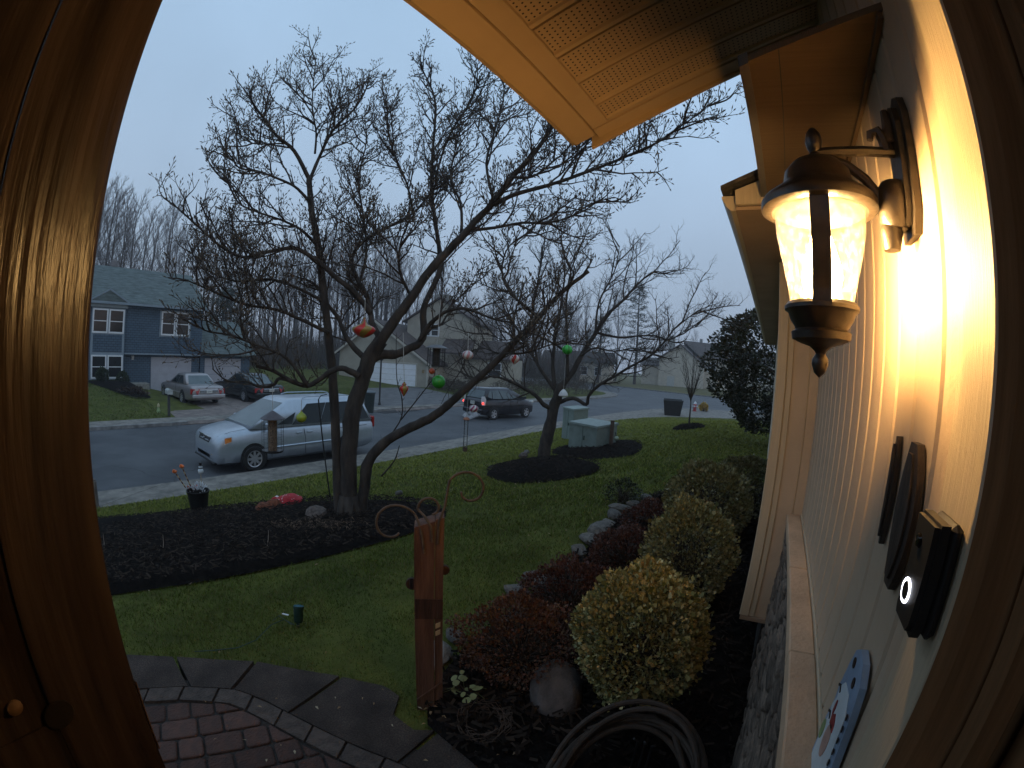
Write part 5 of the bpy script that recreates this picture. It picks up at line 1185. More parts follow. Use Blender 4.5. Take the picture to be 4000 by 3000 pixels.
# dark caged feeder with a wide roof
c = PD(1705, 1375, Dn-.1); k_ = c.length/1760; fd = thing('caged_feeder', 'square dark wire caged feeder with a flat grey roof hanging in the magnolia', 'bird feeder', c)
mb = MB(); mb.lathe([(0, 29*k_), (20*k_, 27*k_), (45*k_, 16*k_), (45*k_, 14*k_), (0, 16*k_)], c, 24); mb.build('roof', mat('grey tin roof', (.18, .18, .19), .4, .15, 10, metal=.6), fd, smooth=True)
for j in range(16):
    a = 2*PI*j/16; mb = MB(); mb.tube([c+Vector((math.cos(a)*34*k_, math.sin(a)*34*k_, 15*k_)), c+Vector((math.cos(a)*34*k_, math.sin(a)*34*k_, -56*k_))], .0022, 4); mb.build('cage_wire', blackmetal, fd)
for z in (-55, -35, -15, 8):
    mb = MB(); mb.tube([c+Vector((math.cos(a)*34*k_, math.sin(a)*34*k_, z*k_)) for a in np.arange(0, 6.2, PI/10)], .0022, 4, closed=True); mb.build('cage_hoop', blackmetal, fd)
mb = MB(); mb.lathe([(14*k_, -54*k_), (14*k_, 14*k_)], c, 12); mb.build('seed_tube', mat('dark seed', (.03, .025, .02), .6), fd)
mb = MB(); mb.tube([c+Vector((0, 0, 28*k_)), PD(1722, 1170, Dn-.1)], .003, 4); mb.build('hanging_string', stringm, fd)
# tube feeder in a wire guard at the left, in front of the van
c = PD(1065, 1594, D0-.5); k_ = c.length/1760; fd = thing('tube_feeder', 'seed filled tube feeder in a wire guard with conical roof in front of the minivan', 'bird feeder', c)
mb = MB(); mb.lathe([(0, -42*k_), (46*k_, -62*k_), (46*k_, -65*k_), (10*k_, -72*k_)][::-1] if 0 else [(46*k_, -40*k_+0*k_), (46*k_, -37*k_), (14*k_, -16*k_), (5*k_, -10*k_), (0, -9*k_)], c+Vector((0, 0, 0)), 22); rf_ = mb.build('roof', mat('grey plastic roof', (.12, .11, .12), .5), fd, smooth=True)
rf_.location.z += .0
mb = MB(); mb.lathe([(0, -163*k_), (17*k_, -163*k_), (17*k_, -36*k_)], c, 14); mb.build('seed_tube', mat('mixed bird seed', (.19, .13, .085), .8, .4, 60, 1, 120), fd)
for j in range(14):
    a = 2*PI*j/14; mb = MB(); mb.tube([c+Vector((math.cos(a)*42*k_, math.sin(a)*42*k_, -38*k_)), c+Vector((math.cos(a)*42*k_, math.sin(a)*42*k_, -160*k_))], .0013, 4); mb.build('cage_wire', blackmetal, fd)
for z in (-50, -68, -86, -104, -122, -140, -158):
    mb = MB(); mb.tube([c+Vector((math.cos(a)*42*k_, math.sin(a)*42*k_, z*k_)) for a in np.arange(0, 6.2, PI/9)], .0013, 4, closed=True); mb.build('cage_hoop', blackmetal, fd)
mb = MB(); mb.lathe([(0, -165*k_), (40*k_, -163*k_), (42*k_, -156*k_), (38*k_, -158*k_)], c, 18); mb.build('tray', blackmetal, fd)
mb = MB(); mb.tube([c+Vector((0, 0, -9*k_)), PD(1064, 1510, D0-.5)], .003, 4); mb.build('hanging_string', stringm, fd)
fd.location.z += 0
# clear tube feeder with orange cap, lower middle
c = PD(1822, 1640, D0-.2); k_ = c.length/1760; fd = thing('clear_feeder', 'slim clear tube feeder with an orange cap and a little seed at its bottom', 'bird feeder', c)
mb = MB(); mb.lathe([(12*k_, 0), (14*k_, 3*k_), (9*k_, 9*k_), (0, 12*k_)], c, 14); mb.build('cap', mat('terracotta cap', (.4, .17, .1), .6), fd)
mb = MB(); mb.lathe([(8*k_, -108*k_), (8*k_, 0)], c, 16, cap=False); mb.build('clear_tube', glass_mat('clear plastic', (.97, .97, .97), .05), fd, smooth=True)
mb = MB(); mb.lathe([(0, -124*k_), (9*k_, -124*k_), (9*k_, -108*k_), (0, -108*k_)], c, 14); mb.build('seed_base', mat('seed and base', (.09, .06, .04), .8, .4, 60), fd)
mb = MB()
mb.tube([c+Vector((-17*k_, 0, -62*k_)), c+Vector((17*k_, 0, -62*k_))], .002, 4); mb.build('perch', stringm, fd)
mb = MB(); mb.tube([c+Vector((0, 0, 11*k_)), PD(1828, 1560, D0-.2)], .002, 4); mb.build('hanging_string', stringm, fd)

# ---------------------------------------------------------------- vehicles (local frame: +x forward, y left, z up, ground at 0)
rubber = mat('tyre rubber', (.018, .018, .018), .85, .2, 20); glassd = mat('dark car glass', (.016, .021, .023), .10, .1, 3, spec=.25); glass_sky = mat('car glass with painted sky sheen', (.10, .125, .13), .10, .1, 3, spec=.4)  # the lighter glass has the sky's reflection put into its base colour
chrome = mat('chrome', (.6, .6, .62), .18, .05, 5, metal=1); alloy = mat('silver alloy', (.45, .45, .47), .35, .1, 10, metal=.7)
seam = mat('panel gap', (.01, .01, .01), .8); plate = mat('number plate', (.55, .55, .50), .5, .15, 60)
lampred = mat('red lamp lens', (.35, .012, .012), .15, .1, 20, spec=.7); lampclr = mat('clear lamp lens', (.55, .56, .56), .12, .1, 20, spec=.8); lampamb = mat('amber lens', (.6, .17, .02), .2, .1, 20)
def loft(mb, rings, closed=True, caps=True):
    n = len(rings[0]); vs = [v for r in rings for v in r]; fs = []
    for i in range(len(rings)-1):
        for k in range(n if closed else n-1): fs.append((i*n+k, i*n+(k+1) % n, (i+1)*n+(k+1) % n, (i+1)*n+k))
    if caps: fs += [tuple(range(n-1, -1, -1)), tuple(range((len(rings)-1)*n, len(rings)*n))]
    mb.add(vs, fs)
def wheel(root, x, y, r, wd, side, kind=8, m=alloy):
    """side: +1 left, -1 right"""
    t = MB(); A = (0, side, 0); c = Vector((x, y, r))
    t.lathe([(r*.66, -wd/2), (r*.93, -wd/2), (r, -wd*.32), (r, wd*.32), (r*.93, wd/2), (r*.66, wd/2), (r*.64, wd*.3)], c, 28, A); w_ = t.build('wheel', rubber, root, smooth=True)
    d = MB(); d.lathe([(0, wd*.22), (r*.64, wd*.22)], c, 24, A, cap=False); d.build('hub_well', black, w_)
    q = MB(); q.lathe([(r*.58, wd*.42), (r*.66, wd*.48), (r*.66, wd*.3)], c, 28, A, cap=False); q.lathe([(0, wd*.45), (r*.13, wd*.43), (r*.13, wd*.3)], c, 12, A, cap=False)
    for k in range(kind):
        a = 2*PI*k/kind; ca, sa = math.cos(a), math.sin(a); hw = r*.105 if kind > 6 else r*.15; p = []
        for rr, h, yy in ((r*.10, .42, 1), (r*.60, .44, .9)):
            for s_ in (-1, 1): p.append(c+Vector((ca*rr-sa*hw*s_*yy, 0, sa*rr+ca*hw*s_*yy))+Vector((0, side*wd*h, 0)))
        q.add(p, [(0, 1, 3, 2)]); q.add([v-Vector((0, side*.02, 0)) for v in p], [(0, 1, 3, 2)])
    q.build('rim', m, w_)
def car(name, label, paint, L_, W, st, cab, wheels, wr, kind=8, sg=None, eg=None):
    """st: body stations (x, z bottom, z top, half width); cab: dict of base and roof outline"""
    root = thing(name, label, 'car'); hw = W/2
    b = MB(); rings = []
    for x, zb_, zt, w_ in st:
        h = zt-zb_; half = [(0, zb_), (w_*.82, zb_), (w_*.965, zb_+h*.10), (w_, zb_+h*.34), (w_*1.0, zb_+h*.60), (w_*.975, zb_+h*.84), (w_*.92, zb_+h*.955), (w_*.78, zt), (w_*.35, zt+.012)]
        rings.append([Vector((x, y, z)) for y, z in half]+[Vector((x, -y, z)) for y, z in reversed(half[1:])])
    # denser along the length so wheel openings and curves read
    dense = []
    for i in range(len(rings)-1):
        for t in (0, .25, .5, .75):
            p0, p1, p2, p3 = rings[max(0, i-1)], rings[i], rings[i+1], rings[min(len(rings)-1, i+2)]
            dense.append([p1[k].lerp(p2[k], t) if t == 0 else (.5*((2*p1[k])+(p2[k]-p0[k])*t+(2*p0[k]-5*p1[k]+4*p2[k]-p3[k])*t*t+(3*p1[k]-p0[k]-3*p2[k]+p3[k])*t**3)) for k in range(len(p1))])
    dense.append(rings[-1]); loft(b, dense); body = b.build('body', paint, root, smooth='all'); body.data.set_sharp_from_angle(angle=math.radians(50))
    # greenhouse
    def ring(f, r_, hwid, z, cr):
        pts = []
        for sx, sy in ((1, 1), (-1, 1), (-1, -1), (1, -1)):
            cxr = (f if sx > 0 else r_)
            for k in range(4):
                a = k/3*PI/2; ca, sa = math.cos(a), math.sin(a)
                if (sx, sy) == (1, 1): o = (1-cr*(1-ca)*1.0, 0); dx, dy = ca, sa
                elif (sx, sy) == (-1, 1): dx, dy = -sa, ca
                elif (sx, sy) == (-1, -1): dx, dy = -ca, -sa
                else: dx, dy = sa, -ca
                pts.append(Vector((cxr-sx*cr+dx*cr, sy*(hwid-cr)+dy*cr, z)))
        return pts
    g = cab; RB = ring(g['bf'], g['br'], g['bw'], g['zb'], .10); RM = ring(g['bf']*.45+g['rf']*.55, g['br']*.45+g['rr']*.55, g['bw']*.40+g['rw']*.60+.012, g['zb']*.45+(g['zr']-.035)*.55, .12)
    RT = ring(g['rf'], g['rr'], g['rw'], g['zr']-.035, .14); RU = ring(g['rf']-.10, g['rr']+.10, g['rw']-.09, g['zr'], .14); RC = ring(g['rf']-.5, g['rr']+.45, g['rw']-.35, g['zr']+.022, .14)
    m_ = MB(); loft(m_, [RB, RM, RT, RU, RC]); m_.build('cabin', paint, root, smooth='all')
    # glazing set a few millimetres proud
    def sidept(s, t, y):   # s along (0 front..1 rear), t up
        f = g['bf']+(g['rf']-g['bf'])*t; r_ = g['br']+(g['rr']-g['br'])*t
        z = g['zb']+(g['zr']-.035-g['zb'])*t; w_ = (g['bw']+(g['rw']-g['bw'])*t)+.012*(1-abs(2*t-1))+.006
        return Vector((f+(r_-f)*s, y*w_, z))
    def sidewin(nm, poly, y):
        mb = MB(); vs = []
        # split in two vertically to follow the tumblehome
        P = [sidept(s, t, y) for s, t in poly]; mb.poly(P, (0, y*.004, 0)); mb.build(nm, sg or glassd, root)
    for y in (1, -1):
        for k, poly in enumerate(g['wins']): sidewin('side_window', poly, y)
    def endwin(nm, front, t0, t1, k0, k1):
        vs = []; n = 7
        for t, kk in ((t0, k0), ((t0+t1)/2, (k0+k1)/2), (t1, k1)):
            xx = (g['bf']+(g['rf']-g['bf'])*t) if front else (g['br']+(g['rr']-g['br'])*t); w_ = (g['bw']+(g['rw']-g['bw'])*t)*kk
            z = g['zb']+(g['zr']-.035-g['zb'])*t; sgn = 1 if front else -1
            for i in range(n): u = -1+2*i/(n-1); vs.append(Vector((xx+sgn*(.016-.016*abs(u)**3), w_*u, z)))
        fs = []
        for j in range(2):
            for i in range(n-1): o = j*n+i; fs.append((o, o+1, o+n+1, o+n))
        mb = MB(); mb.add(vs, fs); mb.build(nm, eg or glass_sky, root, smooth='all')
    endwin('windshield', True, *g['ws']); endwin('rear_window', False, *g['rw_'])
    # wheels in dark arches
    for x in wheels:
        for s_ in (1, -1):
            yb = s_*(st[len(st)//2][3]-.004)
            mb = MB(); mb.lathe([(0, .0), (wr*1.16, .0), (wr*1.16, .012), (0, .013)], (x, yb-s_*.004, wr+.02), 28, (0, s_, 0)); mb.build('wheel_arch', black, root)
            wheel(root, x, yb-s_*.06, wr, .20, s_, kind)
    return root
def strip(root, name, m, pts, w=.012, t=.004, off=(0, 1, 0)):
    mb = MB(); mb.tube(pts, w/2, 5); return mb.build(name, m, root)
def plateobj(root, x, z, fwd, y=0): mb = MB(); mb.box((x, y, z), (.012, .31, .155)); p = mb.build('number_plate', plate, root); q = MB(); q.box((x+fwd*.0065, y, z-.0), (.002, .20, .06)); q.build('plate_lettering', mat('plate print', (.12, .12, .2), .6, .3, 90, col2=(.5, .5, .46), mix=(.48, .52)), p)
def place(root, x, y, z, ang): root.location = (x, y, z); root.rotation_euler = (0, 0, ang)
def metallic(name, c, r=.32, met=.55): return mat(name, c, r, .05, 6, metal=met, coat=.4, spec=.5)

# silver minivan by the near kerb, nose to the left
silver = metallic('silver blue paint', (.40, .44, .49))
van = car('minivan', 'silver minivan parked by the near pavement, its middle hidden by the magnolia trunk', silver, 5.1, 1.92,
  [(2.55, .36, .62, .55), (2.50, .24, .80, .80), (2.36, .21, .92, .90), (2.05, .20, 1.00, .945), (1.5, .20, 1.07, .96), (.7, .20, 1.10, .96), (-.8, .20, 1.10, .96), (-1.9, .21, 1.10, .955), (-2.35, .25, 1.08, .93), (-2.50, .32, 1.02, .88), (-2.56, .40, .80, .80)],
  dict(bf=1.62, br=-2.46, bw=.925, rf=.42, rr=-2.20, rw=.70, zb=1.06, zr=1.74, ws=(.08, .92, .90, .86), rw_=(.12, .85, .85, .84),
       wins=[[(.17, .10), (.285, .09), (.225, .55)], [(.292, .06), (.515, .05), (.492, .88), (.272, .86)], [(.521, .05), (.769, .05), (.769, .88), (.498, .88)], [(.775, .05), (.965, .08), (.95, .84), (.775, .88)]]), (1.53, -1.47), .325, 8)
for y in (1, -1):
    strip(van, 'side_moulding', silver, [(1.05, y*.968, .56), (.2, y*.972, .57), (-1.02, y*.972, .58)], .05)
    strip(van, 'door_seam', seam, [(1.10, y*.945, .98), (1.04, y*.966, .7), (1.02, y*.962, .32)]); strip(van, 'door_seam', seam, [(.02, y*.945, .98), (-.02, y*.968, .7), (-.02, y*.962, .30)]); strip(van, 'door_seam', seam, [(-1.06, y*.945, .98), (-1.08, y*.966, .75), (-.98, y*.962, .45)])
    strip(van, 'slide_rail', seam, [(-1.06, y*.958, .90), (-2.2, y*.945, .92)])
    strip(van, 'bonnet_seam', seam, [(1.62, y*.78, 1.066), (2.1, y*.76, 1.01), (2.40, y*.66, .90)], .008)
    for x in (.18, -.16): mb = MB(); mb.box((x, y*.968, .88), (.17, .03, .04), bev=.01); mb.build('door_handle', silver, van)
    mb = MB(); mb.box((1.16, y*1.04, 1.13), (.11, .20, .15), bev=.03); mb.build('wing_mirror', silver, van)
    strip(van, 'roof_rail', silver, [(-.1, y*.62, 1.755), (-.3, y*.62, 1.80), (-1.6, y*.61, 1.80), (-1.8, y*.61, 1.755)], .03)
    mb = MB(); mb.add([Vector(p) for p in ((2.455, y*.42, .83), (2.40, y*.66, .85), (2.25, y*.87, .90), (2.12, y*.935, .93), (2.13, y*.945, .80), (2.28, y*.91, .74), (2.455, y*.68, .70), (2.50, y*.44, .70))]+[Vector(p) for p in ((2.48, y*.42, .83), (2.43, y*.67, .85), (2.27, y*.89, .90), (2.13, y*.955, .93), (2.14, y*.968, .80), (2.30, y*.935, .74), (2.485, y*.69, .70), (2.525, y*.44, .70))], [tuple(range(8, 16))]+[(i, (i+1) % 8, 8+(i+1) % 8, 8+i) for i in range(8)]); h_ = mb.build('headlight', lampclr, van)
    mb = MB(); mb.add([Vector(p) for p in ((2.30, y*.89, .885), (2.14, y*.962, .91), (2.15, y*.972, .81), (2.31, y*.94, .76))], [(0, 1, 2, 3)]); mb.v = [tuple(Vector(v)+Vector((.006, y*.006, 0))) for v in mb.v]; mb.build('indicator', lampamb, h_)
    mb = MB(); mb.box((-2.515, y*.80, .98), (.12, .17, .34), bev=.03); mb.build('tail_light', lampred, van)
mb = MB(); mb.add([Vector(p) for p in ((2.515, -.38, .72), (2.515, .38, .72), (2.47, .42, .85), (2.47, -.42, .85))], [(0, 1, 2, 3)]); mb.v = [tuple(Vector(v)+Vector((.02, 0, 0))) for v in mb.v]; gr_ = mb.build('grille', black, van)
mb = MB(); mb.tube([(2.515, -.40, .86), (2.53, 0, .87), (2.515, .40, .86)], .014, 6); mb.build('grille_bar', chrome, gr_)
mb = MB(); mb.ball((2.535, 0, .79), .055, (.2, 1, .75), 12); mb.build('badge', chrome, gr_)
mb = MB(); mb.box((2.525, 0, .40), (.05, .95, .13), bev=.02); mb.build('bumper_intake', black, van)
for y in (1, -1): mb = MB(); mb.lathe([(0, 0), (.05, 0), (.045, .02), (0, .024)], (2.46, y*.64, .40), 14, (1, y*.35, 0)); mb.build('fog_lamp', black, van)
mb = MB(); mb.box((2.50, 0, .26), (.10, 1.5, .05), bev=.015); mb.build('front_lip', black, van)
mb = MB(); mb.box((-2.52, 0, .50), (.12, 1.66, .22), bev=.05); mb.build('rear_bumper', silver, van); plateobj(van, -2.59, .78, -1)
vf, vr = PX(985, 1842, -10.72), PX(850, 1800, -10.9)
place(van, -11.62, vf.y+1.53+.05, ZR, -PI/2)

# silver sedan and black sedan nose-in on the driveway across the street
champagne = metallic('champagne silver paint', (.31, .28, .275)); ebony = metallic('black green paint', (.010, .013, .014), .22, .2)
def sedan(name, label, paint, trim):
    c = car(name, label, paint, 5.4, 1.96, [(2.70, .34, .60, .60), (2.62, .24, .76, .86), (2.3, .20, .86, .95), (1.6, .19, .93, .98), (.8, .19, .96, .98), (-.9, .19, .98, .98), (-1.7, .20, 1.0, .975), (-2.3, .24, .985, .94), (-2.62, .30, .94, .88), (-2.70, .38, .80, .80)],
      dict(bf=1.10, br=-1.75, bw=.88, rf=.28, rr=-1.05, rw=.66, zb=.95, zr=1.50, ws=(.1, .92, .9, .88), rw_=(.1, .9, .86, .82), wins=[[(.12, .1), (.47, .09), (.48, .86), (.20, .86)], [(.50, .09), (.84, .1), (.78, .86), (.50, .86)]]), (1.75, -1.35), .33, 8)
    for y in (1, -1):
        mb = MB(); mb.add([Vector((x, y*yy, z)) for x, yy, z in ((-2.66, .50, .84), (-2.64, .84, .84), (-2.50, .955, .84), (-2.50, .96, .58), (-2.66, .87, .58), (-2.70, .60, .58))]+[Vector((x-.035, y*(yy+.012), z)) for x, yy, z in ((-2.66, .50, .84), (-2.64, .84, .84), (-2.50, .955, .84), (-2.50, .96, .58), (-2.66, .87, .58), (-2.70, .60, .58))], [tuple(range(6, 12))]+[(i, (i+1) % 6, 6+(i+1) % 6, 6+i) for i in range(6)]); mb.build('tail_light', lampred, c)
        mb = MB(); mb.box((.92, y*1.02, 1.0), (.12, .18, .12), bev=.03); mb.build('wing_mirror', paint, c)
        strip(c, 'door_seam', seam, [(-.32, y*.965, .95), (-.35, y*.985, .6), (-.35, y*.975, .30)]); strip(c, 'side_moulding', trim, [(1.3, y*.984, .55), (-.95, y*.984, .56)], .04)
        for x in (.05, -.95): mb = MB(); mb.box((x, y*.98, .84), (.16, .03, .035), bev=.01); mb.build('door_handle', paint, c)
    mb = MB(); mb.box((-2.70, 0, .48), (.10, 1.82, .19), bev=.05); mb.build('rear_bumper', trim, c)
    mb = MB(); mb.box((-2.715, 0, .71), (.03, .98, .17), bev=.015); p = mb.build('plate_panel', chrome, c); plateobj(c, -2.738, .71, -1)
    strip(c, 'boot_seam', seam, [(-2.60, -.62, .965), (-2.68, -.60, .86), (-2.70, .60, .86), (-2.60, .62, .965)], .008)
    mb = MB(); mb.tube([(-2.62, .45, .26), (-2.78, .45, .25)], .03, 8); mb.build('tailpipe', chrome, c)
    return c
s1 = sedan('sedan', 'champagne silver sedan parked nose-in on the driveway of the blue house', champagne, mat('pale bumper', (.40, .38, .38), .35, .05, 5, metal=.4)); place(s1, -25.65, 8.15, ZW, PI+.06)
s2 = sedan('sedan', 'black sedan parked nose-in at the right on the blue house driveway', ebony, ebony); place(s2, -25.55, 11.62, ZW, PI+.10)
# black hatchback driving away to the right
night = metallic('black violet paint', (.012, .010, .014), .20, .2)
ht = car('hatchback', 'black hatchback with lit red tail lights driving away along the street', night, 4.0, 1.69,
  [(2.02, .34, .58, .50), (1.93, .24, .72, .72), (1.7, .20, .82, .81), (1.3, .19, .93, .835), (.8, .19, .98, .845), (-.6, .19, 1.0, .845), (-1.4, .20, 1.02, .84), (-1.8, .24, 1.0, .80), (-1.93, .30, .92, .74), (-1.98, .38, .75, .68)],
  dict(bf=1.32, br=-1.86, bw=.80, rf=.15, rr=-1.60, rw=.60, zb=.96, zr=1.52, ws=(.08, .92, .9, .86), rw_=(.14, .82, .84, .82), wins=[[(.19, .10), (.32, .09), (.27, .52)], [(.335, .08), (.58, .08), (.555, .85), (.30, .80)], [(.605, .08), (.83, .10), (.80, .84), (.585, .85)], [(.85, .12), (.95, .3), (.91, .78), (.83, .84)]]), (1.22, -1.26), .30, 5, glass_sky)
lit = emit('lit tail light', (1, .06, .04), 2.6)
for y in (1, -1):
    mb = MB(); mb.add([Vector((x, y*yy, z)) for x, yy, z in ((-1.93, .62, 1.12), (-1.86, .77, 1.14), (-1.78, .80, .98), (-1.84, .80, .72), (-1.955, .70, .72), (-1.95, .60, .95))]+[Vector((x-.03, y*(yy+.02), z)) for x, yy, z in ((-1.93, .62, 1.12), (-1.86, .77, 1.14), (-1.78, .80, .98), (-1.84, .80, .72), (-1.955, .70, .72), (-1.95, .60, .95))], [tuple(range(6, 12))]+[(i, (i+1) % 6, 6+(i+1) % 6, 6+i) for i in range(6)]); tl_ = mb.build('tail_light', lampclr, ht)
    mb = MB(); mb.ball((-1.95, y*.74, .80), .07, (.5, 1, .8), 10); mb.build('brake_lamp', lit, tl_)
    mb = MB(); mb.box((1.0, y*.93, 1.04), (.1, .16, .12), bev=.03); mb.build('wing_mirror', night, ht)
    mb = MB(); mb.box((1.80, y*.70, .80), (.22, .2, .14), bev=.04); mb.build('headlight', lampclr, ht)
    strip(ht, 'door_seam', seam, [(-.03, y*.835, .96), (-.06, y*.852, .6), (-.06, y*.84, .28)]); strip(ht, 'door_seam', seam, [(-.95, y*.83, .98), (-1.0, y*.85, .75), (-.88, y*.845, .5)])
    for x in (.12, -.80): mb = MB(); mb.box((x, y*.846, .86), (.15, .025, .035), bev=.01); mb.build('door_handle', night, ht)
mb = MB(); mb.box((-1.96, 0, .42), (.10, 1.5, .22), bev=.05); mb.build('rear_bumper', night, ht); plateobj(ht, -1.985, .80, -1)
mb = MB(); mb.poly([(-1.0, -.82, 1.12), (-.80, -.82, 1.12), (-.80, -.76, 1.34), (-1.0, -.76, 1.34)], (0, -.004, 0)); 
mb = MB(); mb.tube([(-1.9, -.45, .25), (-2.03, -.45, .24)], .025, 8); mb.build('tailpipe', chrome, ht)
hw_, hf = PZ(1922, 1640, ZR), PZ(2052, 1630, ZR)
hm_ = (hw_+hf)/2; ang = math.atan2(hf.y-hw_.y, hf.x-hw_.x); lft = Vector((-math.sin(ang), math.cos(ang), 0))
ht.scale = (1, 1, 1.06); place(ht, hm_.x+lft.x*.78, hm_.y+lft.y*.78, ZR, ang)
# breath of exhaust behind it
ex = Vector((ht.location.x, ht.location.y, ZR))+Matrix.Rotation(ang, 3, 'Z') @ Vector((-2.5, -.50, .28))
bm = bmesh.new(); bmesh.ops.create_icosphere(bm, subdivisions=3, radius=1)
for v in bm.verts: v.co = Vector((v.co.x*.50, v.co.y*.28, v.co.z*.20))*(1+.2*math.sin(v.co.x*5)*math.sin(v.co.y*6+v.co.z*7))
me = bpy.data.meshes.new('exhaust_smoke'); bm.to_mesh(me); bm.free(); vm = bpy.data.materials.new('exhaust vapour'); vm.use_nodes = True; n = vm.node_tree; n.nodes.clear()
o_ = n.nodes.new('ShaderNodeOutputMaterial'); pv = n.nodes.new('ShaderNodeVolumePrincipled'); pv.inputs['Color'].default_value = (.9, .9, .92, 1)
t = n.nodes.new('ShaderNodeTexCoord'); gx = n.nodes.new('ShaderNodeTexNoise'); gx.inputs['Scale'].default_value = 3; mr = n.nodes.new('ShaderNodeMapRange'); mr.inputs[1].default_value = .42; mr.inputs[2].default_value = .75; mr.inputs[4].default_value = 5
n.links.new(t.outputs['Object'], gx.inputs['Vector']); n.links.new(gx.outputs[0], mr.inputs[0]); n.links.new(mr.outputs[0], pv.inputs['Density']); n.links.new(pv.outputs[0], o_.inputs['Volume']); me.materials.append(vm)
o = bpy.data.objects.new('exhaust_smoke', me); C.objects.link(o); o.location = ex; o.rotation_euler = (0, 0, ang); tag(o, 'thin white puff of exhaust low behind the black hatchback', 'smoke', kind='stuff')

# ---------------------------------------------------------------- houses across the street
pane = mat('dark window glass', (.012, .013, .013), .12, .1, 3, spec=.35)
def window(parent, c, u, w_, h, fr=.07, rail=True, m=white_trim, dep=.05):
    """framed sash on a wall; c lower-left corner, u direction along the wall"""
    c = Vector(c); u = Vector(u).normalized(); n = Vector((u.y, -u.x, 0)); Z_ = Vector((0, 0, 1)); f = MB()
    def bar(a0, a1, z0, z1, d0=-.03, d1=dep):
        P = [c+u*a+n*d for a, d in ((a0, d0), (a1, d0), (a1, d1), (a0, d1))]; f.poly([p+Z_*z0 for p in P], Z_*(z1-z0))
    bar(0, w_, 0, fr*1.2); bar(0, w_, h-fr, h); bar(0, fr, fr*1.2, h-fr); bar(w_-fr, w_, fr*1.2, h-fr)
    if rail: bar(fr, w_-fr, h*.5-.025, h*.5+.025, -.03, dep*.6)
    o = f.build('window', m, parent); f = MB(); P = [c+u*a+n*.012 for a in (fr, w_-fr)]
    f.add([P[0]+Z_*fr, P[1]+Z_*fr, P[1]+Z_*(h-fr), P[0]+Z_*(h-fr)], [(0, 1, 2, 3)]); f.build('pane', pane, o); return o
def garage_door(parent, c, u, w_, h, m, rows=4):
    c = Vector(c); u = Vector(u).normalized(); n = Vector((u.y, -u.x, 0)); gd = None
    b = MB(); P = [c+u*a+n*d for a, d in ((0, -.04), (w_, -.04), (w_, -.01), (0, -.01))]; b.poly(P, (0, 0, h)); gd = b.build('garage_door', m, parent)
    for k in range(rows):
        b = MB(); P = [c+u*a+n*d for a, d in ((.01, -.0098), (w_-.01, -.0098), (w_-.01, .012), (.01, .012))]; b.poly([p+Vector((0, 0, h*k/rows+.012)) for p in P], (0, 0, h/rows-.02)); b.build('door_panel', m, gd)
    return gd
blues = brickmat('blue shingle siding', (.050, .085, .125), (.065, .10, .14), (.018, .03, .045), .28, .145, .012, .8, .8, axis='YZ')
bluetrim = mat('blue grey trim', (.20, .25, .29), .6, .08, 4)
shing = mat('grey green roof shingles', (.105, .13, .125), .9, .3, 3, .8, 40, stretch=(1, .6, 3)); 
bh = thing('blue_house', 'blue shingled two storey house with bay window and garage across the street', 'house', (-31, 6, -2.97))
def B(lo, hi, name, m, parent=bh, bev=0.): return MB().b2(lo, hi, bev).build(name, m, parent)
B((-39.5, -6, -3.1), (-31.35, 10.55, 2.38), 'wall', blues)
B((-31.34, -6, -.62), (-31.0, 10.58, 2.36), 'upper_wall', blues)
B((-31.34, -6, -3.1), (-31.0, 5.36, -.63), 'lower_wall', blues)
B((-31.05, 5.37, -.66), (-30.92, 10.7, -.58), 'overhang_trim', bluetrim)
# bay with paired windows, corner trims, shingle apron, little gable
bay = B((-31.0, 3.18, -2.17), (-30.72, 5.28, 2.05), 'bay', bluetrim)
B((-30.72, 3.32, -.55), (-30.705, 5.14, .48), 'shingle_panel', blues, bay)
for z0, h in ((.55, 1.42), (-2.10, 1.38)):
    for y0 in (3.24, 4.26): window(bay, (-30.72, y0+.0, z0), (0, 1, 0), .96, h, .085)
g = MB(); g.poly([(-31.6, 2.98, 2.42), (-31.6, 5.42, 2.42), (-31.6, 4.2, 3.10)], (1.02, 0, 0)); g.build('gable_roof', shing, bay)
g = MB(); g.poly([(-30.60, 2.94, 2.34), (-30.60, 4.2, 3.06), (-30.60, 5.46, 2.34), (-30.60, 5.46, 2.44), (-30.60, 4.2, 3.16), (-30.60, 2.94, 2.44)], (.06, 0, 0)); g.build('rake_trim', bluetrim, bay)
B((-31.0, 3.0, 2.055), (-30.60, 5.4, 2.335), 'gable_face', mat('grey gable face', (.16, .18, .18), .8, .1, 4), bay)
wt = B((-31.0, 7.60, .48), (-30.965, 9.74, 2.16), 'window_surround', bluetrim)
for y0 in (7.70, 8.70): window(wt, (-30.965, y0, .57), (0, 1, 0), .94, 1.5, .085)
rf = MB(); rf.poly([(-30.55, -6.3, 2.30), (-35.5, -6.3, 5.02), (-40.4, -6.3, 2.30), (-40.4, -6.3, 2.42), (-35.5, -6.3, 5.17), (-30.55, -6.3, 2.42)], (0, 17.15, 0)); roof = rf.build('roof', shing, bh)
B((-30.62, -6.3, 2.26), (-30.50, 10.85, 2.40), 'gutter', bluetrim, roof)
MB().b2((-36.2, 4.75, 4.6), (-35.6, 5.25, 5.62)).build('chimney', mat('grey chimney', (.17, .16, .16), .85, .2, 6), roof); 
gw = B((-38, 10.62, -3.1), (-31.3, 14.4, -.56), 'garage_wing', blues)
rf = MB(); rf.poly([(-30.75, 10.6, -.62), (-34.6, 10.6, 1.75), (-38.4, 10.6, -.62), (-38.4, 10.6, -.5), (-34.6, 10.6, 1.9), (-30.75, 10.6, -.5)], (0, 4.05, 0)); rf.build('wing_roof', shing, bh)
greyd = mat('grey garage door', (.34, .34, .37), .6, .06, 3)
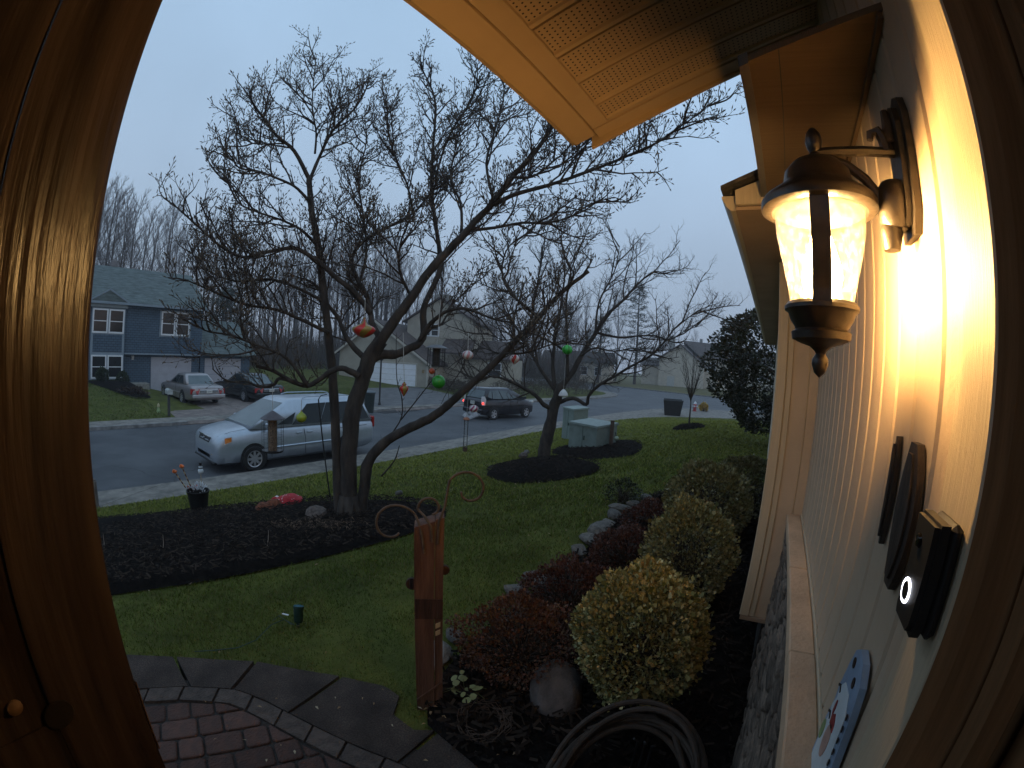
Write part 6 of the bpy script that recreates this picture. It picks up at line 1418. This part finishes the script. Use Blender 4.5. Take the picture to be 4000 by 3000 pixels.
garage_door(bh, (-31.33, 7.2, -2.97), (0, 1, 0), 2.8, 2.17, greyd); garage_door(gw, (-31.29, 10.95, -2.97), (0, 1, 0), 2.75, 2.17, greyd)
B((-31.35, 5.9, -1.0), (-31.25, 6.05, -.72), 'wall_lamp', mat('pale lamp', (.4, .4, .38), .5))
st_ = mat('pale planter stone', (.24, .23, .20), .85, .3, 5, .5, 30)
o = MB().b2((-30.3, 5.45, -3.0), (-29.2, 6.65, -2.30)).build('planter_wall', st_, loc=(-29.8, 6, -3)); tag(o, 'low pale stone planter box beside the garage of the blue house', 'planter')
bed2 = smoothpoly([(-30.4, 2.6), (-30.4, 5.4), (-27.6, 6.0), (-25.2, 6.0), (-24.6, 5.0), (-25.8, 4.2), (-28.5, 3.0)])
bedmesh('mulch_bed', bed2, .06, fz, 300)
dg = [(.02, .035, .012), (.03, .045, .015), (.015, .025, .01)]
shrub('conical_shrub', 'small conical evergreen under the bay window of the blue house', (-29.9, 3.85, -2.3), (.34, .34, .42), 1300, dg, .09)
shrub('conical_shrub', 'small conical evergreen right of the bay window by the planter', (-29.4, 5.0, -2.5), (.34, .34, .42), 1300, dg, .09)
shrub('dry_shrub', 'brown withered ground shrub in the mulch left of the driveway', (-26.2, 5.0, -2.75), (.9, .7, .22), 1400, [(.05, .03, .02), (.03, .02, .015), (.07, .045, .03)], .09, lump=.3)
# mailbox, garden gnome
mbp = Vector((-20.1, 5.42, -2.95)); mbx = thing('mailbox', 'pale mailbox on a dark post at the left edge of the driveway', 'mailbox', mbp)
m = MB(); m.box(mbp+Vector((0, 0, .45)), (.10, .10, .95)); m.build('post', mat('dark grey post', (.05, .05, .05), .8), mbx)
m = MB(); pr = [(-.11, .93), (.11, .93), (.11, 1.06)]+[(.11*math.cos(a), 1.06+.09*math.sin(a)) for a in np.arange(.3, PI, .35)]+[(-.11, 1.06)]
m.poly([(mbp.x-.26, mbp.y+y, mbp.z+z) for y, z in pr], (.52, 0, 0)); m.build('box', mat('off white box', (.38, .40, .38), .6), mbx)
gp = Vector((-21.3, 5.25, fz(-21.3, 5.25))); gn_ = thing('garden_statue', 'tiny pale yellow and green garden statue near the mailbox post', 'statue', gp)
m = MB(); m.lathe([(.07, 0), (.09, .08), (.05, .2), (.04, .26)], gp, 10); m.build('body', gn, gn_); m = MB(); m.ball(gp+Vector((0, 0, .30)), .06, n=8); m.lathe([(.06, .33), (0, .44)], gp, 8); m.build('head', mat('pale yellow', (.5, .42, .25), .6), gn_)

# beige house with gabled garage (built in its own frame, then turned to the street)
clap = brickmat('beige clapboard', (.36, .33, .265), (.35, .32, .26), (.15, .14, .11), 60, .11, .010, .75, .6, 0, axis='XZ')
broof = mat('brown roof shingles', (.075, .055, .048), .9, .3, 3, .8, 40); wtrim = mat('beige trim', (.42, .39, .33), .6, .06, 4)
eh = thing('beige_house', 'beige clapboard house with white garage door and brown roofs behind the magnolia', 'house')
def E_(lo, hi, name, m, parent=eh): return MB().b2(lo, hi).build(name, m, parent)
gb_ = MB(); gb_.poly([(-3.55, 0, -.2), (6.15, 0, -.2), (6.15, 0, 2.3), (.5, 0, 6.05), (-3.55, 0, 3.1)], (0, 7.5, 0)); gfr = gb_.build('garage_wall', clap, eh)
r_ = MB(); r_.poly([(.5, -.35, 6.10), (6.6, -.35, 2.02), (6.6, -.35, 2.17), (.5, -.35, 6.27), (-4.0, -.35, 2.95), (-4.0, -.35, 2.80)], (0, 8.2, 0)); r_.build('garage_roof', broof, eh)
r_ = MB(); r_.poly([(.5, -.38, 5.92), (6.55, -.38, 1.88), (6.55, -.38, 2.10), (.5, -.38, 6.16), (-3.95, -.38, 2.90), (-3.95, -.38, 2.68)], (0, .06, 0)); r_.build('rake_trim', wtrim, eh)
gd = garage_door(eh, (.1, -.002, 0), (1, 0, 0), 4.8, 2.1, mat('white garage door', (.72, .74, .78), .5, .05, 3))
for lo, hi in (((-.05, -.06, 0), (.09, -.005, 2.24)), ((4.91, -.06, 0), (5.05, -.005, 2.24)), ((.09, -.06, 2.11), (4.91, -.005, 2.24))): E_(lo, hi, 'door_trim', wtrim)
E_((5.55, -.09, 1.35), (5.75, -.005, 1.65), 'wall_lamp', mat('brass lamp', (.25, .18, .08), .5))
E_((5.98, -.05, -.1), (6.14, -.004, 2.25), 'corner_board', wtrim)
up = MB(); up.poly([(1.8, 4.5, 0), (9.2, 4.5, 0), (9.2, 4.5, 6.6), (5.3, 4.5, 8.9), (1.8, 4.5, 6.6)], (0, 8, 0)); up.build('upper_wall', clap, eh)
r_ = MB(); r_.poly([(5.3, 4.2, 8.95), (9.7, 4.2, 6.35), (9.7, 4.2, 6.5), (5.3, 4.2, 9.12), (1.3, 4.2, 6.5), (1.3, 4.2, 6.35)], (0, 8.6, 0)); r_.build('upper_roof', broof, eh)
E_((4.2, 6.0, 6.5), (5.7, 7.2, 9.6), 'chimney', mat('pale chimney chase', (.2, .19, .17), .8, .1, 3))
for x in (3.55, 4.5): window(eh, (x, 4.495, 5.0), (1, 0, 0), .92, 1.3, .09)
r_ = MB(); r_.poly([(6.2, 4.49, 4.7), (6.2, 2.2, 3.3), (6.2, 2.2, 3.42), (6.2, 4.49, 4.85)], (3.2, 0, 0)); r_.build('porch_roof', broof, eh)
E_((9.21, 4.3, -.3), (13.2, 11, 3.0), 'wing_wall', clap); r_ = MB(); r_.poly([(9.21, 3.9, 2.9), (13.6, 3.9, 2.9), (13.6, 7.5, 4.8), (9.21, 7.5, 4.8)], (0, 0, .14)); r_.build('wing_roof', broof, eh)
window(eh, (10.8, 4.295, 1.2), (1, 0, 0), 1.4, 1.45, .10)
eh.location = (-34.6, 28.6, -2.95); eh.rotation_euler = (0, 0, math.radians(22.3))
# things by that driveway
tc_ = PZ(1442, 1612, -2.95); tcn = thing('trash_can', 'dark green wheeled trash can at the kerb left of the beige house driveway', 'trash can', tc_)
tg = mat('dark green bin', (.012, .022, .02), .55, .2, 8); m = MB(); m.lathe([(.22, 0), (.27, .95), (.30, .96), (.30, 1.0)], tc_, 14); m.build('body', tg, tcn, smooth=True); m = MB(); m.lathe([(.31, 1.0), (.31, 1.04), (.2, 1.09), (0, 1.10)], tc_, 14); m.build('lid', mat('grey blue lid', (.09, .11, .12), .5), tcn, smooth=True)
for s_ in (-1, 1): m = MB(); m.lathe([(0, -.03), (.1, -.03), (.1, .03), (0, .03)], tc_+Vector((-.22, s_*.2, .1)), 12, (0, 1, 0)); m.build('wheel', black, tcn)
lp = PZ(1482, 1582, -2.95); lpt = thing('lamp_post', 'thin black garden lamp post by the beige house driveway', 'lamp post', lp); m = MB(); m.tube([lp, lp+Vector((0, 0, 2.55))], .05, 8); m.lathe([(.09, 0), (.07, .15), (.05, .2)], lp, 10); m.build('pole', blackmetal, lpt)
m = MB(); m.lathe([(.06, 2.55), (.13, 2.62), (.16, 2.95), (.17, 2.97), (.05, 3.1), (0, 3.15)], lp, 8); m.build('lantern_head', blackmetal, lpt)
hb = [(.045, .03, .02), (.06, .045, .03), (.03, .024, .016), (.08, .055, .035), (.04, .04, .02)]
def hedge(label, a, b, wd, h, n, cols=hb, leaf=.10):
    a, b = Vector((*a, 0)), Vector((*b, 0)); a.z = fz(a.x, a.y); b.z = fz(b.x, b.y); t = thing('hedge', label, 'hedge', (a+b)/2)
    u = RNG.uniform(0, 1, n); ax = np.array(a); bx = np.array(b); d = (b-a).normalized(); nx_ = np.array([-d.y, d.x, 0]); th = RNG.uniform(0, PI, n)
    rr = (1+.14*np.sin(u*40)+.12*np.sin(u*23+th*4))*np.clip(1-RNG.exponential(.12, n), .3, 1)
    P = ax+(bx-ax)*u[:, None]+nx_*(np.cos(th)*rr*wd/2)[:, None]; P[:, 2] += np.sin(th)**.6*rr*h; P -= np.array(t.location)
    o = RNG.normal(size=(n, 3))+np.array([0, 0, .5]); o /= np.linalg.norm(o, axis=1)[:, None]; s2 = np.cross(o, RNG.normal(size=(n, 3))); s2 /= np.linalg.norm(s2, axis=1)[:, None]; l = leaf*RNG.uniform(.6, 1.4, n)[:, None]
    V = np.stack([P, P+o*l*.5+s2*l*.25, P+o*l, P+o*l*.5-s2*l*.25], 1).reshape(-1, 3); tag(npmesh('foliage', V, np.arange(n*4).reshape(-1, 4), leafmat('hedge leaves', cols, .7), t), kind='stuff')
    m = MB()
    for k in range(40): p = a.lerp(b, random.random()); m.tube([p, p+Vector((random.uniform(-.3, .3), random.uniform(-.3, .3), h*.9))], [.02, .006], 4)
    tag(m.build('stem', twigm, t), kind='stuff'); return t
hedge('brown leafless hedge along the right side of the beige house driveway', (-30.2, 32.3), (-22.8, 28.9), 1.5, .95, 5200)
hedge('brown hedge row between the beige house and the street corner behind the hatchback', (-20.5, 30.5), (-18.2, 43.5), 2.4, 1.25, 9000)
hedge('dark brushy hedge at the back of the corner lot', (-30, 46), (-20.5, 49), 2.6, 1.5, 6500, [(.03, .022, .015), (.045, .035, .025), (.025, .025, .014)])

# house with gable end on the far corner
cor = thing('corner_house', 'pale grey gabled house beyond the intersection on the right', 'house', (-17, 85, -3))
gwall = brickmat('pale grey siding', (.52, .46, .37), (.51, .45, .36), (.38, .34, .28), 60, .14, .008, .75, .3, 0, axis='XZ')
g = MB(); g.poly([(-21.25, 85, -3.05), (-12.6, 85, -3.05), (-12.6, 85, 1.25), (-17.3, 85, 4.85), (-21.25, 85, 2.25)], (0, 9, 0)); g.build('gable_wall', gwall, cor)
g = MB(); g.poly([(-17.3, 84.6, 4.9), (-12.2, 84.6, .98), (-12.2, 84.6, 1.2), (-17.3, 84.6, 5.15), (-21.7, 84.6, 2.2), (-21.7, 84.6, 2.0)], (0, 9.6, 0)); g.build('gable_roof', mat('grey brown shingles', (.10, .083, .076), .9, .2, 3, .5, 30), cor)
g = MB(); g.poly([(-17.6, 89, 5.9), (-6.5, 89, 5.2), (-6.0, 86, 2.5), (-13.2, 86, 2.6)], (0, .1, .18)); g.poly([(-17.6, 89, 5.9), (-6.5, 89, 5.2), (-6.5, 95, 2.5), (-17.6, 95, 2.5)], (0, 0, .15)); g.build('main_roof', mat('grey brown shingles', (.11, .10, .10)), cor)
MB().b2((-12.59, 86.5, -3.05), (-6.8, 94, 2.55)).build('side_wall', gwall, cor)
window(cor, (-12.2, 86.49, .3), (1, 0, 0), 1.6, 1.7, .1)
MB().b2((-19.5, 84.9, -3.0), (-18.1, 84.99, -1.0)).build('side_door', mat('pale door', (.46, .46, .43), .6), cor)
MB().b2((-20.5, 89, 3), (-19.4, 90, 6.9)).build('chimney', mat('pale chimney', (.4, .39, .36), .8), cor); MB().b2((-14.5, 90, 5), (-14.0, 90.5, 6.6)).build('vent_pipe', mat('grey vent', (.25, .25, .25), .6), cor)
MB().b2((-25.2, 87, -3.05), (-21.26, 93, .9)).build('side_wing', gwall, cor)
g = MB(); g.poly([(-25.6, 86.6, .8), (-21.2, 86.6, .8), (-21.2, 90, 2.3), (-25.6, 90, 2.3)], (0, 0, .15)); g.build('wing_roof', mat('grey brown shingles', (.11, .10, .10)), cor)
def farhouse(label, x, y, w_, d, h, rot, wall, roofm, gable=2.6):
    t = thing('far_house', label, 'house'); m = MB(); m.b2((-w_/2, -d/2, -.3), (w_/2, d/2, h)); m.build('wall', wall, t)
    m = MB(); m.poly([(-w_/2-.4, -d/2-.4, h-.1), (-w_/2-.4, 0, h+gable), (-w_/2-.4, d/2+.4, h-.1)], (w_+.8, 0, 0)); r_ = m.build('roof', roofm, t); m = MB(); m.b2((w_*.2, -.4, h+gable-1), (w_*.2+.8, .4, h+gable+.9)); m.build('chimney', wall, r_)
    for k in range(3): window(t, (-w_/2+w_*(.14+.28*k), -d/2-.001, h*.35), (1, 0, 0), w_*.14, 1.5, .1)
    t.location = (x, y, -3); t.rotation_euler = (0, 0, rot)
farhouse('small brown walled house far off between the second tree and the pine', -44, 96, 14, 9, 3.4, .3, mat('reddish brown wall', (.16, .11, .09), .8, .15, 2), broof)
farhouse('grey house behind the corner house at the far right', -6, 112, 16, 10, 5.6, -.1, gwall, broof, 3.2)
farhouse('pale house half hidden by brush beyond the cross street', -33, 78, 9, 8, 3.6, .25, gwall, broof, 2)

# ---------------------------------------------------------------- near street corner: utility cabinets, bin, hydrant
ub = mat('pale green enamel', (.20, .245, .22), .5, .12, 5); ubd = mat('green enamel seam', (.10, .14, .12), .6)
def cabinet(label, px, py, D, w_, d, h, rot, slope=.03):
    q = PD(px, py, D); p = Vector((q.x, q.y, gz(q.x, q.y)-.02)); t = thing('utility_box', label, 'utility box'); 
    m = MB(); m.add([(-w_/2, -d/2, 0), (w_/2, -d/2, 0), (w_/2, d/2, 0), (-w_/2, d/2, 0), (-w_/2, -d/2, h-slope), (w_/2, -d/2, h-slope), (w_/2, d/2, h), (-w_/2, d/2, h)], [(3, 2, 1, 0), (4, 5, 6, 7), (0, 1, 5, 4), (1, 2, 6, 5), (2, 3, 7, 6), (3, 0, 4, 7)]); m.build('cabinet', ub, t)
    m = MB(); m.add([(-w_/2-.03, -d/2-.03, h-slope-.02), (w_/2+.03, -d/2-.03, h-slope-.02), (w_/2+.03, d/2+.03, h), (-w_/2-.03, d/2+.03, h), (-w_/2-.02, -d/2-.02, h-slope+.03), (w_/2+.02, -d/2-.02, h-slope+.03), (w_/2+.02, d/2+.02, h+.05), (-w_/2-.02, d/2+.02, h+.05)], [(3, 2, 1, 0), (4, 5, 6, 7), (0, 1, 5, 4), (1, 2, 6, 5), (2, 3, 7, 6), (3, 0, 4, 7)]); m.build('lid', ub, t)
    m = MB(); m.b2((-.006, -d/2-.006, .05), (.006, -d/2+.001, h-slope-.04)); m.build('door_gap', ubd, t); m = MB(); m.box((.06, -d/2-.02, h*.5), (.03, .04, .1)); m.build('latch', ubd, t)
    t.location = p; t.rotation_euler = (0, 0, rot); return t
cabinet('taller narrow pale green utility cabinet next to the pavement', 2242, 1700, 14.6, .62, .55, 1.02, -.55)
cabinet('low wide pale green transformer box in the small mulch bed', 2312, 1740, 11.3, .92, .75, .68, -.35)
q = PD(2385, 1745, 11.0); p = Vector((q.x, q.y, gz(q.x, q.y)-.05)); m = MB(); m.box(p+Vector((0, 0, .36)), (.075, .075, .78)); tag(m.build('marker_post', mat('brown stake', (.10, .065, .045), .85), loc=p), 'short brown wooden stake standing right beside the transformer box', 'post')
q = PD(2405, 1752, 10.8); p = Vector((q.x, q.y, gz(q.x, q.y))); hy = thing('garden_ornament', 'small pale green ball ornament on a dark stem right of the brown stake', 'ornament', p); m = MB(); m.tube([p, p+Vector((0, 0, .28)), p+Vector((-.05, 0, .42))], .012, 5); m.build('stem', black, hy); m = MB(); m.ball(p+Vector((0, 0, .27)), .055, n=10); m.build('ball', mat('pale green ball', (.30, .36, .26), .4), hy, smooth=True)
pb = PZ(2625, 1621, -2.95); bn_ = thing('trash_bin', 'square black open bin standing on the street corner by the sapling', 'bin', pb)
m = MB(); w0, w1, h = .52, .66, 1.02
for a in range(4):
    R_ = Matrix.Rotation(.25+a*PI/2, 3, 'Z'); P = [R_ @ Vector(v) for v in ((-w0, -w0, 0), (w0, -w0, 0), (w1, -w1, h), (-w1, -w1, h))]; m.poly([pb+v for v in P], R_ @ Vector((0, .04, 0)))
m.build('body', black, bn_); m = MB(); m.poly([pb+Matrix.Rotation(.25, 3, 'Z') @ Vector(v) for v in ((-w0, -w0, .02), (w0, -w0, .02), (w0, w0, .02), (-w0, w0, .02))], (0, 0, .05)); m.build('bottom', black, bn_)
rim = [pb+Matrix.Rotation(.25, 3, 'Z') @ Vector(v) for v in ((-w1, -w1, h), (w1, -w1, h), (w1, w1, h), (-w1, w1, h))]; m = MB(); m.tube(rim, .035, 5, closed=True); m.build('rim', mat('grey rim', (.07, .075, .08), .5), bn_)
hp = PZ(2713, 1607, -2.97); hd = thing('fire_hydrant', 'red fire hydrant with white cap at the street corner', 'hydrant', hp); redh = mat('hydrant red', (.32, .025, .03), .5, .1, 6); k = 1.0
m = MB(); m.lathe([(.17, 0), (.17, .05), (.12, .06), (.12, .50), (.15, .51), (.15, .55), (.125, .56)], hp, 16); m.build('barrel', redh, hd, smooth=True)
m = MB(); m.lathe([(.125, .56), (.12, .64), (.08, .71), (.03, .74), (.03, .79), (0, .79)], hp, 16); m.build('bonnet', white_trim, hd, smooth=True)
for a, r_ in ((0, .05), (PI/2, .065), (PI, .05), (-PI/2, .065)):
    d = Vector((math.cos(a), math.sin(a), 0)); m = MB(); m.lathe([(r_, .10), (r_, .17), (r_*.6, .18), (0, .19)], hp+Vector((0, 0, .40)), 10, d); m.build('outlet_cap', white_trim, hd)
ys_ = PZ(2748, 1606, -2.95); shrub('yellow_shrub', 'small golden yellow shrub just right of the fire hydrant', (ys_.x, ys_.y, -2.95), (.28, .28, .28), 500, [(.35, .2, .03), (.45, .3, .05), (.25, .16, .03)], .12)

# ---------------------------------------------------------------- woods behind the houses
wbark = mat('grey trunk', (.10, .083, .076), .9, .3, 6); wtw = mat('misty twigs', (.11, .092, .086), .9, .2, 10)
def tree_kind(k):
    random.seed(300+k); tk = MB(); cr = MB(); H = 17.0; lean = random.uniform(-.03, .03)
    pts = [Vector((lean*z*random.uniform(.6, 1.4), random.uniform(-.02, .02)*z, z)) for z in (-.3, 2, 5, 8, 11, 14, H)]
    tk.tube(pts, [.20, .17, .145, .115, .085, .05, .012], 7)
    nb = 30
    for i in range(nb):
        t = .25+.72*(i/nb)**.85; z = H*t; a = i*2.4+random.uniform(-.4, .4); e_ = random.uniform(.75, 1.15)
        idx = min(5, max(0, sum(1 for p in pts if p.z <= z)-1)); p0, p1 = pts[idx], pts[idx+1]; p = p0.lerp(p1, (z-p0.z)/(p1.z-p0.z))
        d = Vector((math.cos(a)*math.cos(e_), math.sin(a)*math.cos(e_), math.sin(e_))); L_ = (1-t)*5.0+1.5
        q, dd = grow(cr, p, d, L_, .045*(1.25-t), 5, .10, .10, 4)
        for j in range(9):
            s = .2+.8*j/9; m0 = int(s*5); m0 = min(4, m0); b = q[m0].lerp(q[m0+1], s*5-m0); d2 = sidedir(q[m0+1]-q[m0], random.uniform(.4, .9), .3)
            q2, _ = grow(cr, b, d2, L_*.36*random.uniform(.6, 1.2), .016, 4, .12, .10, 3)
            for n_ in range(4): k0 = random.randint(0, 3); grow(cr, q2[k0].lerp(q2[k0+1], random.random()), sidedir(q2[k0+1]-q2[k0], random.uniform(.4, .8), .3), L_*.17, .0095, 2, .15, .1, 3)
    return tk.mesh('trunk', wbark), cr.mesh('crown', wtw)
KN = [tree_kind(k) for k in range(5)]; random.seed(11)
WL = 'tall slender bare tree in the wood behind the houses'
def wood_tree(x, y, z, s, k, rot, label=WL, group='bare trees of the wood behind the houses'):
    t = thing('bare_tree', label, 'tree', (x, y, z), group); t.rotation_euler = (0, 0, rot); t.scale = (s*random.uniform(.85, 1.1),)*2+(s,)
    for nm, me in zip(('trunk', 'crown'), KN[k]): o = bpy.data.objects.new(nm, me); C.objects.link(o); o.parent = t
    return t
cnt = 0
for a in np.arange(-93, -23.5, 1.2):
    r = random.uniform(50, 72); aa = math.radians(a+random.uniform(-.4, .4)); x, y = math.sin(aa)*r, math.cos(aa)*r
    if x > -42 and y < 55: x -= 14
    el = np.interp(a, [-93, -84, -72, -60, -46, -34, -28, -23], [16, 16.6, 14.5, 14, 14.6, 12, 9.5, 7])+random.uniform(-2.2, 1.0)
    h = math.hypot(x, y)*math.tan(math.radians(el))+1.3
    where = 'rising behind the blue house roof' if a < -76 else 'between the blue house and the magnolia trunk, behind the parked sedans' if a < -62 else 'behind the magnolia trunk, left of the beige house' if a < -52 else 'rising behind the beige house' if a < -38 else 'right of the beige house, behind the second tree'
    wood_tree(x, y, -1.3, h/17, random.randrange(5), random.uniform(0, 6.28), ('tall' if el > np.interp(a, [-93, -60, -34, -23], [15.4, 13.4, 11.4, 6.5]) else 'shorter')+' slender bare tree '+where); cnt += 1
for (a, r, el, l) in ((-84.4, 50, 17.4, 'tallest bare tree behind the left end of the blue house roof'), (-81.5, 53, 15.8, 'bushy bare tree behind the chimney of the blue house'), (-75.6, 50, 15.6, 'bare tree rising over the right half of the blue house roof')):
    aa = math.radians(a); wood_tree(math.sin(aa)*r, math.cos(aa)*r, -1.3, (r*math.tan(math.radians(el))+1.3)/17, 2 if r > 51 else 0, a, l)
# far, thinner wood and brushy undergrowth read as one mass
m = MB(); random.seed(5)
for k in range(240):
    aa = math.radians(random.uniform(-95, -23)); r = random.uniform(72, 105); x, y = math.sin(aa)*r, math.cos(aa)*r; h = random.uniform(9, 17)*(1 if aa < -.8 else .7); b = Vector((x, y, -1.6)); m.tube([b, b+Vector((random.uniform(-.4, .4), random.uniform(-.4, .4), h*.5)), b+Vector((random.uniform(-.8, .8), random.uniform(-.8, .8), h))], [.16, .11, .02], 4, cap=False)
    for j in range(16): z = random.uniform(.35, .98)*h; a = random.uniform(0, 6.28); q = b+Vector((0, 0, z)); l = (1-z/h)*3+1.2; m.tube([q, q+Vector((math.cos(a)*l*.5, math.sin(a)*l*.5, l*.5)), q+Vector((math.cos(a)*l*.8, math.sin(a)*l*.8, l*1.2))], [.03, .02, .008], 3, cap=False)
tag(m.build('far_wood', wbark), 'hazy far wood of bare trunks behind the houses', kind='stuff')
N = 30000; aa = np.radians(RNG.uniform(-96, -24, N)); r = RNG.uniform(46, 80, N); x, y = np.sin(aa)*r, np.cos(aa)*r; x = np.where((x > -41) & (y < 52), x-12, x); h = RNG.gamma(3.2, .75, N)*np.where(RNG.uniform(size=N) < .2, 1.5, .95); z = np.full(N, -2.2); wd = RNG.uniform(.02, .07, N); lx, ly = RNG.normal(0, .28, N)*h, RNG.normal(0, .28, N)*h; a = RNG.uniform(0, 6.28, N); z = z+RNG.uniform(0, 1, N)*RNG.choice([0, 0, 1.0, 2.0], N)
V = np.stack([np.c_[x-np.cos(a)*wd, y-np.sin(a)*wd, z], np.c_[x+np.cos(a)*wd, y+np.sin(a)*wd, z], np.c_[x+lx, y+ly, z+h]], 1).reshape(-1, 3)
tag(npmesh('underbrush', V, np.arange(N*3).reshape(-1, 3), leafmat('brown brush', [(.07, .052, .042), (.095, .07, .055), (.045, .035, .028), (.075, .062, .038)], .9)), 'brown leafless underbrush filling the wood floor behind the houses', kind='stuff')
# rough evergreens inside the wood edge and the pines by the cross street
def pine(label, x, y, z, H, R0, n, cols, cb=.22):
    t = thing('pine_tree', label, 'tree', (x, y, z)); tk = MB(); tk.tube([(0, 0, -.2), (.1, 0, H*.4), (0, .1, H*.98)], [.30, .22, .03], 8); P = []; D = []
    nb = 64
    for i in range(nb):
        q = cb+(1-cb)*(i/nb)**.9; a = i*2.4+random.uniform(-.5, .5); l = R0*(1-q)**.7*random.uniform(.5, 1.15)+.4; d = Vector((math.cos(a), math.sin(a), random.uniform(-.12, .3))); b = Vector((0, 0, H*q)); tk.tube([b, b+d*l*.6, b+d*l+Vector((0, 0, l*.12))], [.06, .035, .01], 4, cap=False)
        for k in range(int(n/nb)): s = random.uniform(.35, 1.05); P.append(b+d*l*s+Vector((random.gauss(0, .28), random.gauss(0, .28), random.gauss(.1, .16)))); D.append(d)
    tk.build('trunk', bark, None).parent = t
    P = np.array(P); N = len(P); o = np.array(D)*.7+RNG.normal(0, .6, (N, 3))+np.array([0, 0, .4]); o /= np.linalg.norm(o, axis=1)[:, None]; s2 = np.cross(o, RNG.normal(size=(N, 3))); s2 /= np.linalg.norm(s2, axis=1)[:, None]; l = RNG.uniform(.25, .5, N)[:, None]
    V = np.stack([P, P+o*l*.6+s2*l*.10, P+o*l, P+o*l*.6-s2*l*.10], 1).reshape(-1, 3); tag(npmesh('crown', V, np.arange(N*4).reshape(-1, 4), leafmat('pine needles', cols, .7), t), kind='stuff')
pc = [(.025, .035, .022), (.04, .05, .03), (.05, .06, .042), (.02, .028, .018)]
def pz(a, r, z=-2.95): return (math.sin(math.radians(a))*r, math.cos(math.radians(a))*r, z)
pine('tall ragged pine standing left of the pale corner house', *pz(-17.0, 84), 18.6, 4.6, 5200, pc)
pine('lower dark pine left of the tall ragged one', *pz(-21.6, 80), 11.5, 4.4, 4600, pc, .12)
pine('slim grey green pine among the bare trees right of the beige house', *pz(-26.0, 78), 13, 3.6, 3600, pc, .2)
pine('dark evergreen at the right end of the blue house', *pz(-68.5, 47, -2.2), 7.5, 3.4, 3800, pc, .08)
for a, r, el in ((-13.6, 100, 5.2), (-19.4, 95, 9.5), (-23.5, 92, 9.0), (-9.6, 130, 5.0), (-7.5, 140, 4.5)):
    x, y, z = pz(a, r); wood_tree(x, y, z, (r*math.tan(math.radians(el))+3)/17, random.randrange(5), a, 'thin bare tree far beyond the cross street', 'far bare trees beyond the cross street')

# ---------------------------------------------------------------- dusk mist
hz = MB(); hz.b2((-250, -110, -4.3), (130, 255, 36)); hzm = bpy.data.materials.new('dusk mist'); hzm.use_nodes = True; n = hzm.node_tree; n.nodes.clear()
o_ = n.nodes.new('ShaderNodeOutputMaterial'); pv = n.nodes.new('ShaderNodeVolumePrincipled'); pv.inputs['Color'].default_value = (.86, .9, 1, 1); pv.inputs['Density'].default_value = .0013; pv.inputs['Anisotropy'].default_value = .2
n.links.new(pv.outputs[0], o_.inputs['Volume']); tag(hz.build('haze', hzm), kind='stuff')
